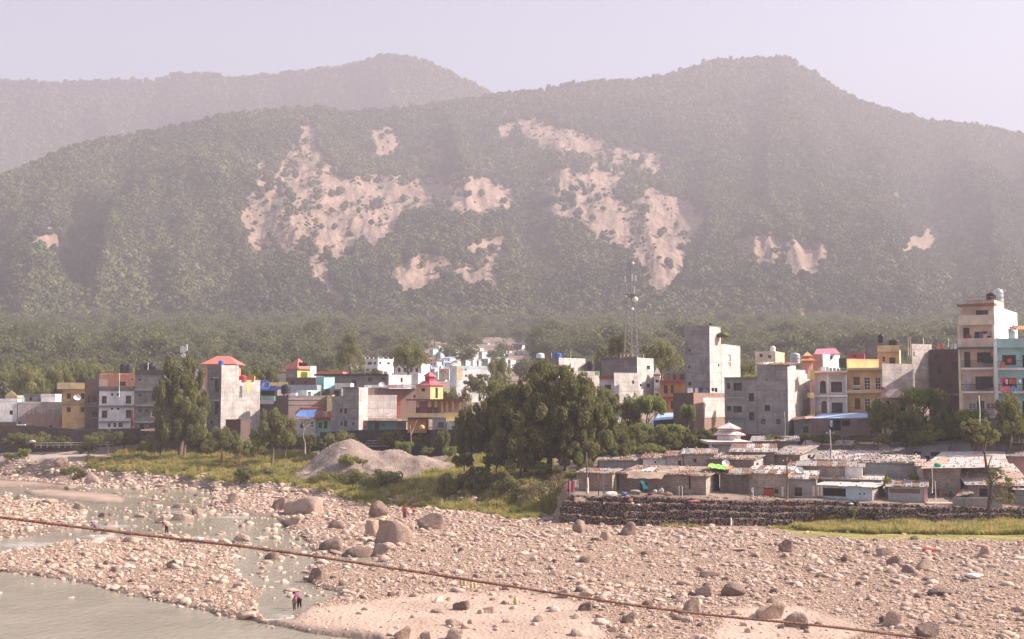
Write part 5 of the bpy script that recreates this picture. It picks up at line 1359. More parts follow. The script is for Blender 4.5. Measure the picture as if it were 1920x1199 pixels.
for (px, y0_, y1_, dy) in ((1172.5, 518, 529, 0), (1185.5, 514, 527, -1.2), (1192, 516, 528, .3), (1175.5, 532, 546, .4), (1189.5, 537, 553, -1.1), (1185, 530, 541, 1)):
    a, b = P(px, y0_, Y_ + dy), P(px, y1_, Y_ + dy); mb = MB(); mb.bx(a.x - .16, a.x + .16, a.y - .1, a.y + .1, b.z, a.z); pn = mb.build('panel_antenna', WPAINT, R)
    MB().tube([(x0, Y_, (a.z + b.z) / 2), (a.x, a.y, (a.z + b.z) / 2)], .05, 4).build('bracket', GALV, pn)
for (px, py_, r_) in ((1186.5, 494, .32), (1191, 562, .62), (1186, 580, .33), (1174, 556, .3)):
    a = P(px, py_, Y_ - 1); MB().lathe((0, 0, 0), [(r_ * .95, -.25), (r_, 0), (r_ * .7, .15), (.02, .22)], 14)
    mb = MB(); v = []; n = 14
    for (rr, oo) in ((r_ * .9, .3), (r_, 0), (r_ * .8, -.12), (.03, -.2)):
        for k in range(n): v.append((a.x + rr * math.cos(6.283 * k / n), a.y + oo, a.z + rr * math.sin(6.283 * k / n)))
    mb.raw(v, [(i * n + k, i * n + (k + 1) % n, (i + 1) * n + (k + 1) % n, (i + 1) * n + k) for i in range(3) for k in range(n)]); mb.build('dish_antenna', WPAINT, R, True)
# platform
mb = MB(); z = P(0, 552, Y_).z; mb.bx(x0 - 1.5, x0 + 1.5, Y_ - 1.5, Y_ + 1.5, z - .06, z); mb.build('platform', GALV, R)
# second mast, left
R = thing('rooftop_mast', 'short rooftop mast with a cluster of white antennas above the tall left tree', 'mast', P(344, 690, 262)); a = P(344, 690, 262); b = P(344, 655, 262)
MB().tube([a, b], .22, 6).build('mast', GALV, R)
for i, (px, y0_, y1_) in enumerate(((339.5, 650, 662), (343, 649, 661), (347, 651, 660), (350, 646, 658), (341, 664, 669), (346, 663, 669))):
    q, w = P(px, y0_, 261.3), P(px, y1_, 261.3); mb = MB(); mb.bx(q.x - .16, q.x + .16, q.y, q.y + .2, w.z, q.z); mb.build('panel_antenna', WPAINT, R)
# --- orange building
h = HS('orange_building', 'orange painted house with brown shutters and a dark red roof band', 'house', 1237.5, 1287, 1287, 716, 780, 214, -2, 8, ORAN, par=0, wf=[(1244.5, 723, 1252, 738, 'x'), (1258, 723, 1263, 738, 'x'), (1244.5, 752, 1252, 767, 'x'), (1258, 752, 1263, 767, 'x')])
h.band(713.5, 718.5, plain((.35, .10, .08)), .6, 'roof_band'); h.band(745, 748, plain((.35, .10, .08)), .3)
h = HS('rooftop_structure', 'dark cluttered rooftop storey above the orange house', 'building', 1248, 1287, 1287, 700, 718, 219, 0, 5, BRICKD, par=0, wf=[(1262, 703, 1270, 712), (1275, 703, 1283, 712)])
for i, px in enumerate((1247, 1259, 1269, 1274, 1281)): pole(px, 690, 712, 216 + i, .05, ['first', 'second', 'third', 'fourth', 'last'][i] + ' thin reinforcing pole from the left above the orange house', WOOD, name='rebar_pole')
# --- tall tower
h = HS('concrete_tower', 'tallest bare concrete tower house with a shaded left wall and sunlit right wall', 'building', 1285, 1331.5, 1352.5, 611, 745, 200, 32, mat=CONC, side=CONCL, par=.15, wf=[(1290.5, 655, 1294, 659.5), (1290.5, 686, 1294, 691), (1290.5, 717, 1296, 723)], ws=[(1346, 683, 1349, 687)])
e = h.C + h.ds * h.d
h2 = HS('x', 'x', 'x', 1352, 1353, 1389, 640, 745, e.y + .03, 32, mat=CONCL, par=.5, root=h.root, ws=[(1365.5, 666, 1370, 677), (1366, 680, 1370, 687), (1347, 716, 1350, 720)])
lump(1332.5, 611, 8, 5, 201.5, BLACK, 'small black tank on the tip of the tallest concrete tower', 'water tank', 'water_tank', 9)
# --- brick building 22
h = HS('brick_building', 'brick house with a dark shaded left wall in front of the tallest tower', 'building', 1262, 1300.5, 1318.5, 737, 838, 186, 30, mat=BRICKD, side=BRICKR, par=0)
e = h.C + h.ds * h.d
h2 = HS('x', 'x', 'x', 1316, 1317, 1359, 737, 838, e.y + .02, 30, mat=BRICKR, par=0, root=h.root)
h2.band(746, 783, CONCL, .08, 'plaster_patch', 'S', px0=1318, px1=1358)
for i, (px, w, hh, c_) in enumerate(((1289, 10, 9, (.8, .78, .78)), (1300, 3, 9, (.4, .05, .06)), (1303.5, 5, 9, (.75, .72, .72)), (1310, 8, 7, (.05, .07, .10)), (1320, 5, 6, (.10, .20, .22)), (1326, 4, 6, (.10, .16, .3)), (1334, 5, 6, (.06, .05, .08)), (1340, 5, 8, (.05, .04, .05)))):
    cloth(px, 727.5, w, hh, 187 + .8 * i, c_, ['white sheet', 'dark red towel', 'white shirt', 'navy blue garment', 'teal garment', 'blue garment', 'charcoal garment', 'black garment'][i] + ' on the washing line over the brick house')
h = HS('blue_shed', 'blue walled shed with a pale blue tin roof behind the bright green trees', 'shed', 1225, 1262, 1262, 786, 838, 190, 8, 6, BLUE, par=0)
sheet_roof(h.root, [P(1229, 788, 188.5), P(1263, 786, 188.5), P(1263, 775, 197), P(1238, 776, 197)], (4, 1), [SKYB, TIN], 0, 5)
h = HS('rusty_roof_shed', 'low shed with a pale stone weighted roof behind the bright green trees', 'shed', 1150, 1215, 1215, 796, 838, 192, 4, 5, BRICKD, par=0)
sheet_roof(h.root, [P(1150, 797, 190), P(1222, 796, 190), P(1222, 790, 197), P(1152, 789, 197)], (6, 1), [CONCL, WHITE, RUST], 30, 6)
# --- grey building 24
h = HS('grey_building', 'bare cement building with scattered dark windows and a tall blank sunlit end wall', 'building', 1420, 1477.5, 1493, 684, 838, 180, 26, mat=CONC, side=CONCL, par=.1,
       wf=[(1433.5, 760, 1444, 771), (1427.5, 786, 1435, 796), (1455.5, 786, 1464, 796), (1435.5, 711, 1438.5, 714), (1469, 740, 1472, 743)])
e = h.C + h.df * h.w
h2 = HS('x', 'x', 'x', 1358.5, 1419.5, 1420, 709, 838, e.y + .08, 26, mat=CONC, par=0, root=h.root, depth=7,
        wf=[(1363, 718.5, 1369, 730), (1375, 718, 1391, 733), (1404, 737.5, 1413.5, 753), (1363, 762, 1371.5, 770.5), (1375, 762, 1391, 774), (1405, 773, 1414.5, 789)])
h2.band(745, 746.5, CONCL, .12, px0=1358, px1=1395); h2.band(784.5, 786.5, CONCD, .12, px0=1358, px1=1397); h2.band(707.5, 710, CONCD, .3, 'roof_edge')
e = h.C + h.ds * h.d
h3 = HS('x', 'x', 'x', 1492.5, 1493, 1520, 692, 838, e.y + .03, 26, mat=CONCL, par=.1, root=h.root)
sheet_roof(h.root, [P(1419, 683.5, 183), P(1478, 684.5, 179.5), P(1494, 681, 188), P(1432, 680, 191)], (6, 1), [RUST, PINK, CONCL], 26, 7)
h = HS('grey_hut', 'small grey walled house tucked right of the tall blank end wall', 'hut', 1488, 1521, 1521, 787, 838, 178, 4, 5, CONC, par=0, wf=[(1506, 800, 1516, 812)])
sheet_roof(h.root, [P(1487, 787.5, 177), P(1522, 785, 177), P(1522, 781, 183), P(1489, 783, 183)], (3, 1), [RUST, PINK], 10, 8)
# --- beige building 27
h = HS('beige_building', 'beige two storey house with arched doorways and a yellow side balcony', 'house', 1527, 1589, 1589, 702, 790, 186, 8, 8, BEIGE, par=0,
       wf=[(1537.5, 714, 1548.5, 738, 'g'), (1558, 716, 1579, 736, 'g'), (1540, 752, 1550.5, 776, 'x'), (1559.5, 755, 1580, 776, 'g')])
for (a_, b_, y_) in ((1537.5, 1548.5, 714), (1540, 1550.5, 752)):
    (u0, z), (u1, _) = h.F.uz(a_, y_), h.F.uz(b_, y_); r_ = (u1 - u0) / 2; cx = (u0 + u1) / 2
    for s_ in (0, 1):
        pts = [(u0 - .01, z + .02), (u0 - .01, z - r_)] + [(cx - r_ * math.cos(k * math.pi / 12), z - r_ + r_ * math.sin(k * math.pi / 12)) for k in range(1, 7)] + [(cx, z + .02)]
        if s_: pts = [(2 * cx - u, q) for u, q in pts]
        mb = MB(); mb.poly([h.F.at(u, q, -.02) for u, q in pts]); mb.poly([h.F.at(u, q, -.12) for u, q in pts[::-1]])
        for i in range(1, len(pts) - 1): mb.poly([h.F.at(*pts[i], -.02), h.F.at(*pts[i + 1], -.02), h.F.at(*pts[i + 1], -.12), h.F.at(*pts[i], -.12)])
        mb.build('arch_spandrel', BEIGE, h.root)
h.band(699, 702, ORANGE, .5, 'roof_band'); h.band(696, 699, WHITE, .9, 'roof_slab'); h.band(741, 744.5, WHITE, .6); h.band(703, 776, WHITE, .3, 'pillar', px0=1585.5, px1=1588.5); h.band(703, 776, BEIGE, .3, 'pillar', px0=1527, px1=1530); h.band(703, 776, WHITEC, .12, 'pillar', px0=1551, px1=1554.5)
mb = MB()
for r_ in ((1556, 713.5, 1581, 715.5), (1556, 737, 1581, 739), (1556, 715.6, 1557.8, 736.9), (1579.5, 715.6, 1581, 736.9)): h.F.plates(mb, *r_, .003, .09)
mb.build('window_surround', WHITE, h.root)
R = h.root
for (y0_, y1_) in ((693, 711), (737, 746), (778, 784)): slab_px(R, 1519.5, 1527, y0_, y1_, 184.6, 2.2, YELB, 'side_balcony')
for (y0_, y1_) in ((711.3, 736.7), (746.3, 777.7)): slab_px(R, 1521.5, 1527, y0_, y1_, 186.5, .3, SALM, 'side_wall')
# --- yellow building 28
h = HS('yellow_building', 'yellow two storey house with white french windows and a bright yellow roof wall', 'house', 1589.3, 1654, 1654, 691, 790, 185, 8, 9, YEL, par=.0,
       wf=[(1600.5, 707, 1612, 732, 'x'), (1620, 707.5, 1632, 731.5, 'f'), (1641, 707.5, 1651.5, 731, 'f'), (1603, 747, 1613, 768, 'x'), (1621, 747, 1632, 772, 'f'), (1640, 747, 1651, 768, 'f')])
h.band(690, 694, YELP, .9, 'cornice'); h.band(731.5, 737.5, YELP, .9, 'ledge')
h.balcony(1592, 1617, 774, 1.0, .9, railm=MAROON, slabm=YELP); mb = MB(); h.F.plates(mb, 1600, 723, 1613, 725, .5, .54); h.F.plates(mb, 1600, 727, 1613, 728, .5, .54); mb.build('railing', WPAINT, h.root)
h = HS('rooftop_wall', 'bright lemon yellow rooftop wall sunlit above the yellow house', 'building', 1588, 1590, 1649, 673, 700, 187, 62, mat=YELP, side=YELB, par=.15)
board(1573, 672, 1590, 690, 192, plain((.05, .06, .05)), 'dark_panel', 'dark green panel set left of the lemon yellow wall', 'shade net')  # flat dark green board beside the yellow wall
for i, (px, py_, w, c_) in enumerate(((1539, 688, 8, (.8, .78, .8)), (1548, 688, 6, (.75, .7, .7)), (1555, 690, 5, (.3, .5, .3)), (1562, 690, 5, (.6, .5, .45)), (1533, 689, 5, (.5, .3, .2)), (1569, 691, 5, (.2, .35, .3)))):
    cloth(px, py_, w, 9, 187 + i * .4, c_, ['white sheet', 'off white towel', 'green cloth', 'beige cloth', 'brown cloth', 'dark green cloth'][i] + ' drying on the roof of the beige house')
cloth(1510, 685, 5, 17, 183, (.75, .25, .42), 'long pink cloth hanging over the end wall top')
# --- blue roof shed 29
h = HS('brick_shed', 'open brick shed with a smooth light blue sloping roof', 'shed', 1521, 1630, 1636, 785, 818, 176, 14, mat=BRICK, side=BRICKR, par=0, wf=[(1555, 786.5, 1577, 808, 'o'), (1578, 787, 1594, 800, 'o')], z0drop=3)
q = h.C; A = P(1517, 784.5, q.y + 4); 
MB().raw([P(1519, 785, 181.5), P(1636, 782.5, 174.5), P(1634, 774.5, 181), P(1540, 775, 187.5), P(1519, 786.2, 181.5), P(1636, 783.7, 174.5), P(1634, 775.7, 181), P(1540, 776.2, 187.5)], [(0, 1, 2, 3), (7, 6, 5, 4), (4, 5, 1, 0), (5, 6, 2, 1), (6, 7, 3, 2), (7, 4, 0, 3)]).build('roof', SKYB, h.root)
cloth(1556, 788, 5, 12, 176, (.75, .75, .78), 'white cloth hanging in the open brick shed'); cloth(1561, 790, 4, 15, 176, (.05, .05, .12), 'navy cloth hanging beside the white one in the brick shed')
# --- yellow 30, concrete wall, dark brick
h = HS('yellow_house', 'upper yellow house with a plain band and a spiral stair frame on the right', 'house', 1647, 1688, 1712, 655, 710, 196, 20, mat=YEL, side=YELP, par=.0, wf=[(1655, 669, 1659, 678, 'x'), (1667.5, 670.5, 1679, 684, 'x')], ws=[(1690, 671, 1701, 684, 'w')])
h.band(648, 660, YELP, .3, 'parapet_band')
h = HS('grey_roof', 'dark grey flat roofed storey behind the upper yellow house', 'building', 1624, 1680, 1680, 642, 665, 206, 0, 8, CONCD, par=.3)
water_tank(P(1652, 644, 207), .55, 1.6, BLACK, 'slim black tank on the dark grey flat roof'); water_tank(P(1676, 648, 203), .9, 1.0, BLACK, 'squat black tank beside the upper yellow house')
for i, px in enumerate((1703, 1707)): pole(px, 632, 668, 195 + i, .06, ['left', 'right'][i] + ' tall thin post beside the upper yellow house', CREAM)
h = HS('blank_wall_building', 'building with a broad blank sunlit cement wall stepping up to the right', 'building', 1654, 1655, 1716, 682, 800, 180, 64, mat=CONCL, par=0)
h = HS('blank_wall_building', 'taller blank sunlit cement wall behind and right of the stepped one', 'building', 1711, 1712, 1749, 645, 745, 184, 58, mat=CONCL, par=0, ws=[(1712.5, 660, 1715, 668)])
for i, px in enumerate((1731, 1778)): pole(px, 634, 650, 186, .07, ['post on the taller blank cement wall', 'post on the roof of the dark brick house'][i], WHITE)
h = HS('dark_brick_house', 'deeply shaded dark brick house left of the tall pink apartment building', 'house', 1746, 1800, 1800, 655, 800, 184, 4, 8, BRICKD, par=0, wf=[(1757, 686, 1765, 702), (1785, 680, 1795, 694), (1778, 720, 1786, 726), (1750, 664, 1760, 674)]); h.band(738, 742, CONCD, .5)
for i, (px, c_) in enumerate(((1757, (.6, .12, .10)), (1762, (.5, .1, .1)), (1782, (.35, .35, .5)), (1789, (.6, .6, .65)))): cloth(px, 645, 5, 9, 187 + i * .3, c_, ['red cloth', 'dark red cloth', 'violet grey cloth', 'pale cloth'][i] + ' on the roof of the dark brick house')
h = HS('gabled_porch_house', 'brown roofed porch with a small peach gable below the blank cement wall', 'house', 1652, 1711, 1711, 744, 800, 175, 4, 5, PEACH, par=0, wf=[(1660, 752, 1668, 772), (1688, 752, 1697, 772)])
a, b, c_, d = P(1650, 746, 173.5), P(1714, 746, 173.5), P(1711, 734, 180), P(1653, 735, 180)
MB().raw([a, b, c_, d, a - Vector((0, 0, .15)), b - Vector((0, 0, .15)), c_ - Vector((0, 0, .15)), d - Vector((0, 0, .15))], [(0, 1, 2, 3), (4, 5, 1, 0), (5, 6, 2, 1), (7, 4, 0, 3), (7, 6, 5, 4)]).build('roof', plain((.38, .20, .16)), h.root)
g0, g1, g2 = P(1668, 746, 172.9), P(1700, 746, 172.9), P(1684, 730, 172.9); k_ = Vector((0, 4, 0))
MB().raw([g0, g1, g2, g0 + k_, g1 + k_, g2 + k_], [(0, 1, 2), (5, 4, 3), (0, 2, 5, 3), (2, 1, 4, 5), (1, 0, 3, 4)]).build('gable', PEACH, h.root)
for i, (px, c_) in enumerate(((1655, (.5, .05, .07)), (1661, (.7, .5, .5)))): lump(px, 731, 8, 6, 177, c_, ['crimson bundle', 'pale pink bundle'][i] + ' on the ledge left of the peach gable', 'bundle', 'cloth_bundle', 12 + i)

# --- tall pink building 31
h = HS('apartment_building', 'tall five storey pink apartment building with a blank bright white side wall', 'building', 1804, 1868, 1990, 573, 812, 166, 33, depth=18, mat=PEACH, side=WHITEC, par=0,
       wf=[(1830, 582, 1853, 592), (1806, 615, 1818, 637, 'g'), (1827, 622, 1859, 636, 'g'), (1808, 660, 1819, 689, 'x'), (1832, 661, 1858, 680, 'g'), (1829, 706, 1862, 728, 'g'), (1816, 756, 1830, 770, 'f'), (1849, 756, 1866, 770, 'f'), (1832, 752, 1846, 780, 'x')])
F_ = h.F
for (yf, mat_, solid, y0r) in ((608, PEACH, True, 592), (650, PEACH, True, 635)):
    mb = MB(); F_.plates(mb, 1801, y0r, 1868, yf, 1.1, 1.25); F_.plates(mb, 1801, yf, 1868, yf + 2.2, .003, 1.25); mb.build('balcony', CREAM if yf == 608 else PEACH, h.root)
for i, yf in enumerate((690, 734, 780)):
    mb = MB(); F_.plates(mb, 1803, yf, 1869, yf + 3.5, .003, 1.25); b_ = mb.build('balcony', WHITE, h.root)
    mb = MB(); z0_ = F_.uz(1835, yf)[1]; u0, u1 = .1, F_.L
    F_.plate(mb, u0, u1, z0_ + .95, z0_ + 1.0, 1.15, 1.2); n = 34
    for k in range(n + 1): uu = u0 + (u1 - u0) * k / n; F_.plate(mb, uu - .012, uu + .012, z0_, z0_ + .95, 1.16, 1.19)
    mb.build('railing', BLACK if i != 2 else PINK, b_)
mb = MB(); F_.plates(mb, 1801, 612, 1805, 785, 1.0, 1.28); F_.plates(mb, 1866, 600, 1869.5, 785, 1.0, 1.28); mb.build('pillar', CREAM, h.root)
mb = MB(); F_.plates(mb, 1798, 571, 1868, 574.5, -.5, 1.5); mb.build('roof_slab', plain((.24, .14, .12)), h.root)
mb = MB(); F_.plates(mb, 1800, 652, 1866, 656, 1.3, 2.1); mb.build('awning', plain((.12, .11, .12)), h.root)
for px in (1803, 1807): 
    mb = MB(); F_.plates(mb, px - .4, 575, px + .4, 592, 1.1, 1.18); mb.build('post', CREAM, h.root)
z = h.z1 + .3; C = h.C; mb = MB()
def rp(u, v, z_): q = C + h.df * u + h.ds * v; return Vector((q.x, q.y, z_))
for (a_, b_) in (((.5, .6), (h.w * .8, .6)), ((h.w * .8, .6), (h.w * .8, 6)), ((.5, .6), (.5, 6))):
    for zz in (.5, 1.05): mb.tube([rp(*a_, z + zz), rp(*b_, z + zz)], .03, 4)
    for k in range(9):
        u = a_[0] + (b_[0] - a_[0]) * k / 8; v = a_[1] + (b_[1] - a_[1]) * k / 8; mb.tube([rp(u, v, z - .2), rp(u, v, z + 1.05)], .025, 4)
mb.build('roof_railing', RUST, h.root)
mb = MB(); mb.box(rp(h.w * .4, 4.5, h.z1 + .45), (h.df.x, h.df.y, 0), (h.ds.x, h.ds.y, 0), (0, 0, 1), h.w * .38, 3.6, .44); mb.build('roof_room', PEACH, h.root)
water_tank(rp(.9, 3.2, h.z1 + .85), .7, 1.2, BLACK, 'black water tank on the roof of the tall pink apartment building')
mb = MB(); mb.box(rp(-.2 + .25, 8.4, h.z1 + .5), (h.df.x, h.df.y, 0), (h.ds.x, h.ds.y, 0), (0, 0, 1), 1.6, 2.4, .5); 
water_tank(rp(.8, 7.6, h.z1 + .0), .78, 2.3, STEEL, 'shiny steel water tank at the top right of the tall apartment building', .7)
cloth(1816, 752 - 92, 1, 1, 160, (.5, .1, .1), 'tiny red rag on the third balcony of the tall pink building')
for i, (px, py_, w, hh, c_) in enumerate(((1811, 650 - 22, 9, 8, (.35, .08, .08)), (1836, 622, 6, 12, (.1, .12, .35)), (1842, 626, 8, 8, (.7, .35, .12)), (1851, 622, 6, 8, (.3, .3, .38)), (1844, 669, 16, 12, (.05, .08, .12)), (1812, 706, 8, 14, (.45, .42, .48)), (1810, 720, 9, 10, (.4, .45, .55)), (1830, 722, 24, 8, (.12, .07, .07)))):
    q = F_.uz(px, py_); pt = F_.at(q[0], q[1], .9); cloth(px, py_, w, hh, pt.y, c_, ['maroon cloth below the teal door', 'navy cloth in the window', 'orange cloth in the window', 'grey cloth in the window', 'dark blanket on the third floor balcony', 'mauve curtain on the fourth floor balcony', 'pale blue cloth on the fourth floor railing', 'long brown cloth on the fourth floor railing'][i] + ' of the tall pink building', -.5)
# --- turquoise building
h = HS('turquoise_building', 'turquoise apartment building with laundry filled balconies at the right edge', 'building', 1870, 1990, 1990, 650, 812, 160, 25, 9, TURQ, par=0,
       wf=[(1879, 666, 1905, 685, 'g'), (1917, 666, 1935, 690, 'g'), (1879, 709, 1906, 728, 'g'), (1917, 709, 1935, 732, 'g'), (1917, 752, 1935, 775, 'g'), (1880, 752, 1905, 772, 'g')])
F_ = h.F; mb = MB(); F_.plates(mb, 1866, 635, 1990, 650, .8, 1.0); F_.plates(mb, 1866, 650, 1990, 652, .003, 1.0); mb.build('parapet', TURQ, h.root)
mb = MB(); F_.plates(mb, 1866, 636, 1872, 785, .9, 1.15); mb.build('pillar', WHITE, h.root)
for yf in (690, 734, 778):
    mb = MB(); F_.plates(mb, 1869, yf, 1990, yf + 4, .003, 1.1); b_ = mb.build('balcony', WHITE, h.root); mb = MB(); z0_ = F_.uz(1900, yf)[1]
    F_.plate(mb, .2, F_.L, z0_ + .9, z0_ + .95, 1.0, 1.05)
    for k in range(50): F_.plate(mb, .2 + k * .17, .225 + k * .17, z0_, z0_ + .9, 1.01, 1.04)
    mb.build('railing', BLACK, b_)
h2 = HS('x', 'x', 'x', 1894, 1896, 1990, 617, 652, 163, 30, mat=TURQ, side=LBLUE, par=0, root=h.root)
sheet_roof(h.root, [P(1894, 618.5, 162), P(1945, 617.5, 162), P(1945, 612, 168), P(1902, 612, 168)], (4, 1), [RUST, ORANGE], 14, 9)
for i, (px, py_, w, hh, c_) in enumerate(((1876, 679, 8, 10, (.5, .15, .05)), (1889, 672, 7, 8, (.55, .04, .06)), (1876, 709, 8, 8, (.6, .03, .10)), (1885, 711, 5, 9, (.75, .5, .55)), (1892, 710, 6, 10, (.5, .12, .05)), (1899, 709, 6, 12, (.4, .08, .06)), (1875, 724, 19, 13, (.62, .15, .22)), (1896, 724, 8, 10, (.12, .22, .5)), (1911, 712, 3, 5, (.8, .8, .8)))):
    cloth(px, py_, w, hh, 158.7, c_, ['rust red cloth low on the upper balcony', 'crimson cloth in the upper window', 'magenta shirt', 'pale pink shirt', 'orange red shirt', 'dark red shirt', 'wide pink bedsheet', 'blue cloth beside the pink bedsheet', 'small white cloth'][i] + ' on the turquoise building')
# --- houses behind, right
h = HS('cream_house', 'pale cream house with two lit end walls and roof clutter behind the cement building', 'house', 1417, 1455, 1472, 659, 692, 300, 24, mat=CREAM, side=YELP, par=.5, wf=[(1424, 664, 1430, 670), (1440, 666, 1446, 672)])
water_tank(P(1449, 661, 303), .7, 1.6, WPAINT, 'white tank on the pale cream house')
R = thing('pagoda_shrine', 'small orange tiered shrine roof behind the cement building', 'shrine', P(1519, 695, 236)); a = P(1519, 692, 236)
hip_roof(R, a.x, 238, P(0, 676, 236).z, 1.2, 1.2, 1.0, .2, ORANGE, 0, ov=.4); hip_roof(R, a.x, 238, P(0, 667, 236).z, .5, .5, .9, .2, plain((.8, .5, .25)), 0, ov=.4)
MB().lathe((a.x, 238, P(0, 700, 236).z), [(1.0, 0), (1.0, 2.45)], 8).build('body', SALM, R)
MB().lathe((a.x, 238, P(0, 676, 236).z + .3), [(.45, 0), (.45, .75)], 8).build('upper_body', SALM, R)
h = HS('pink_roof_house', 'salmon and white house with a pink tin roof and round gable ornaments', 'house', 1524, 1544, 1576, 664, 705, 262, 40, mat=SALM, side=WHITE, par=0, ws=[(1556, 668, 1561, 674)])
a, b, c_, d = P(1522, 665, 268), P(1546, 663, 261), P(1578, 662, 266), P(1552, 653, 274); MB().raw([P(1526, 664.5, 265), P(1576, 663.5, 265), P(1566, 653.5, 270), P(1531, 654.5, 270), P(1526, 665.7, 265), P(1576, 664.7, 265), P(1566, 654.7, 270), P(1531, 655.7, 270)], [(0, 1, 2, 3), (7, 6, 5, 4), (4, 5, 1, 0), (5, 6, 2, 1), (6, 7, 3, 2), (7, 4, 0, 3)]).build('roof', plain((.62, .20, .28)), h.root)
h = HS('crimson_roof_house', 'low house with a crimson roof band behind the lemon yellow wall', 'house', 1592, 1622, 1622, 663, 690, 250, 0, 6, plain((.45, .06, .10)), par=.3, wf=[(1600, 666, 1606, 670)])
water_tank(P(1491, 690, 195), .85, 1.7, TIN, 'grey tank on a stand behind the end wall', .8)
lump(1356, 634, 26, 12, 203, leafmat('mid_foliage', (.06, .085, .025), (.12, .14, .04)), 'green plants growing on the step of the tallest tower', 'plants', 'roof_plants', 14)

# ================================================================== FAR HOUSES
FARC = [('white', WHITE), ('cream', CREAM), ('pink', PINK), ('pale blue', LBLUE), ('grey', CONC), ('peach', PEACH), ('white', WHITE), ('lilac', LILAC), ('white', WHITE), ('yellow', YELP), ('mint', MINT), ('turquoise', TURQ)]
def far_house(px, py, w, hh, Y, k, where, group):
    cn, cm = FARC[k % len(FARC)]; side = WHITE if k % 3 else cm
    rng = random.Random(k * 7 + int(px)); xl, xr = px, px + w; xc = xl + w * rng.uniform(.35, .75)
    wn = []; rows = max(1, int(hh / 8))
    for r_ in range(rows):
        for c_ in range(max(1, int((xc - xl) / 5))): wn.append((xl + 1.4 + c_ * 5, py + 3 + r_ * 8, xl + 3.6 + c_ * 5, py + 6 + r_ * 8))
    h = House('far_house', f'{cn} house with {"tin" if k % 2 else "flat"} roof {where}', 'house', xl, xc, xr, py, py + hh + 3, Y, 28 + rng.uniform(-12, 14), mat=cm, side=side, par=.4 if k % 2 == 0 else 0, wf=wn, group=group)
    if k % 2:
        P4 = [h.C, h.C + h.df * h.w, h.C + h.df * h.w + h.ds * h.d, h.C + h.ds * h.d]; mb = MB(); e = 1.04
        c = sum((q for q in P4), Vector((0, 0))) / 4; K = [c + (q - c) * 1.12 for q in P4]
        mb.poly([(q.x, q.y, h.z1 + (.05 if i in (0, 1) else .7)) for i, q in enumerate(K)]); mb.poly([(q.x, q.y, h.z1 + (-.05 if i in (0, 1) else .6)) for i, q in enumerate(K)][::-1])
        for i in range(4): j = (i + 1) % 4; za = .05 if i in (0, 1) else .7; zb_ = .05 if j in (0, 1) else .7; mb.poly([(K[i].x, K[i].y, h.z1 + za - .1), (K[j].x, K[j].y, h.z1 + zb_ - .1), (K[j].x, K[j].y, h.z1 + zb_), (K[i].x, K[i].y, h.z1 + za)])
        mb.build('roof', [plain((.55, .30, .27)), TIN, plain((.5, .2, .2)), SKYB][rng.randrange(4)], h.root)
    return h
NAMED = [(862, 661, 20, 20, 520, 3, 'blue two storey with white window bands'), (879, 655, 18, 24, 560, 1, 'tall cream at the centre of the hazy cluster'), (885, 659, 28, 16, 600, 2, 'wide pink topped at the centre of the hazy cluster'), (828, 672, 26, 18, 470, 5, 'broad rose walled at the left of the hazy cluster'), (895, 672, 24, 12, 520, 10, 'mint green near the small tree'), (962, 646, 24, 8, 760, 4, 'dark walled under a long blue roof'), (915, 657, 20, 10, 640, 4, 'grey framed right of the centre'), (933, 654, 18, 9, 680, 6, 'bright white at the right of the hazy cluster')]
for i, q in enumerate(NAMED):
    h = far_house(*q[:6], '', None); h.root['label'] = 'far house, ' + q[6]
    if 'long blue roof' in q[6]:
        a, b = P(960, 646, 755), P(986, 642, 755); mb = MB(); mb.bx(a.x, b.x, 750, 762, a.z, a.z + .5); mb.build('roof_cover', plain((.25, .35, .7)), h.root)
rr = random.Random(5)
kk = 0
for i in range(72):
    v_ = rr.random(); py = 700 - 52 * v_; Y = 370 + 500 * v_ ** 1.3; px = rr.uniform(795, 965 if v_ > .3 else 850); w = rr.uniform(9, 20) * (1.15 - .45 * v_); kk += 1
    far_house(px, py - w * .5, w, w * rr.uniform(.45, .8), Y, kk, 'in the hazy cluster at the foot of the hill', 'hazy cluster of far houses behind the town centre')
for i in range(20):
    px = rr.gauss(1655, 26); py = rr.uniform(612, 636); w = rr.uniform(7, 15); kk += 1
    far_house(px, py - 4, w, w * .55, rr.uniform(840, 960), kk, 'on the far slope above the yellow houses', 'far houses on the right slope')
for (px, py, w, hh, Y, k, lab) in ((1484, 614, 8, 12, 930, 6, 'white tower like far house beside a pink roofed one'), (1490, 621, 18, 7, 920, 2, 'pink far house right of the white tower like one'), (1349, 616, 18, 9, 900, 9, 'pale yellow far house behind the tallest concrete tower'), (1452, 619, 12, 5, 940, 5, 'peach far hut left of the white tower like house'), (1598, 610, 14, 8, 900, 0, 'isolated white far house at the left of the right slope'),
                                (38, 722, 16, 8, 420, 4, 'small pale far house among the left trees'), (58, 717, 22, 7, 430, 0, 'long white far house among the left trees'), (176, 676, 12, 5, 640, 6, 'white far roof above the left trees'), (192, 676, 9, 4, 650, 1, 'cream far roof right of the white roof above the left trees'),
                                (985, 652, 14, 8, 700, 5, 'peach far house left of the dark treetop'), (1020, 640, 16, 9, 820, 9, 'yellow far house above the dark treetop'), (1060, 636, 14, 8, 860, 5, 'peach domed far house right of the yellow one'), (840, 634, 5, 6, 900, 6, 'tiny white far hut above the hazy cluster')):
    h = far_house(px, py, w, hh, Y, k, '', None); h.root['label'] = lab
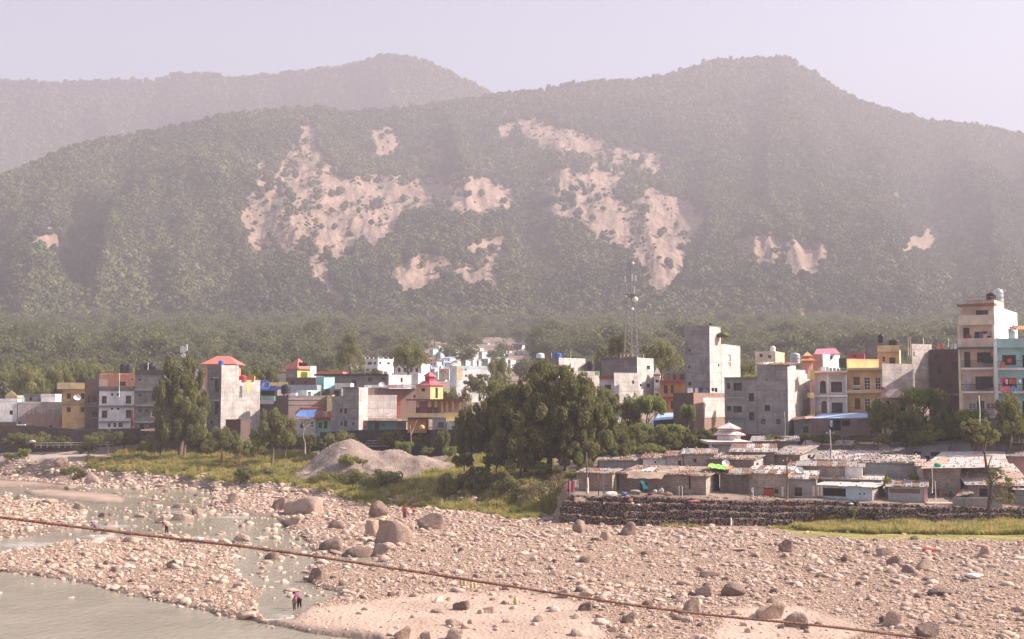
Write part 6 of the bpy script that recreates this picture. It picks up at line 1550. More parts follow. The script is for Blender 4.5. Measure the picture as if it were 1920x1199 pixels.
ORDW = ['first', 'second', 'third', 'fourth', 'fifth', 'sixth', 'seventh', 'eighth', 'ninth', 'tenth', 'eleventh', 'twelfth', 'thirteenth', 'fourteenth', 'fifteenth', 'sixteenth', 'seventeenth', 'eighteenth', 'nineteenth', 'twentieth', 'twenty first', 'twenty second']
def rank_labels(names):
    d = {}
    for o in COL.objects:
        if o.parent is None and o.name.split('.')[0] in names and 'label' in o and 'group' in o: d.setdefault(o['label'], []).append(o)
    for lab, L_ in d.items():
        if len(L_) > 1:
            for i, o in enumerate(sorted(L_, key=lambda q: q.location.x / q.location.y)): o['label'] = ORDW[min(i, 21)] + ' from the left ' + lab.replace(' at the foot of the hill', '').replace(' on the far slope above the yellow houses', ' on the far right slope').replace('house with tin roof', 'tin roofed house').replace('house with flat roof', 'flat roofed house').replace('unfinished concrete column stub', 'column stub').replace('unfinished column stub sticking up from', 'column stub on')
rank_labels(('far_house', 'column_stub'))
R = thing('spire', 'thin white far spire on the wooded slope left of the white tower house', 'spire', P(1440, 624, 930)); a = P(1440, 624, 930)
MB().lathe(a, [(1.6, 0), (1.0, 1.5), (.35, 4), (.04, 6.5)], 10).build('spire_body', WHITE, R)

# ================================================================== RETAINING WALLS BELOW THE TOWN
def retwall(label, pts, zb_off, mat, name='retaining_wall', thick=.6, cat='retaining wall'):
    """pts: (px, py_top, Y)"""
    T = [P(*q) for q in pts]; mb = MB(); u = 0
    for a, b in zip(T, T[1:]):
        za, zb_ = gz(a.x, a.y - 1) - zb_off, gz(b.x, b.y - 1) - zb_off; L = (b - a).length; k = Vector((0, thick, 0))
        A0, B0 = Vector((a.x, a.y, za)), Vector((b.x, b.y, zb_))
        mb.poly([A0, B0, b, a], [(u, A0.z), (u + L, B0.z), (u + L, b.z), (u, a.z)]); mb.poly([a, b, b + k, a + k], [(u, 0), (u + L, 0), (u + L, .5), (u, .5)]); mb.poly([B0 + k, A0 + k, a + k, b + k]); u += L
    a, b = T[0], T[-1]
    for q, z_ in ((a, gz(a.x, a.y) - zb_off), (b, gz(b.x, b.y) - zb_off)): mb.poly([(q.x, q.y, z_), (q.x, q.y, q.z), (q.x, q.y + thick, q.z), (q.x, q.y + thick, z_)])
    return tag(mb.build(name, mat, None, loc=(T[0].x, T[0].y, T[0].z - 4)), label, cat)
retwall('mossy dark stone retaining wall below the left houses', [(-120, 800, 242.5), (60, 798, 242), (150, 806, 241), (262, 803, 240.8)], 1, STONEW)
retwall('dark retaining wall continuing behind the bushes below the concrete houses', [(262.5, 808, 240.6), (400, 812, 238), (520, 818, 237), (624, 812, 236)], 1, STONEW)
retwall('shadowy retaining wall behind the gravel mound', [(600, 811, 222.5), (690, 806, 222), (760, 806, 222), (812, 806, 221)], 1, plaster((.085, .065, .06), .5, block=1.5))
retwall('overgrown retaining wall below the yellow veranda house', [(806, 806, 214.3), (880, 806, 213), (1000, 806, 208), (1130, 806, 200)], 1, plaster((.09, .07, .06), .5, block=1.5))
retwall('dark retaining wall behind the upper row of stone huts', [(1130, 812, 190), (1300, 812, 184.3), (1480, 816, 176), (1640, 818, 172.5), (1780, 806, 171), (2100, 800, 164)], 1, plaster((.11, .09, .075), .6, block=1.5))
# path railing at the left
R = thing('path_railing', 'long low white rail along the path at the left bank', 'railing', P(66, 838, 236)); mb = MB()
a, b = P(66, 831, 236), P(212, 829.5, 236); 
for k in (0, .45): mb.tube([a - Vector((0, 0, k)), b - Vector((0, 0, k))], .05, 5)
mb.build('rail', CONCL, R)
for k in range(14):
    q = a.lerp(b, k / 13); MB().tube([(q.x, q.y, q.z - 1.0), (q.x, q.y, q.z + .05)], .05, 5).build('post', CONCL, R)
mb = MB(); a = P(60, 829, 235); lump(61, 830, 12, 5, 235, (.75, .55, .55), 'pale pink tarp bundle lying at the left end of the path rail', 'cart', 'tarp_bundle', 15)  # the lump is a small tarp bundle
lump(388, 852, 9, 7, 225, (.40, .08, .05), 'red drum beside the path under the tall left tree', 'drum', 'red_drum', 16)
R = thing('red_flag', 'tall narrow red flag on a bamboo pole before the white building', 'flag', P(245.5, 822, 239)); a, b = P(245.5, 768, 239), P(245.5, 822, 239); MB().tube([b, a], .05, 5).build('flagpole', WOOD, R); MB().box((a.x + .2, a.y, (a.z + b.z) / 2 + .9), (1, 0, 0), (0, 1, 0), (0, 0, 1), .2, .02, 1.9).build('cloth', plain((.45, .05, .05)), R)
# steps by the mound
R = thing('concrete_steps', 'pale concrete steps in the dark behind the gravel mound', 'steps', P(708, 842, 222))
for k, y_ in enumerate((826, 831, 836)): slab_px(R, 688 - k * 4, 724 + k * 2, y_, y_ + 1.6, 221 - k * .8, .8, CONC, 'step')
# ================================================================== STONE BASKET WALL (gabions)
m_gab = NT('gabion_stone'); _p = m_gab.pos(); _v = m_gab.n('ShaderNodeTexVoronoi'); m_gab.l(_p, _v.inputs['Vector']); _v.inputs['Scale'].default_value = 5.5
_c = m_gab.mix(m_gab.n('ShaderNodeSeparateColor').outputs[0], (0.16, 0.105, 0.085), (0.32, 0.22, 0.175))
_sep = [n for n in m_gab.t.nodes if n.bl_idname == 'ShaderNodeSeparateColor'][0]; m_gab.l(_v.outputs['Color'], _sep.inputs[0])
_c = m_gab.mix(m_gab.ramp(_v.outputs['Distance'], 0.35, 0.62), _c, (0.02, 0.015, 0.013)); m_gab.col(_c); m_gab.rough(0.9); m_gab.bump(_v.outputs['Distance'], 0.12, -0.9); m_gab = m_gab.m
def gabion_mesh(seed, L, D, Hh):
    """a stone filled basket: rounded block with a lumpy stone surface"""
    r = np.random.RandomState(seed); nx, ny, nz = 14, 6, 6; V = []; Fc = []
    def patch(o, a, b, na, nb):
        n0 = len(V)
        for j in range(nb + 1):
            for i in range(na + 1): V.append(np.array(o) + np.array(a) * i / na + np.array(b) * j / nb)
        for j in range(nb):
            for i in range(na): q = n0 + j * (na + 1) + i; Fc.append((q, q + 1, q + na + 2, q + na + 1))
    patch((0, 0, 0), (L, 0, 0), (0, 0, Hh), nx, nz); patch((0, 0, Hh), (L, 0, 0), (0, D, 0), nx, ny)
    patch((L, 0, 0), (0, D, 0), (0, 0, Hh), ny, nz); patch((0, D, 0), (0, -D, 0), (0, 0, Hh), ny, nz); patch((L, D, 0), (-L, 0, 0), (0, 0, Hh), nx, nz)
    V = np.array(V); q = r.rand(2) * 50
    k = fbm(V[:, 0] * 2.6 + q[0] + V[:, 1] * 1.7, V[:, 2] * 2.6 + q[1] + V[:, 1] * 2.1, 2) - .45
    c = np.array([L / 2, D / 2, Hh / 2]); d = V - c; d /= np.array([L / 2, D / 2, Hh / 2])
    rnd = 1 - 0.10 * np.clip(np.abs(d[:, 0]) ** 6 * np.abs(d[:, 2]) ** 6 + np.abs(d[:, 1]) ** 6 * np.abs(d[:, 2]) ** 6, 0, 1)
    V = c + (V - c) * rnd[:, None]; V[:, 1] -= k * .34 * (d[:, 1] < 0); V[:, 2] += k * .30 * (d[:, 2] > 0); V[:, 0] += k * .15 * d[:, 0]
    return V, Fc
GM = []
for k in range(6):
    V_, F_ = gabion_mesh(k, 2.5, 1.15, 1.02); GM.append(npmesh('gabion', V_, np.array(F_), m_gab, True, link=False).data)
rg = random.Random(3)
def tier(root, px0, px1, Y, z0f, nsink=0):
    x = ray(px0, 960)[0] * Y; x1 = ray(px1, 960)[0] * Y
    while x < x1:
        o = bpy.data.objects.new('gabion', GM[rg.randrange(6)]); COL.objects.link(o); o.parent = root
        z = z0f(x) + rg.uniform(-.05, .05) + .10 * math.sin(x * .35 + Y); cv = max(0, 13.5 - x) * .35 + .25 * math.sin(x * .22 + Y * 2); o.location = Vector((x, Y + cv + rg.uniform(-.12, .12), z)) - root.location; o.rotation_euler = (0, rg.uniform(-.025, .025), rg.uniform(-.04, .04) - (.3 if x < 13 else 0)); x += 2.47
R = thing('gabion_wall', 'long dark wall of stone filled wire baskets in stepped tiers below the huts', 'gabion wall', (20, 139, 0))
tier(R, 1050, 1480, 137.5, lambda x: -.2 + .3 * max(0, (14 - x)) / 9); tier(R, 1052, 1520, 138.5, lambda x: .72 - .012 * (x - 9)); tier(R, 1056, 1690, 139.5, lambda x: 1.52 - .017 * (x - 9)); tier(R, 1066, 1700, 140.6, lambda x: 2.12 - .022 * (x - 9))
R2 = thing('gabion_wall', 'low ragged basket wall with spilled rubble at the right behind the grass strip', 'gabion wall', (50, 141, 0))
tier(R2, 1640, 1990, 139.4, lambda x: .15); tier(R2, 1700, 1990, 141.0, lambda x: .85)
# white marker post and rubbish on the tiers
pole(1370.5, 971, 985, 136.9, .10, 'short white marker post before the basket wall', WPAINT, cat='post', name='marker_post')
# red and pale litter lying along the wall top
for i, (px, py, w, hh, c_) in enumerate(((1215, 933, 14, 5, (.55, .03, .08)), (1240, 938, 30, 3, (.45, .10, .12)), (1300, 941, 24, 3, (.5, .12, .12)), (1220, 929, 12, 5, (.10, .08, .16)), (1145, 933, 26, 12, (.72, .66, .60)), (1176, 934, 12, 5, (.15, .22, .40)), (1185, 946, 8, 4, (.6, .55, .5)), (1197, 949, 8, 4, (.62, .58, .55)), (1345, 971, 10, 3, (.65, .5, .48)), (1475, 942, 8, 4, (.55, .15, .14)), (1390, 968, 14, 3, (.45, .14, .14)), (1595, 947, 10, 4, (.7, .65, .62)), (1182, 942, 10, 7, (.45, .16, .08)))):
    lump(px, py, w, hh, 139.5 if py > 938 else 142.5, c_, ['crimson bundle on the basket wall', 'long red cloth spread on the basket wall', 'faded red sheet along the wall top', 'navy bundle above the crimson one', 'big pale sack on the wall top beside the hut corner', 'blue bag among the hut clutter', 'small pale bag on the upper tier', 'second pale bag on the upper tier right of the small one', 'pinkish rag on the lower tier', 'red base block of the middle utility pole', 'red rag on the lower tier left of the pole', 'white bag on the wall by the light blue hut', 'rusty orange bundle hanging over the wall'][i], 'litter' if hh < 6 else 'sack', 'cloth_bundle' if i != 4 else 'sack', 20 + i)
# ================================================================== HUTS
def hut(label, xl, xc, xr, yt, yb, Y, th, depth, mat, side=None, wf=(), ws=(), roof=None, stones=40, rows=(6, 2), mats=None, seed=1, rise=.5, ov=.3, big=1.0, cat='hut'):
    h = House('stone_hut', label, cat, xl, xc, xr, yt, yb, Y, th, depth, mat=mat, side=side or mat, par=0, wf=wf, ws=ws, z0drop=.6)
    C, df, ds = h.C, h.df, h.ds; w, d = h.w, h.d; zf = h.z1 + .03; zb_ = h.z1 + rise
    pts = [Vector((*(C + df * w), zf)), Vector((*C, zf)), Vector((*(C + ds * d), zb_)), Vector((*(C + df * w + ds * d), zb_))]
    sheet_roof(h.root, pts, rows, mats or [RUST, TIN, CONCD], stones, seed, ov=ov, big=big)
    # gable infill so the sloping roof sits on something
    mb = MB()
    for q in (C, C + df * w):
        mb.poly([(q.x, q.y, h.z1 - .01), ((q + ds * d).x, (q + ds * d).y, h.z1 - .01), ((q + ds * d).x, (q + ds * d).y, zb_)])
    q0, q1 = C + ds * d, C + df * w + ds * d; mb.poly([(q0.x, q0.y, h.z1 - .01), (q1.x, q1.y, h.z1 - .01), (q1.x, q1.y, zb_), (q0.x, q0.y, zb_)]); mb.build('gable_wall', side or mat, h.root)
    return h
STRAW = plaster((.34, .25, .19), .5, (.12, .08, .06)); ROOFW = plain((.52, .47, .44), .7); ROOFP = plain((.45, .33, .27), .8); ROOFG = plain((.33, .30, .29), .8)
# back rows first
hut('long dark block wall hut at the back right of the white shrine', 1410, 1492, 1494, 828, 850, 168, 10, 6, BLOCK, rows=(8, 1), stones=40, mats=[ROOFG, RUST], seed=31)
hut('long back hut right of the thin middle pole', 1508, 1623, 1625, 836, 862, 167, 4, 6, BLOCK, rows=(9, 1), stones=50, mats=[ROOFG, RUST, ROOFP], seed=32)
hut('plain lilac grey back hut with a doorway and a blue shutter', 1646, 1775, 1777, 837, 870, 166, 3, 6, LILAC, wf=[(1714, 847, 1727, 866, 'x'), (1745, 848, 1763, 856, 'd'), (1734, 855, 1743, 862)], rows=(9, 1), stones=26, mats=[ROOFG], seed=33)
hut('brownish parapet hut behind the leaning tree', 1774, 1888, 1889, 832, 862, 165, 2, 6, LILAC, rows=(8, 1), stones=20, mats=[ROOFG], seed=34)
hut('brown hut with a white corner at the back right', 1888, 1925, 1990, 836, 862, 164, 20, 6, BLOCK, WHITE, rows=(3, 1), stones=10, mats=[ROOFP], seed=35)
hut('sunlit block gable hut beside the lilac hut', 1600, 1646, 1668, 834, 862, 164.5, 38, 5, BLOCK, BLOCKL, rows=(3, 2), stones=24, mats=[ROOFP, RUST], seed=36)
hut('small stone hut with a low sloping roof left of the lilac doorway', 1648, 1668, 1690, 851, 874, 159, 40, 5, BLOCK, BLOCKL, rows=(2, 2), stones=24, mats=[ROOFP, RUST, ROOFW], seed=37)
# row behind left
h = hut('long low hut with a smooth grey wall in the left back row', 1122, 1203.5, 1204, 864, 892, 160, 12, 4, CONC, rows=(9, 1), stones=70, mats=[STRAW, RUST, ROOFG], seed=38)
h = hut('hut with a bright white painted wall in the left back row', 1204.5, 1247.5, 1248, 860, 890, 158.5, 12, 4, WHITEC, wf=[(1227, 865, 1230, 869)], rows=(5, 1), stones=36, mats=[STRAW, RUST], seed=39)
h = hut('hut with a peeling whitewashed brick wall and dark doorway', 1248.5, 1279, 1280, 856, 890, 157.5, 12, 4, BLOCKW, wf=[(1271, 864, 1277, 876)], rows=(4, 1), stones=30, mats=[STRAW, RUST], seed=40)
h = hut('rough grey block hut right of the peeling brick wall', 1280.5, 1338, 1338.5, 852, 890, 156.5, 12, 4, BLOCKL, wf=[(1300, 860, 1306, 868)], rows=(6, 1), stones=44, mats=[STRAW, ROOFG], seed=41)
dish(P(1288, 853, 158) - Vector((0, 0, .1)), .42, -1.9, 'satellite dish above the rough grey block hut')
h = hut('block hut with a stone strewn roof below the white shrine', 1371, 1450, 1451, 848, 882, 158.5, 7, 6, BLOCK, wf=[(1408, 855, 1412, 862), (1414, 855, 1418, 862)], rows=(6, 2), stones=90, mats=[ROOFG, RUST, ROOFW], seed=42, rise=.75)
h = hut('block hut with a raised pale roof and timber post', 1449, 1498, 1530, 853, 884, 157, 34, 7, BLOCK, BLOCKW, ws=[(1514, 853, 1520, 860), (1516, 863, 1525, 872)], rows=(4, 2), stones=50, mats=[ROOFP, ROOFG], seed=43, rise=.9)
h = hut('hut under a wide roof heaped with pale stones in the middle back', 1528, 1640, 1642, 866, 884, 154.5, 3, 7, BLOCK, wf=[(1578, 867, 1613, 876, 'o')], rows=(8, 2), stones=190, mats=[ROOFG, ROOFW], seed=44, rise=1.0, big=1.3)
mb = MB(); h.F.plates(mb, 1579, 867, 1614, 876, .01, .06); mb.build('green_panel', plain((.08, .15, .11)), h.root)
h = hut('grey block hut with a satellite dish in the centre row', 1480, 1580, 1581, 875, 905, 152, 4, 4, BLOCK, rows=(8, 1), stones=30, mats=[ROOFG, RUST], seed=45)
dish(P(1499, 892, 150), .5, -1.7, 'satellite dish on the grey block hut in the centre row')
h = hut('short hut with a bright white wall right of the centre row', 1581, 1614, 1615, 876, 905, 151.5, 4, 4, WHITEC, rows=(3, 1), stones=8, mats=[ROOFG], seed=46)
h = hut('long grey rendered hut behind the rusty tin shed', 1615.5, 1716, 1717, 869, 905, 152, 3, 5, CONC, rows=(8, 2), stones=120, mats=[ROOFW, ROOFG], seed=47, rise=.7, big=1.25)
h = hut('hut with a sloping stone covered roof above the green tarpaulin', 1327, 1412, 1437, 863, 888, 153.5, 25, 6, BLOCK, BLOCKW, ws=[(1418, 868, 1422, 877)], rows=(6, 2), stones=130, mats=[STRAW, ROOFG, ROOFP], seed=48, rise=.5)
dish(P(1361, 879, 150.5), .5, -1.6, 'satellite dish behind the lime green tarpaulin')
tarp('green_tarpaulin', 'lime green tarpaulin spread over the hut roof', [P(1327, 876, 148.5), P(1360, 881, 147.6), P(1362, 873, 151.5), P(1330, 869, 152)], plain((.30, .62, .12)), sag=.1)
tarp('orange_cloth', 'orange cloth lying right of the lime green tarpaulin', [P(1360, 880, 148), P(1375, 881, 147.6), P(1375, 874, 151), P(1362, 873, 151.5)], plain((.6, .3, .12)), 'cloth', sag=.1)
# front row
h = hut('low block hut at the left end of the front row', 1084, 1147, 1160, 888, 924, 148.5, 26, 4.5, BLOCK, BLOCKL, wf=[(1101.5, 893, 1104, 921, 'o')], rows=(6, 2), stones=40, mats=[STRAW, RUST, ROOFG], seed=50, rise=.35)
h = hut('wide block hut with a thatch and rag covered roof', 1160, 1322, 1350, 893, 938, 145.5, 23, 6, BLOCK, BLOCKL, wf=[(1200, 905, 1214, 925, 'o'), (1291, 893, 1295, 918)], rows=(10, 2), stones=150, mats=[STRAW, RUST, STRAW, ROOFP], seed=51, rise=.55, big=1.15)
tarp('white_sheet', 'dirty white sheet weighing down the thatched hut roof', [P(1200, 884, 147.5), P(1222, 884, 147), P(1236, 877, 151), P(1214, 877, 151)], ROOFW, 'cloth', sag=.05)
tarp('roof_rag', 'brown rags heaped on the front edge of the thatched hut roof', [P(1175, 897, 145.2), P(1240, 898, 145), P(1250, 886, 147.5), P(1180, 884, 148)], STRAW, 'rag', sag=-.25)
tarp('turquoise_cloth', 'turquoise cloth draped from the hut eave', [P(1200, 902, 144.6), P(1207, 903, 144.6), P(1216, 917, 144.2), P(1207, 918, 144.4)], plain((.05, .38, .44)), 'cloth', sag=.1)
hut('recessed hut wall painted dark for shade between two block huts', 1348, 1401, 1402, 890, 938, 147.5, 3, 4, plaster((.22, .18, .155), .9, (.05, .04, .035), block=1), rows=(4, 1), stones=60, mats=[ROOFG, RUST], seed=52)  # dark wall colour stands in for the shadow of the recess
h = hut('long block hut with a pale sloping roof and an orange red door', 1401, 1474, 1476, 889, 941, 146.5, 20, 6, BLOCKL, wf=[(1432, 915, 1451, 936, 'x'), (1452, 917, 1460, 926)], rows=(6, 2), stones=70, mats=[ROOFW, ROOFG, RUST], seed=53, rise=.55)
mb = MB(); h.F.plates(mb, 1432, 917, 1451, 934, .01, .06); mb.build('door_cloth', plain((.45, .08, .04)), h.root)
h = hut('grey rendered hut with one barred window behind the middle utility pole', 1476, 1528, 1529, 899, 943, 146, 4, 6, CONC, wf=[(1490, 914, 1504, 931, 'g')], rows=(4, 2), stones=60, mats=[ROOFW, ROOFG, RUST], seed=54, rise=.6)
h = hut('hut under a long pale roof behind the light blue one', 1529, 1650, 1652, 900, 930, 150, 3, 6, CONC, wf=[(1560, 903, 1630, 911, 'o')], rows=(8, 2), stones=30, mats=[ROOFW, ROOFW, ROOFP], seed=55, rise=.7)
h = hut('light blue painted hut with a long dark opening and white flat roof', 1528, 1632, 1661, 914, 946, 144, 30, 4, BLUEG, BLOCKL, wf=[(1543, 915.5, 1586, 931, 'o')], ws=[], rows=(5, 1), stones=5, mats=[ROOFW], seed=56, rise=.15)
for px in (1611, 1619): 
    mb = MB(); h.F.plates(mb, px, 925, px + 3, 928, -.02, .02); mb.build('vent', BLACK, h.root)
R = h.root
for (a_, b_) in ((1524, 1528), (1533, 1536), (1539, 1542)): slab_px(R, a_, b_, 913, 930, 144.2, .25, PEACH, 'pillar')
h = hut('rusty corrugated tin shed with a stone weighted roof', 1661, 1731, 1732, 914, 949, 143.8, 2, 4, TIN, rows=(5, 1), stones=70, mats=[ROOFW, RUST, ROOFG], seed=57, rise=.5)
mb = MB(); F_ = h.F
for k in range(40): F_.plate(mb, .1 + k * (F_.L - .2) / 40, .1 + k * (F_.L - .2) / 40 + .05, F_.z0 + .5, F_.z1 - .05, .003, .03)
mb.build('corrugation', TIN, h.root)
h.band(917, 925, RUST, .04, 'rusty_sheet', px0=1668, px1=1725, o0=.032)
slab_px(h.root, 1732.5, 1740, 914, 950, 143.6, .4, PINK, 'corner_post')
h = hut('largest block hut with a long striped tin roof and sunlit left end', 1728, 1797, 1798, 879, 938, 148, 3, 7, BLOCKL, rows=(1, 1), stones=0, mats=[TIN], seed=58, rise=.2)
hut('sunlit block end wall left of the striped tin roof', 1716, 1727.5, 1728.5, 874, 925, 148.6, 10, 6, BLOCKW, rows=(1, 2), stones=10, mats=[ROOFP], seed=59)
R = h.root; sheet_roof(R, [P(1730, 878, 147), P(1888, 876, 147), P(1880, 849, 160.5), P(1768, 850, 160.5)], (12, 4), [ROOFW, ROOFW, ROOFP, plain((.55, .36, .28), .8), ROOFW], 90, 60, ov=.15)
h = hut('dark open fronted hut bay right of the largest block hut', 1798, 1850, 1851, 880, 930, 150, 3, 6, BLOCK, wf=[(1799, 881, 1822, 925, 'o')], rows=(1, 1), stones=0, mats=[ROOFG], seed=61, rise=.1)
lump(1759, 877, 16, 10, 147.5, plain((.03, .35, .22), .6), 'emerald green domed tarpaulin on the striped tin roof', 'tarpaulin', 'green_dome', 40)
h = hut('hut under a broad white roof strewn with stones near the leaning tree', 1812, 1925, 1960, 910, 945, 144.5, 10, 9, BLOCK, wf=[(1836, 916, 1852, 932), (1890, 916, 1905, 940)], rows=(7, 3), stones=150, mats=[ROOFW, ROOFW, ROOFP], seed=62, rise=1.9)
h = hut('pale pinkish rendered hut at the far right', 1887, 1990, 1992, 858, 885, 154, 4, 5, PINK, rows=(4, 1), stones=8, mats=[CONCD], seed=63)
h = hut('block hut at the lower right edge', 1898, 1995, 1996, 921, 962, 141.5, 2, 4, CONC, rows=(4, 1), stones=30, mats=[ROOFW, RUST], seed=64)
o = simple_box('low_wall', 'low rough rendered yard wall below the white stone strewn roof', 'wall', 1788, 934, 1880, 962, 141.6, .35, CONC)
simple_box('terrace_step', 'low concrete yard step between the tin shed and the rendered wall', 'step', 1740, 944, 1788, 951, 142.4, 1.2, PEACH)
for i, (px, c_) in enumerate(((1741, (.05, .1, .2)), (1748, (.04, .04, .07)), (1755, (.05, .05, .08)), (1762, (.3, .12, .10)), (1780, (.06, .05, .06)))): cloth(px, 917 + (4 if i > 2 else 0), 5, 10, 146.5, c_, ['dark blue garment', 'first black garment', 'second black garment', 'dull red garment', 'charcoal garment'][i] + ' on the line before the largest block hut')
tarp('thatch_awning', 'collapsed straw awning beside the dark hut bay', [P(1790, 932, 144.5), P(1826, 925, 144.2), P(1822, 915, 147), P(1806, 914, 147)], STRAW, 'awning', sag=-.15)
# laundry, poles at the left of the wall
for i, (px, w, hh, c_) in enumerate(((1064, 3.5, 22, (.35, .04, .06)), (1068, 3, 24, (.7, .55, .55)), (1071, 4, 20, (.45, .05, .08)), (1075, 3, 22, (.4, .25, .25)))): cloth(px, 902, w, hh, 143.2, c_, ['dark red sari', 'pale pink sari', 'crimson sari', 'dusty brown cloth'][i] + ' hanging at the left end of the basket wall')
pole(1100, 848, 926, 144.3, .12, 'dark wooden pole at the left end of the huts', WOOD)
pole(1101.6, 896, 924, 144, .16, 'pale short post beside the dark wooden pole', PEACH, cat='post', name='post')
for px, a_, b_, l_ in ((1122, 890, 930, 'left thin bamboo stake before the low block hut'), (1131, 893, 930, 'right thin bamboo stake before the low block hut'), (1082, 888, 920, 'thin stake at the corner of the low block hut'), (1154, 900, 938, 'stout brown stake at the gap between the first huts')): pole(px, a_, b_, 143.6, .07, l_, WOOD, name='bamboo_stake', cat='stake')
pole(1476, 858, 942, 142.6, .14, 'tall brown utility pole with a crossarm in front of the huts', WOOD, True)
pole(1557, 806, 874, 157, .13, 'leaning grey utility pole rising from the middle of the huts', CONC, True)
pole(1471.5, 772, 826, 172, .09, 'slim grey post before the tall cement end wall', CONC)
pole(1748, 873, 925, 145, .06, 'thin pale post before the largest block hut', CREAM); pole(1754, 902, 950, 142.2, .06, 'thin pale post in the yard of the tin shed', CREAM); pole(1837, 742, 800, 157, .07, 'white thin post before the tall pink building', WPAINT)
pole(1412, 922, 943, 142.6, .05, 'short leaning white flag stick in front of the block hut', WPAINT, name='flag_stick', cat='stick'); cloth(1409, 914, 4, 10, 142.6, (.6, .6, .6), 'small white flag cloth near the block hut', cat='flag', name='flag_cloth')
for i, px in enumerate((1273, 1279)): pole(px, 912, 938, 143.3, .06, ['left', 'right'][i] + ' leaning bamboo stick against the wide block hut', CREAM, name='bamboo_stake', cat='stake')
for i, (px, py, w, hh, c_) in enumerate(((1239, 928, 12, 14, (.5, .42, .38)), (1252, 930, 18, 8, (.30, .18, .13)), (1190, 926, 22, 8, (.3, .26, .25)), (1228, 926, 10, 8, (.45, .42, .40)), (1170, 930, 14, 8, (.14, .18, .3)), (1360, 938, 14, 6, (.18, .11, .09)))): lump(px, py, w, hh, 143.6, c_, ['round pale basket by the wide block hut', 'leaning brown mat by the wide block hut', 'grey heap of household things by the hut corner', 'pale heap right of the turquoise cloth', 'dark blue heap near the stout brown stake', 'dark scrap heap before the shade darkened recessed wall'][i], 'heap', 'household_heap', 60 + i)
board(1465, 913, 1470, 932, 146.1, CREAM, 'white_board', 'pale board leaning by the orange red door', 'board')
# rubble heaps
def rubble(px0, px1, pyt, pyb, Y, n, label, seed, s=.28):
    r = random.Random(seed); V = []; Fc = []; nn = 0; a, b = P(px0, pyb, Y), P(px1, pyb, Y); Hh = (pyb - pyt) * mpp(Y)
    for _ in range(n):
        u = r.random(); hgt = math.sin(math.pi * u) ** .7 * Hh; q = r.random(); x = a.x + (b.x - a.x) * u; z = a.z + hgt * q; y = Y + q * 1.5 + r.uniform(-.3, .3); me = ROOFST[r.randrange(4)]; sc_ = s * r.uniform(.5, 1.2); an = r.random() * 6
        V += [(x + (w.co.x * math.cos(an) - w.co.y * math.sin(an)) * sc_, y + (w.co.x * math.sin(an) + w.co.y * math.cos(an)) * sc_, z + w.co.z * sc_) for w in me.vertices]; Fc += [tuple(nn + i for i in p_.vertices) for p_ in me.polygons]; nn += len(me.vertices)
    o = MB().raw(V, Fc).build('rubble', m_stone, None, True, loc=a); return tag(o, label, None, None, 'stuff')
rubble(1665, 1765, 953, 978, 140.4, 420, 'spilled heap of pale stones over the basket wall', 1); rubble(1765, 1830, 962, 978, 140.4, 160, 'second lower spill of stones', 2); rubble(1380, 1480, 932, 945, 142.3, 260, 'loose stones along the top of the basket wall', 3, .2); rubble(1850, 1900, 990, 1002, 136, 90, 'flat spill of stones under the leaning tree', 4, .2); rubble(1320, 1360, 930, 940, 142.5, 80, 'small stone heap by the block hut', 5, .2)

# ================================================================== WHITE TEMPLE
R = thing('white_temple', 'small white temple with two tiered pyramid roofs edged in red above a flat slab', 'temple', P(1368, 872, 171)); Y_ = 170
RE = plain((.55, .14, .12)); c = P(1367, 830, Y_ + 3)
def tb(px0, px1, py0, py1, Y, D, mat, name): return slab_px(R, px0, px1, py0, py1, Y, D, mat, name)
def rbox(zt_px, zb_px, hw, mat, name, th=.55):
    za, zb_ = P(0, zt_px, c.y).z, P(0, zb_px, c.y).z; mb = MB(); mb.box((c.x, c.y, (za + zb_) / 2), (math.cos(th), -math.sin(th), 0), (math.sin(th), math.cos(th), 0), (0, 0, 1), hw, hw, (za - zb_) / 2); mb.build(name, mat, R)
tb(1328, 1411, 828.5, 833, Y_ - 2.5, 8, WHITE, 'slab'); tb(1327.5, 1411.5, 829.5, 831, Y_ - 2.6, .09, RE, 'red_edge')
tb(1344.5, 1381, 833.2, 851, Y_ - .5, 5, WHITE, 'wall'); tb(1344, 1381.5, 851.2, 856, Y_ - .6, 5.2, RE, 'base')
for a_ in (1330, 1380, 1404): tb(a_, a_ + 5.5, 833.2, 852, Y_ - 2, .45, WHITE, 'pillar')
tb(1331, 1344, 833.2, 852, Y_ + 3, .2, DARK, 'back_wall')
rbox(815, 828.3, 1.32, WHITEC, 'upper_room'); rbox(803.5, 812.5, .72, WHITE, 'lantern')
hip_roof(R, c.x, c.y, P(0, 815, c.y).z, 1.85, 1.85, .9, .55, WHITEC, 0, name='lower_roof', ov=.0, thick=.1); hip_roof(R, c.x, c.y, P(0, 803.5, c.y).z, 1.35, 1.35, .85, .55, WHITEC, 0, name='upper_roof', thick=.1)
for z_, s_ in ((815, 1.87), (803.5, 1.37)):
    z = P(0, z_, c.y).z - .1; rb = MB(); u = Vector((math.cos(.55), -math.sin(.55), 0)); v = Vector((math.sin(.55), math.cos(.55), 0)); cc = Vector((c.x, c.y, z))
    for a_, b_ in ((u, v), (v, u)):
        for sg in (-1, 1): rb.box(cc + a_ * sg * s_ , a_, b_, (0, 0, 1), .03, s_, .09)
    rb.build('roof_trim', RE, R)
MB().tube([(c.x, c.y, P(0, 795, c.y).z), (c.x, c.y, P(0, 788, c.y).z)], .04, 5).build('finial', WHITE, R)

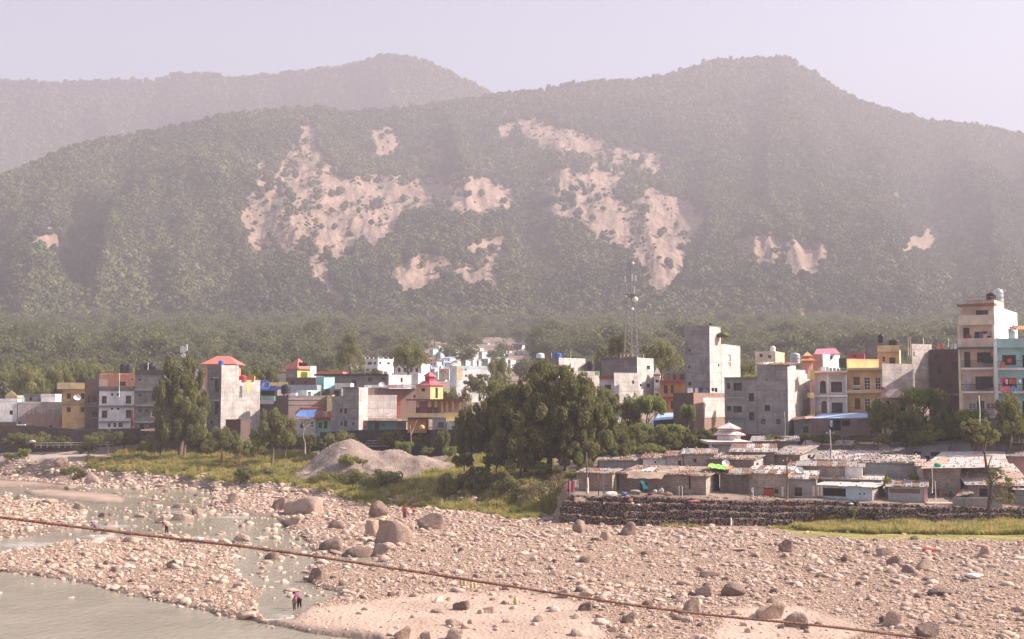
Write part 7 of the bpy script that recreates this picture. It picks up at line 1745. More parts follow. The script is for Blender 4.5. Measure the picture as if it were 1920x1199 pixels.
# ================================================================== GRAVEL MOUND
gx, gy = np.meshgrid(np.linspace(-16, 16, 150), np.linspace(-15, 15, 120))
mc = P(690, 860, 198)
LOB = [(-3.2, 0, 9.5, 5.6), (3.8, 1, 9, 3.9), (8.8, -1, 7.5, 2.5), (0, -5, 8, 2.2), (-6, -3, 7, 2.4)]
gzv = np.zeros_like(gx)
for (a_, b_, r_, h_) in LOB:
    d_ = np.hypot(gx - a_, (gy - b_) * 1.1) / r_; gzv = gzv + (h_ * np.clip(1 - d_ ** 1.35, 0, 1)) ** 5
gzv = gzv ** .2
gzv = gzv + (fbm(gx * .8 + 3, gy * .8, 4) - .5) * .45 * np.clip(gzv, 0, 1) + (fbm(gx * .25, gy * .25 + 9, 2) - .5) * 1.4 * np.clip(gzv, 0, 1)
base = ground_z(gx + mc.x, gy + mc.y) 
t = NT('gravel_heap'); p = t.pos(); n1 = t.noise(p, 5.0, 4, .75); n2 = t.noise(p, .35, 3)
c_ = t.mix(t.ramp(n1, .35, .65), (.19, .14, .115), (.34, .265, .225)); c_ = t.mix(t.math('MULTIPLY', t.ramp(n2, .5, .7), .4), c_, (.42, .36, .30)); t.col(c_); t.rough(.95); t.bump(n1, .1, .8)
md_ = npmesh('gravel_mound', np.stack([gx.ravel(), gy.ravel(), (base + gzv - .25 * (gzv < .05) - 2).ravel()], 1), grid_faces(*gx.shape), t.m, True); md_.location = (mc.x, mc.y, 2)
tag(md_, 'big grey gravel mound with two soft peaks on the grassy bank', 'gravel mound')
_r = np.random.RandomState(5); _n = 5200; _i = _r.randint(2, 117, _n); _j = _r.randint(2, 147, _n); _k = gzv[_i, _j] > .25; _i, _j = _i[_k], _j[_k]; _n = len(_i); _s = .05 + .11 * _r.rand(_n) ** 2.2
scatter('mound_stones', np.stack([gx[_i, _j] + mc.x + _r.uniform(-.1, .1, _n), gy[_i, _j] + mc.y + _r.uniform(-.1, .1, _n), base[_i, _j] + gzv[_i, _j]], 1), _r.rand(_n, 3) * 6, np.stack([_s, _s, _s * .7], 1), PB_, 'loose gravel and small stones on the mound')
def mound_z(x, y):
    i = int(np.clip((x - mc.x + 16) / 32 * 149, 0, 149)); j = int(np.clip((y - mc.y + 15) / 30 * 119, 0, 119)); return float(base[j, i] + gzv[j, i])
pole(638, 818, 832, 197, .05, 'short stick planted on top of the gravel mound', WOOD, name='stick', cat='stick'); lump(642, 843, 13, 4, 192, (.5, .42, .38), 'pale flat rock near the mound top', 'rock', 'rock', 71)
# low sandy ridge right of the mound
for i, (px0, px1, py0, Y_, h_) in enumerate(((775, 905, 862, 212, 1.1),)):
    a, b = P(px0, py0, Y_), P(px1, py0, Y_); xs, ys = np.meshgrid(np.linspace(a.x, b.x, 60), np.linspace(Y_ - 3.5, Y_ + 3.5, 20)); u = (xs - a.x) / (b.x - a.x); w = (ys - Y_) / 3.5
    zz = ground_z(xs, ys) + h_ * np.sin(np.pi * u) ** .6 * np.clip(1 - w ** 2, 0, 1) * (.6 + .8 * fbm(xs * .4, ys * .4, 3)) - .1
    o = npmesh('sand_ridge', np.stack([xs.ravel(), ys.ravel(), zz.ravel()], 1), grid_faces(*xs.shape), t.m, True); tag(o, 'low pale sandy ridge right of the gravel mound', 'sand ridge')
# ================================================================== VEGETATION
L_DARK = leafmat('dark_olive_foliage', (.095, .105, .032), (.19, .185, .06), .45); L_MID = leafmat('olive_foliage', (.12, .135, .04), (.215, .21, .07), .45); L_BR = leafmat('bright_foliage', (.13, .165, .035), (.25, .28, .07), .45)
L_YE = leafmat('yellow_green_foliage', (.16, .17, .035), (.28, .27, .08), .45); L_DRY = leafmat('dry_foliage', (.16, .13, .075), (.24, .19, .11)); BARK = plain((.14, .10, .075), .9); BARKL = plain((.34, .25, .20), .9)
def crown_mesh(seed, ncl, nleaf, ls, mat, shape='round', clr=(.16, .26), core=True):
    r = np.random.RandomState(seed)
    th = r.rand(ncl) * 6.283; ct = r.rand(ncl) * 1.7 - .7; st = np.sqrt(np.maximum(0, 1 - ct ** 2)); rr = .30 + .68 * r.rand(ncl) ** .6
    C = np.stack([st * np.cos(th) * rr, st * np.sin(th) * rr, .5 + .46 * ct * rr], 1)
    if shape == 'tall': C[:, :2] *= (1.05 - .75 * np.clip(C[:, 2], 0, 1))[:, None] ** .5
    if shape == 'umbrella': C[:, 2] = .62 + .3 * C[:, 2] * (1 - .5 * rr); 
    if shape == 'bush': C[:, 2] = C[:, 2] * .8
    if shape == 'layer': C[:, 2] = np.round(C[:, 2] * 5) / 5 + .03 * r.normal(size=ncl); C[:, :2] *= (1.25 - C[:, 2])[:, None]
    cr = clr[0] + (clr[1] - clr[0]) * r.rand(ncl); ii = r.randint(0, ncl, nleaf); d = r.normal(size=(nleaf, 3)); d /= np.linalg.norm(d, axis=1)[:, None]
    rad = cr[ii] * (.45 + .65 * r.rand(nleaf) ** .6); c = C[ii] + d * rad[:, None] * np.array([1, 1, .62])
    nn = d * .7 + r.normal(size=(nleaf, 3)) * .7 + np.array([0, 0, .35]); nn /= np.linalg.norm(nn, axis=1)[:, None]
    a = np.cross(nn, r.normal(size=(nleaf, 3))); a /= np.linalg.norm(a, axis=1)[:, None]; b = np.cross(nn, a); s = (ls * (.6 + .8 * r.rand(nleaf)))[:, None]
    q4 = np.stack([c + a * s, c + b * s * .5, c - a * s, c - b * s * .5], 1).reshape(-1, 3); j = np.arange(nleaf) * 4
    V = [q4]; Fc = np.stack([j, j + 1, j + 2, j + 3], 1)
    return npmesh('crown', np.concatenate(V), Fc, mat, False, link=False).data
def core_mesh(seed, mat, ncl=7):
    """twigs and inner leaf mass"""
    r = np.random.RandomState(seed); V = []; Fc = []; n = 0
    for k in range(ncl):
        v, f = rock_mesh(seed * 10 + k, 2, .3, .8); c = np.array([r.uniform(-.4, .4), r.uniform(-.4, .4), r.uniform(.3, .68)]); v = v * np.array([.30, .30, .17]) * r.uniform(.7, 1.1) + c; V.append(v); Fc.append(f + n); n += len(v)
    return npmesh('inner', np.concatenate(V), np.concatenate(Fc), mat, False, link=False).data
CR = {}
KIND = {'big': (170, 34000, .024, L_DARK, 'round', (.07, .14)), 'dark': (60, 9500, .036, L_DARK, 'round', (.10, .20)), 'mid': (36, 7000, .036, L_MID, 'round', (.15, .26)), 'tall': (80, 9000, .034, L_MID, 'tall', (.09, .17)),
        'bright': (20, 4200, .050, L_BR, 'umbrella', (.16, .28)), 'bushd': (26, 4500, .045, L_MID, 'bush', (.2, .32)), 'bushb': (22, 3600, .05, L_BR, 'bush', (.2, .3)), 'airy': (26, 1500, .045, L_MID, 'round', (.12, .2)), 'layer': (60, 6000, .034, L_MID, 'layer', (.12, .2)), 'yell': (24, 3600, .05, L_YE, 'bush', (.2, .3)), 'dry': (22, 1500, .04, L_DRY, 'bush', (.15, .25))}
def get_crown(kind, v):
    key = (kind, v)
    if key not in CR:
        n, l, s, m, sh_, cl = KIND[kind]; CR[key] = (crown_mesh(700 + len(CR) * 3, n, l, s, m, sh_, cl), core_mesh(60 + len(CR), m))
    return CR[key]
nt_ = 0
def tree(px, pyt, pyb, w, Y, kind, label, z=None, trunk=.32, cat='tree', name='tree', group=None, lean=0.0, bark=None):
    """w is the crown's width in pixels; the foot stands at (px, pyb) at depth Y"""
    global nt_; nt_ += 1; r = random.Random(nt_ * 13)
    foot = P(px, pyb, Y); top = P(px, pyt, Y).z; Hh = top - foot.z; W = w * mpp(Y) / 2; g = thing(name, label, cat, foot, group)
    cr, co = get_crown(kind, r.randrange(2 if kind != 'big' else 1)); cz = foot.z + Hh * trunk * (.75 if trunk > .1 else 0); ch = top - cz
    for me, nme in ((cr, 'crown'), (co, 'inner_foliage')):
        if nme == 'inner_foliage' and kind in ('airy', 'dry', 'layer', 'bright'): continue
        o = bpy.data.objects.new(nme, me); COL.objects.link(o); o.parent = g; o.location = (lean, 0, cz - foot.z); o.scale = (W, W * .9, ch); o.rotation_euler = (0, 0, r.random() * 6.28)
        if nme == 'inner_foliage': o.scale = (W * .8, W * .7, ch * .88); o.location = (lean, 0, cz - foot.z + ch * .05)
    mb = MB(); R0 = max(.08, Hh * .022); tip = foot + Vector((lean, 0, Hh * .72)); 
    mb.tube([foot - Vector((0, 0, .4)), foot + Vector((lean * .2 + .02 * Hh, 0, Hh * .2)), foot + Vector((lean * .6 - .02 * Hh, .05, Hh * .45)), tip], [R0 * 1.2, R0, R0 * .7, R0 * .25], 7)
    for k in range(7 if Hh > 3 else 4):
        a = r.random() * 6.28; z_ = r.uniform(.25, .6); s_ = foot + Vector((lean * z_, 0, Hh * z_)); e = s_ + Vector((math.cos(a) * W * .65, math.sin(a) * W * .6, Hh * r.uniform(.12, .3))); m_ = (s_ + e) / 2 + Vector((0, 0, Hh * .02)); mb.tube([s_, m_, e], [R0 * .5, R0 * .32, R0 * .1], 5)
    mb.build('trunk', bark or BARK, g, True); return g
# big dark clump on the bank
tree(1028, 672, 890, 210, 168, 'big', 'largest dark green tree in the middle with a broad domed crown', trunk=.12)
tree(985, 712, 880, 130, 170, 'big', 'dark tree filling the left half of the largest crown', trunk=.06)
tree(1085, 700, 880, 130, 170, 'big', 'dark tree filling the right half of the largest crown', trunk=.06)
tree(1030, 760, 895, 150, 166, 'dark', 'low hanging dark foliage before the largest trunk', trunk=.08)
tree(935, 712, 872, 140, 176, 'big', 'dark round tree touching the left side of the largest dark tree', trunk=.06)
tree(1122, 748, 884, 110, 166, 'dark', 'dark tree drooping at the right of the largest dark tree', trunk=.08)
tree(1060, 720, 888, 130, 172, 'dark', 'shaded tree filling the gap behind the largest dark tree', trunk=.1)
tree(882, 762, 868, 72, 174, 'dark', 'low dark tree at the left foot of the middle clump', trunk=.05)
tree(975, 790, 892, 120, 165, 'dark', 'dense low dark tree at the front of the middle clump', trunk=.05)
tree(1090, 800, 892, 90, 163, 'dark', 'low dark tree at the front right of the middle clump', trunk=.05)
tree(1135, 728, 800, 60, 182, 'mid', 'olive tree behind the right side of the middle clump', trunk=.1)
tree(1180, 790, 876, 66, 168, 'mid', 'mid green tree at the right end of the middle clump', trunk=.08)
# left
tree(338, 664, 850, 108, 226, 'big', 'tall olive tree before the left grey and white buildings', trunk=.1)
tree(345, 740, 852, 92, 224, 'mid', 'broad lower olive tree at the foot of the tall left tree', trunk=.05)
tree(300, 800, 852, 50, 225, 'bushd', 'leafy bush at the left foot of the tall left tree', trunk=.04, cat='bush', name='bush')
tree(202, 803, 846, 56, 230, 'airy', 'thin small tree before the mossy retaining wall', trunk=.25)
tree(165, 822, 852, 44, 228, 'bushd', 'small bush at the left of the grassy bank', trunk=.04, cat='bush', name='bush')
tree(297, 806, 846, 26, 227, 'dry', 'bare pinkish shrub before the retaining wall', trunk=.3, bark=BARKL)
tree(265, 832, 848, 24, 226, 'bushb', 'small bright bush by the left path', trunk=.04, cat='bush', name='bush')
tree(415, 800, 866, 50, 214, 'mid', 'small round tree on the grassy bank left of the dead trunk', trunk=.35)
tree(452, 815, 862, 44, 216, 'bushd', 'low leafy sapling between the small round tree and the dark one', trunk=.2)
tree(510, 762, 868, 80, 210, 'dark', 'darker tree standing below the stepped concrete house', trunk=.22)
tree(535, 800, 852, 50, 214, 'mid', 'mid green tree just right of the darker bank tree', trunk=.15)
tree(480, 812, 850, 50, 222, 'bushd', 'bush behind the darker bank tree', trunk=.04, cat='bush', name='bush')
tree(395, 812, 850, 40, 222, 'bushd', 'bush under the concrete tower house', trunk=.04, cat='bush', name='bush')
tree(430, 806, 848, 46, 224, 'dark', 'dark bush against the wall below the concrete tower house', trunk=.04, cat='bush', name='bush')
tree(620, 818, 848, 50, 218, 'dark', 'dark undergrowth left of the gravel mound top', trunk=.04, cat='bush', name='bush')
tree(580, 812, 846, 40, 222, 'dark', 'dark bush behind the dead trunk', trunk=.04, cat='bush', name='bush')
tree(760, 822, 850, 44, 212, 'bushb', 'bright bush around the foot of the bare forked tree', trunk=.04, cat='bush', name='bush')
tree(842, 832, 858, 36, 205, 'bushb', 'bright small bush on the sandy ridge', trunk=.04, cat='bush', name='bush')
tree(800, 835, 852, 30, 208, 'bushd', 'low bush right of the bare forked tree', trunk=.04, cat='bush', name='bush')
def bare(px, pyt, pyb, Y, label, br, bark=BARKL, r0_=.16):
    g = thing('bare_tree', label, 'tree', P(px, pyb, Y)); mb = MB(); r = random.Random(px)
    for L in br:
        pts = [P(x, y, Y + r.uniform(-.2, .2)) for x, y in L]; n = len(pts); mb.tube(pts, [r0_ * (1 - .75 * i / (n - 1)) * (1 if L is br[0] else .6) for i in range(n)], 6)
    mb.build('trunk', bark, g, True); return g
bare(570, 785, 850, 216, 'pale dead trunk with a few stubby limbs', [[(572, 851), (572, 832), (568, 818), (570, 804), (568, 790)], [(569, 808), (578, 796), (588, 786)], [(570, 800), (560, 790), (556, 786)], [(576, 798), (584, 797), (592, 794)]])
bare(770, 785, 850, 214, 'bare forked pale tree right of the mound', [[(769, 852), (771, 830), (770, 812), (769, 797)], [(771, 815), (777, 800), (782, 788)]])
# bushes on the bank and mound
for (px, pt, pb, w, Y, k, lab) in ((722, 872, 926, 92, 178, 'bushd', 'large round bush in front of the gravel mound'), (668, 872, 922, 70, 182, 'bushd', 'spreading bush left of the large round bush'), (610, 878, 915, 66, 188, 'bushd', 'low bush at the left foot of the gravel mound'), (655, 848, 872, 40, 191.5, 'yell', 'grassy green bush on the slope of the gravel mound'), (680, 858, 872, 22, 190.5, 'yell', 'small tuft bush right of the one on the mound slope'),
        (560, 878, 906, 60, 196, 'bushd', 'dark low bush over the rocks left of the mound'), (500, 872, 902, 60, 196, 'bushd', 'dark undergrowth hanging over the left bank rocks'), (455, 876, 904, 44, 194, 'dark', 'dark cut bank shrub above the rocks'), (138, 868, 898, 44, 216, 'bushd', 'bush in the corner where the left bank bends'), (150, 880, 906, 30, 212, 'dark', 'dark shrub overhanging the water at the bank corner'), (175, 862, 888, 50, 218, 'bushd', 'shrub on the tip of the grassy bank'), (46, 836, 862, 26, 232, 'bushb', 'bright round bush at the far left path'), (20, 846, 862, 30, 232, 'bushb', 'low bush at the left edge of the path'),
        (525, 892, 912, 30, 190, 'bushb', 'pale green shrub among the rocks below the bank'), (845, 880, 936, 80, 166, 'bushd', 'dark bush on the bank slope left of the big clump'), (900, 872, 930, 90, 165, 'dark', 'thick dark bush under the left of the big clump'), (960, 885, 934, 80, 160, 'bushd', 'bush on the slope under the largest tree'), (1010, 890, 940, 70, 156, 'dry', 'dry brown shrub at the right end of the bank slope'), (1045, 880, 925, 50, 153, 'dry', 'dry reeds beside the left end of the basket wall'), (1072, 880, 900, 30, 151, 'bushb', 'bright little bush above the hanging saris'),
        (760, 900, 934, 40, 173, 'yell', 'yellow green shrub right of the large round bush'), (930, 850, 880, 60, 166, 'dark', 'dark scrub under the middle clump'), (870, 850, 880, 50, 170, 'dark', 'dark scrub left under the middle clump'), (1010, 862, 885, 60, 164, 'yell', 'yellowish scrub behind the largest trunk'), (1600, 950, 968, 20, 139.2, 'bushb', 'leafy green weed growing on the basket wall')):
    tree(px, pt, pb, w, Y, k, lab, trunk=.03, cat='bush', name='bush')
# right
for (px, pt, pb, w, Y, k, lab, tr) in ((1215, 735, 838, 74, 177, 'bright', 'bright green feathery tree in front of the concrete building', .2), (1183, 740, 838, 60, 180, 'mid', 'green tree between the big clump and the bright feathery one', .1), (1255, 792, 845, 60, 173, 'bright', 'bright spreading tree below the orange house', .2), (1205, 790, 850, 56, 174, 'bright', 'bright drooping tree below the rusty roof shed', .15), (1290, 752, 842, 32, 178, 'bright', 'slim bright tree against the shaded brick wall', .2),
        (1240, 800, 852, 80, 170, 'dark', 'dark undergrowth below the blue shed', .03), (1330, 800, 850, 70, 178, 'dark', 'dark undergrowth left of the white temple', .03), (1290, 800, 850, 60, 176, 'dark', 'dark scrub below the shaded brick wall', .03), (1160, 830, 872, 60, 165, 'dark', 'dark scrub behind the left back row of huts', .03), (1220, 832, 868, 90, 165, 'mid', 'scrub behind the white walled hut', .03), (1510, 812, 832, 24, 169, 'bright', 'small bright shrub behind the centre huts', .1), (1583, 815, 838, 20, 169, 'bright', 'tiny bright shrub below the brick shed', .1),
        (1660, 748, 832, 80, 168, 'dark', 'dark round tree right of the blue roofed shed', .15), (1655, 806, 838, 40, 166.5, 'yell', 'pale green shrub before the dark round tree', .05), (1735, 718, 828, 88, 172, 'bright', 'tall bright tree in front of the dark brick house', .15), (1770, 742, 828, 50, 170, 'mid', 'mid green tree leaning toward the pink apartment building', .1), (1710, 760, 832, 90, 169, 'mid', 'bushy tree at the foot of the tall bright tree', .05), (1742, 790, 834, 60, 167, 'bushb', 'bright bush behind the lilac grey hut', .05), (1790, 770, 834, 60, 168, 'dark', 'dark tree below the pink apartment building', .05), (1822, 762, 834, 60, 166, 'bright', 'bright thin tree before the lowest pink balconies', .15),
        (1868, 792, 838, 66, 163, 'bushb', 'large round bright bush below the turquoise building', .05), (1895, 735, 836, 60, 158.5, 'mid', 'tree covering the lower turquoise balconies', .1), (1915, 770, 838, 60, 160, 'dark', 'dark tree at the right edge below the turquoise building', .05), (1830, 796, 838, 60, 164, 'dark', 'dark bush left of the large round bright bush', .05), (1700, 800, 836, 60, 167, 'bushd', 'bush behind the sunlit block gable', .05), (1620, 815, 838, 40, 168, 'dark', 'dark scrub below the brick shed', .03), (1450, 815, 834, 60, 171.5, 'dark', 'dark scrub below the cement building', .03),
        (1550, 814, 834, 60, 171, 'dark', 'dark scrub in the shade under the brick shed', .03), (1715, 880, 905, 26, 149.2, 'yell', 'yellow green creeper on the sunlit block end wall', .03), (1663, 890, 914, 18, 147, 'yell', 'yellow green creeper right of the light blue hut', .03), (1860, 886, 905, 30, 149, 'mid', 'leafy branch pile on the white stone strewn roof', .03)):
    tree(px, pt, pb, w, Y, k, lab, trunk=tr)
# leaning thin tree at the right
g = thing('leaning_tree', 'tall thin crooked tree with sparse foliage in front of the right huts', 'tree', P(1854, 985, 138.5)); mb = MB(); Y_ = 138.5
for L, r0_ in (([(1854, 988), (1855, 940), (1859, 905), (1850, 880), (1846, 850), (1842, 832)], .26), ([(1846, 850), (1836, 830), (1824, 808), (1817, 792), (1816, 782)], .13), ([(1857, 900), (1851, 885), (1855, 868), (1860, 855)], .13), ([(1846, 842), (1852, 815), (1850, 800)], .1), ([(1858, 908), (1872, 895), (1890, 892)], .09), ([(1858, 912), (1868, 930), (1880, 940)], .08)):
    pts = [P(x, y, Y_) for x, y in L]; mb.tube(pts, [r0_ * (1 - .7 * i / (len(pts) - 1)) for i in range(len(pts))], 7)
mb.build('trunk', plain((.10, .07, .06), .9), g, True)
for (px, py, w, hh) in ((1822, 800, 40, 34), (1850, 820, 46, 54), (1843, 795, 30, 26), (1876, 905, 48, 34), (1882, 935, 44, 40), (1868, 885, 36, 22)):
    c = P(px, py + hh / 2, Y_); o = bpy.data.objects.new('crown', get_crown('airy', 0)[0]); COL.objects.link(o); o.parent = g; o.location = c - g.location; W = w * mpp(Y_) / 2; o.scale = (W, W, hh * mpp(Y_)); o.rotation_euler = (0, 0, px)
# background individuals
for (px, pt, pb, w, Y, k, lab, tr) in ((655, 620, 722, 62, 330, 'layer', 'tall layered conifer like tree behind the long grey roof', .2), (765, 638, 728, 72, 290, 'mid', 'round crowned tree with a visible trunk left of the pink cupola', .35), (936, 668, 735, 50, 330, 'mid', 'round tree right of the white two storey building', .1), (898, 700, 745, 70, 300, 'dark', 'dark low trees in front of the white two storey building', .1), (1165, 621, 690, 52, 262, 'dark', 'dark pointed tree just left of the lattice mast', .15), (1240, 636, 715, 82, 268, 'mid', 'broad hazy tree right of the lattice mast', .15), (1135, 650, 690, 40, 275, 'dark', 'small dark tree left of the pointed one', .1),
        (460, 682, 735, 60, 285, 'mid', 'tree right of the broad red hip roof', .1), (500, 685, 735, 50, 290, 'dark', 'dark tree between the red hip roof and pyramid roof', .1), (430, 690, 740, 44, 280, 'dark', 'tree close behind the stepped concrete house', .1), (620, 690, 720, 50, 310, 'mid', 'low tree beside the light blue rooftop room', .1), (700, 690, 715, 50, 320, 'dark', 'dark low tree below the white villa', .1), (1440, 692, 725, 40, 225, 'bright', 'bright shrub on the roof behind the cement building', .1), (1410, 700, 735, 50, 215, 'bright', 'bright green tree between the tower and the cement building', .1),
        (1400, 676, 716, 40, 240, 'mid', 'tree behind the tallest tower at its right', .1), (822, 730, 790, 50, 245, 'dark', 'dark tree behind the yellow veranda', .1), (858, 725, 790, 50, 245, 'mid', 'tree right of the pink roofed room', .1), (555, 740, 790, 30, 243, 'dark', 'dark small tree against the brick house', .1), (1640, 655, 690, 40, 216, 'bright', 'bright palm like tree below the dark grey flat roof', .15)):
    tree(px, pt, pb, w, Y, k, lab, trunk=tr)
rr = random.Random(33)
for i, (px, Y, lab) in enumerate(((30, 241, 'creeper hanging on the mossy wall near the teal door'), (75, 240.6, 'creeper on the mossy wall below the low brick house'), (110, 240, 'dark creeper on the mossy wall below the yellow building'), (182, 239, 'creeper on the mossy wall below the brick building'), (232, 238.5, 'creeper by the red flag on the mossy wall'), (282, 238, 'scrub on the wall below the bare grey building'), (372, 236.5, 'scrub on the wall left of the concrete tower'), (548, 233, 'scrub below the white two window house'), (604, 231, 'scrub below the pale mint house'), (640, 221.5, 'dark scrub on the shadowy wall behind the mound top'), (735, 221, 'dark scrub on the shadowy wall right of the steps'), (790, 219.5, 'dark scrub on the shadowy wall below the veranda'), (830, 212, 'scrub below the low grey hut of the veranda'))):
    tree(px, 806 + rr.uniform(-6, 12), 845 - rr.uniform(0, 8), rr.uniform(34, 60), Y - 1.2, ['dark', 'bushd', 'dark', 'mid'][i % 4], lab, trunk=.03, cat='bush', name='bush')
# rough treeline, left
ORD = ['first', 'second', 'third', 'fourth', 'fifth', 'sixth', 'seventh', 'eighth', 'ninth', 'tenth', 'eleventh', 'twelfth', 'thirteenth', 'fourteenth', 'fifteenth', 'sixteenth']
rr = random.Random(12)
for i in range(16):
    px = -40 + i * 19 + rr.uniform(-8, 8); tree(px, rr.uniform(668, 700), 752, rr.uniform(44, 70), rr.uniform(285, 360), ['mid', 'dark', 'mid'][i % 3], ORD[i] + ' tree from the left in the hazy treeline above the far left houses', trunk=.08, group='trees in the left treeline')

# ------------------------------------------------------------------ grass
def tuft(seed, n, hgt, mat):
    r = np.random.RandomState(seed); V = []; Fc = []
    for k in range(n):
        a = r.rand() * 6.28; b = np.array([math.cos(a) * .25 * r.rand(), math.sin(a) * .25 * r.rand(), 0]); l = np.array([math.cos(a) * .3 * r.rand(), math.sin(a) * .3 * r.rand(), hgt * (.6 + .5 * r.rand())]); s = np.array([-math.sin(a), math.cos(a), 0]) * .022; q = len(V)
        V += [b - s, b + s, b + l * .6 + s * .7 + np.array([0, 0, .05]), b + l]; Fc.append((q, q + 1, q + 2, q + 3))
    return npmesh('grass_tuft', np.array(V), np.array(Fc), mat, False, link=False)
G1 = leafmat('grass_green', (.24, .25, .05), (.38, .35, .09), .5); G2 = leafmat('grass_dry', (.40, .31, .12), (.50, .37, .17), .5); G3 = leafmat('grass_deep', (.12, .15, .04), (.22, .23, .06), .5)
TF = [tuft(1, 26, .7, G1), tuft(2, 26, .8, G2), tuft(3, 26, .6, G1), tuft(4, 24, .75, G3), tuft(5, 24, .5, G1)]
def grass(name, poly, Yr_, n, smin, smax, label, seed, lo=.36):
    r = np.random.RandomState(seed); Y = Yr_[0] + (Yr_[1] - Yr_[0]) * r.rand(n); x0_ = min(q[0] for q in poly); x1_ = max(q[0] for q in poly); t_ = ray(0, 745)[0]
    px = x0_ + (x1_ - x0_) * r.rand(n); X = (px - 960) / F / CP * Y; Z = surf_z(X, Y); qx, qy = unproj(X, Y, Z)
    k = (polysdf(qx, qy, poly) > -3) & (fbm(X * .25, Y * .25, 3) > lo); X, Y, Z = X[k], Y[k], Z[k]; n = len(X); s = smin + (smax - smin) * r.rand(n) * fbm(X * .4 + 9, Y * .4, 2) * 1.6
    scatter(name, np.stack([X, Y, Z], 1), np.stack([np.zeros(n), np.zeros(n), r.rand(n) * 6.28], 1), np.stack([s, s, s], 1), TF, label)
grass('grass', GRASSP, (150, 240), 46000, .5, 1.7, 'rough yellow green grass on the river bank', 1)
grass('lawn_grass', LAWN, (145, 175), 9000, .4, .9, 'short green grass at the foot of the bank', 2, .3)
grass('strip_grass', STRIP, (128, 141), 16000, .5, 1.2, 'yellow green grass on the strip before the basket wall', 3, .33)
grass('edge_grass', [(1080, 978), (1200, 985), (1400, 988), (1480, 990), (1480, 984), (1200, 979)], (134, 139), 1500, .3, .7, 'thin grass along the foot of the basket wall', 4, .45)
def hillscrub():
    r = np.random.RandomState(77); n = 9000; t_ = -.36 + .60 * r.rand(n); s_ = .2 + .7 * r.rand(n); x, y, z = hill_point(t_, s_); px, py = unproj(x, y, z); k = (scar_sdf(px, py) > -4) & (fbm(px * .035 + 3, py * .05, 3) > .56); x, y, z = x[k], y[k], z[k]; n = len(x); s = 1.8 + 2.6 * r.rand(n) ** 2
    scatter('slope_scrub', np.stack([x, y, z - 2], 1), np.stack([np.zeros(n), np.zeros(n), r.rand(n) * 6], 1), np.stack([s, s, s], 1), [clump_tree(90 + k, 50, .9, mat=m_for) for k in range(3)], 'sparse scrub growing back on the landslide scars')
hillscrub()
# ================================================================== CABLE OF THE FOOTBRIDGE
R = thing('suspension_cable', 'rusty brown steel cable of the footbridge crossing the foreground', 'cable', P(960, 1100, 6.0))
CP_ = [(-500, 912), (-200, 946), (0, 970), (240, 1000), (480, 1028), (720, 1063), (960, 1100), (1270, 1146), (1560, 1176), (1720, 1196), (1960, 1226), (2300, 1268)]
pts = [P(x, y, 6.0 + .0006 * x) for x, y in CP_]; sm = []
for i in range(len(pts) - 1):
    p0, p1, p2, p3 = pts[max(i - 1, 0)], pts[i], pts[i + 1], pts[min(i + 2, len(pts) - 1)]
    for k in range(12):
        u = k / 12; sm.append(.5 * ((2 * p1) + (-p0 + p2) * u + (2 * p0 - 5 * p1 + 4 * p2 - p3) * u * u + (-p0 + 3 * p1 - 3 * p2 + p3) * u ** 3))
sm.append(pts[-1])
t = NT('rusty_cable'); n1 = t.noise(t.pos(), 30, 4, .7); t.col(t.mix(t.ramp(n1, .4, .62), (.13, .065, .048), (.23, .125, .095))); t.rough(.75); t.bump(n1, .002, .6)
MB().tube(sm, .0072, 10).build('strand', t.m, R, True)
for k in range(0, len(sm) - 1, 3):                       # twisted outer wire reading as small bumps
    pass
mb = MB(); L = 0; v = []; npt = 2600
for k in range(npt):
    u = k / (npt - 1) * (len(sm) - 1); i = min(int(u), len(sm) - 2); q = sm[i].lerp(sm[i + 1], u - i); a = k * .9; v.append(q + Vector((0, math.cos(a) * .0072, math.sin(a) * .0072)))
MB().tube(v, .0022, 4).build('wire_lay', t.m, R, True)
for px in (250, 505, 1230, 1262):
    i = min(range(len(sm)), key=lambda j: abs(unproj(sm[j].x, sm[j].y, sm[j].z)[0] - px)); q = sm[i]; d = (sm[min(i + 1, len(sm) - 1)] - sm[i]).normalized(); MB().tube([q - d * .016, q + d * .016], .0105, 8).build('clamp', t.m, R)

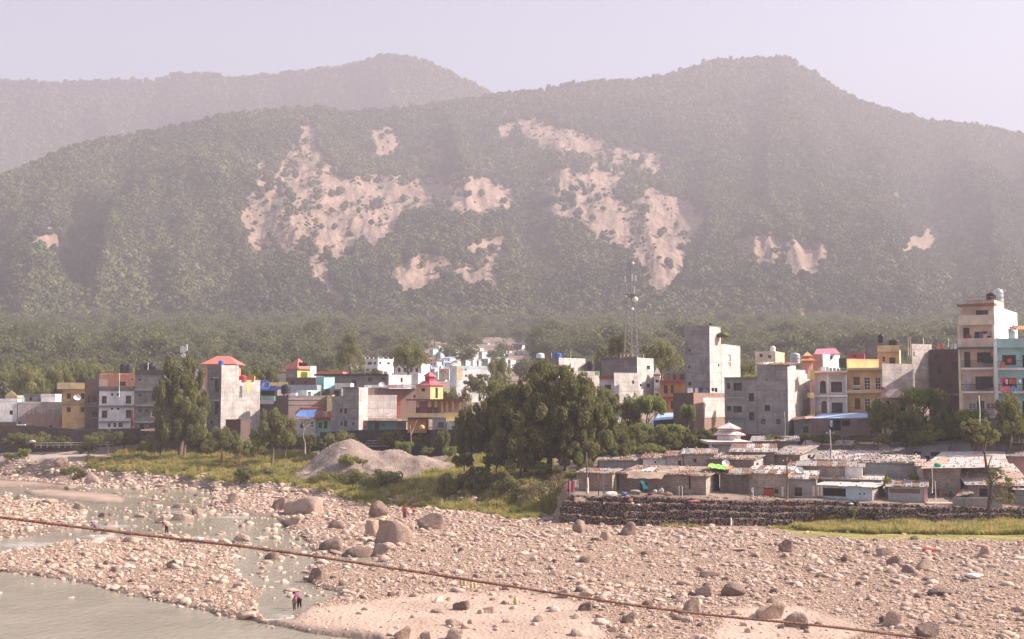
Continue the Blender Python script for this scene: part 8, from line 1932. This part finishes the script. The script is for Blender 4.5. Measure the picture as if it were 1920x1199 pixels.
# ================================================================== PEOPLE
def person(px, pyfoot, hpx, joints, shirt, trouser, skin, hairc, label, z=None, dress=False, face=0.0):
    """joints in head height units scaled to the standing height; x right, y away, z up"""
    g0 = G(px, pyfoot, 0); zz = sz(g0.x, g0.y); zz = max(zz, -.12) if z is None else z; foot = G(px, pyfoot, zz); S = hpx * mpp(foot.y)
    g = thing('person', label, 'person', foot)
    ca, sa = math.cos(face), math.sin(face)
    J = {k: foot + Vector(((v[0] * ca - v[1] * sa) * S, (v[0] * sa + v[1] * ca) * S, v[2] * S)) for k, v in joints.items()}
    def skinned(name, chain, rad, mat, parent=g):
        names = list(rad); me = bpy.data.meshes.new(name); me.from_pydata([J[n] - foot for n in names], [(names.index(a), names.index(b)) for a, b in chain], []); o = bpy.data.objects.new(name, me); COL.objects.link(o); o.parent = parent; m = o.modifiers.new('skin', 'SKIN'); m.use_smooth_shade = True
        for i, n in enumerate(names): r_ = rad[n] * S; me.skin_vertices[0].data[i].radius = (r_, r_); me.skin_vertices[0].data[i].use_root = (i == 0)
        m2 = o.modifiers.new('sub', 'SUBSURF'); m2.levels = 2; m2.render_levels = 2; me.materials.append(mat); return o
    bodyr = {'pelvis': .085, 'chest': .092, 'neck': .036, 'head0': .045, 'head': .066, 'sL': .05, 'eL': .032, 'wL': .023, 'hL': .020, 'sR': .05, 'eR': .032, 'wR': .023, 'hR': .020, 'hpL': .07, 'kL': .048, 'aL': .030, 'tL': .026, 'hpR': .07, 'kR': .048, 'aR': .030, 'tR': .026}
    ch = [('pelvis', 'chest'), ('chest', 'neck'), ('neck', 'head0'), ('head0', 'head'), ('chest', 'sL'), ('sL', 'eL'), ('eL', 'wL'), ('wL', 'hL'), ('chest', 'sR'), ('sR', 'eR'), ('eR', 'wR'), ('wR', 'hR'), ('pelvis', 'hpL'), ('hpL', 'kL'), ('kL', 'aL'), ('aL', 'tL'), ('pelvis', 'hpR'), ('hpR', 'kR'), ('kR', 'aR'), ('aR', 'tR')]
    skinned('body', ch, bodyr, plain(skin, .7))
    skinned('shirt', [('pelvis', 'chest'), ('chest', 'sL'), ('sL', 'eL'), ('chest', 'sR'), ('sR', 'eR')], {'pelvis': .105 if not dress else .13, 'chest': .108, 'sL': .064, 'eL': .045, 'sR': .064, 'eR': .045}, plain(shirt, .85))
    skinned('trousers' if not dress else 'skirt', [('pelvis', 'hpL'), ('hpL', 'kL'), ('kL', 'aL'), ('pelvis', 'hpR'), ('hpR', 'kR'), ('kR', 'aR')], {'pelvis': .10, 'hpL': .082, 'kL': .062 if not dress else .10, 'aL': .044 if not dress else .09, 'hpR': .082, 'kR': .062 if not dress else .10, 'aR': .044 if not dress else .09}, plain(trouser, .85))
    v, f = ICO[3]; c = J['head'] + (J['head'] - J['head0']).normalized() * .012 * S; hv = [c + Vector(q) * .072 * S for q in v if True]
    hd = Vector((sa * .3, -1, 0)).normalized(); keep = [tuple(int(i) for i in t_) for t_ in f if all((Vector(v[i]).dot(hd) < .45 or v[i][2] > .45) for i in t_)]
    MB().raw(hv, keep).build('hair', plain(hairc, .8), g, True)
    for s_ in (-1, 1):                                      # eyes and a nose, a few millimetres each
        e = c + Vector((s_ * .022 * S, -.064 * S, -.004 * S)); MB().lathe(e, [(.006 * S, -.004 * S), (.006 * S, .004 * S)], 6).build('eye', BLACK, g)
    n_ = c + Vector((0, -.072 * S, -.018 * S)); MB().tube([n_ + Vector((0, .012 * S, .012 * S)), n_], [.004 * S, .009 * S], 5).build('nose', plain(skin, .7), g, True)
    return g
STAND = {'pelvis': (0, 0, .52), 'chest': (0, .0, .72), 'neck': (0, 0, .84), 'head0': (0, -.01, .88), 'head': (0, -.015, .93), 'sL': (-.11, 0, .79), 'eL': (-.14, -.02, .62), 'wL': (-.13, -.08, .48), 'hL': (-.13, -.10, .43), 'sR': (.11, 0, .79), 'eR': (.14, -.02, .62), 'wR': (.13, -.06, .48), 'hR': (.13, -.08, .43),
         'hpL': (-.055, 0, .48), 'kL': (-.06, -.02, .27), 'aL': (-.06, .01, .05), 'tL': (-.06, -.07, .02), 'hpR': (.055, 0, .48), 'kR': (.06, -.02, .27), 'aR': (.065, .01, .05), 'tR': (.065, -.07, .02)}
BEND = dict(STAND); BEND.update({'pelvis': (.03, 0, .53), 'chest': (-.08, -.05, .70), 'neck': (-.17, -.07, .77), 'head0': (-.20, -.08, .785), 'head': (-.245, -.09, .80), 'sL': (-.15, -.13, .72), 'eL': (-.22, -.16, .60), 'wL': (-.28, -.12, .52), 'hL': (-.31, -.11, .49), 'sR': (-.11, .06, .74), 'eR': (-.21, .05, .60), 'wR': (-.28, .0, .52), 'hR': (-.31, -.01, .49), 'kR': (.07, -.03, .28), 'aR': (.09, .02, .05), 'tR': (.06, -.05, .02)})
SKIN = (.22, .12, .08)
person(561, 1141, 36, BEND, (.62, .10, .42), (.03, .02, .03), SKIN, (.015, .012, .012), 'person in a pink shirt and dark trousers bending at the water edge')
person(552, 1145, 26, STAND, (.25, .15, .12), (.18, .11, .09), SKIN, (.015, .012, .012), 'small child in brown standing beside the person in pink')
person(312, 1000, 25, BEND, (.42, .06, .07), (.03, .03, .04), SKIN, (.015, .012, .012), 'person in a red top standing on a rock in the stream')
person(178, 1000, 25, BEND, (.20, .10, .35), (.10, .08, .16), SKIN, (.015, .012, .012), 'person in purple stooping between rocks behind the cable')
person(759, 972, 24, STAND, (.55, .06, .08), (.24, .06, .09), SKIN, (.35, .03, .05), 'woman in a red headscarf and dark skirt behind the boulders', dress=True)
person(776, 965, 16, BEND, (.65, .07, .20), (.35, .06, .10), SKIN, (.015, .012, .012), 'crouching person in bright pink near the woman in red', dress=True)
# yellow containers and bits of cloth on the stone bar
def jerry(px, pyb, w, h, c, label):
    g0 = G(px, pyb, 0); z = sz(g0.x, g0.y) + .05; b = G(px, pyb, z); m_ = mpp(b.y); W, Hh = w * m_ / 2, h * m_; R = thing('jerrycan', label, 'jerrycan', b)
    MB().lathe(b, [(W * .9, 0), (W, Hh * .05), (W, Hh * .35), (W * .93, Hh * .4), (W, Hh * .45), (W, Hh * .7), (W * .7, Hh * .85), (W * .3, Hh * .9)], 10).build('body', plain(c, .5), R, True); MB().lathe(b + Vector((0, 0, Hh * .9)), [(W * .3, 0), (W * .3, Hh * .1)], 8).build('cap', plain(sh(c, .6), .5), R)
    MB().tube([b + Vector((-W * .5, 0, Hh * .8)), b + Vector((-W * .3, 0, Hh * 1.02)), b + Vector((W * .4, 0, Hh * 1.0)), b + Vector((W * .6, 0, Hh * .78))], W * .12, 5).build('handle', plain(c, .5), R, True)
YC = (.58, .47, .24)
for (px, py, w, h, lab) in ((864, 1096, 5, 14, 'left yellow container of the pair just above the cable'), (871, 1097, 6, 15, 'right yellow container of the pair just above the cable'), (884, 1103, 5, 11, 'left yellow container of the pair just below the cable'), (891, 1104, 5, 12, 'right yellow container of the pair just below the cable'), (967, 1133, 8, 15, 'single yellow container standing on the sand flat'), (673, 982, 3, 10, 'slim pale yellow container left of the largest boulder')): jerry(px, py, w, h, YC, lab)
def bed_lump(px, pyb, w, h, c, label, cat, name, seed):
    g0 = G(px, pyb, 0); z = sz(g0.x, g0.y); b = G(px, pyb, z); return lump(px, pyb, w, h, b.y, c, label, cat, name, seed)
bed_lump(1740, 1036, 22, 9, (.60, .03, .05), 'bright red cloth crumpled on the stones at the upper right', 'cloth', 'red_cloth', 81); bed_lump(1822, 1084, 30, 9, (.70, .66, .64), 'whitish plastic sheet on the stones at the right', 'plastic sheet', 'plastic_sheet', 82)
bed_lump(1021, 1112, 10, 10, (.75, .70, .74), 'white bundle on the stones just above the cable', 'bundle', 'cloth_bundle', 83); bed_lump(1758, 1016, 8, 5, (.7, .25, .38), 'pink scrap of plastic below the grass strip', 'litter', 'plastic_scrap', 84); bed_lump(374, 1014, 18, 7, (.75, .74, .76), 'white cloth spread on a rock by the stream', 'cloth', 'white_cloth', 85)
bed_lump(718, 974, 18, 7, (.62, .52, .22), 'yellowish sack behind the largest boulder', 'sack', 'sack', 86); bed_lump(1575, 1014, 8, 4, (.25, .5, .42), 'small green scrap below the grass strip', 'litter', 'plastic_scrap', 87)
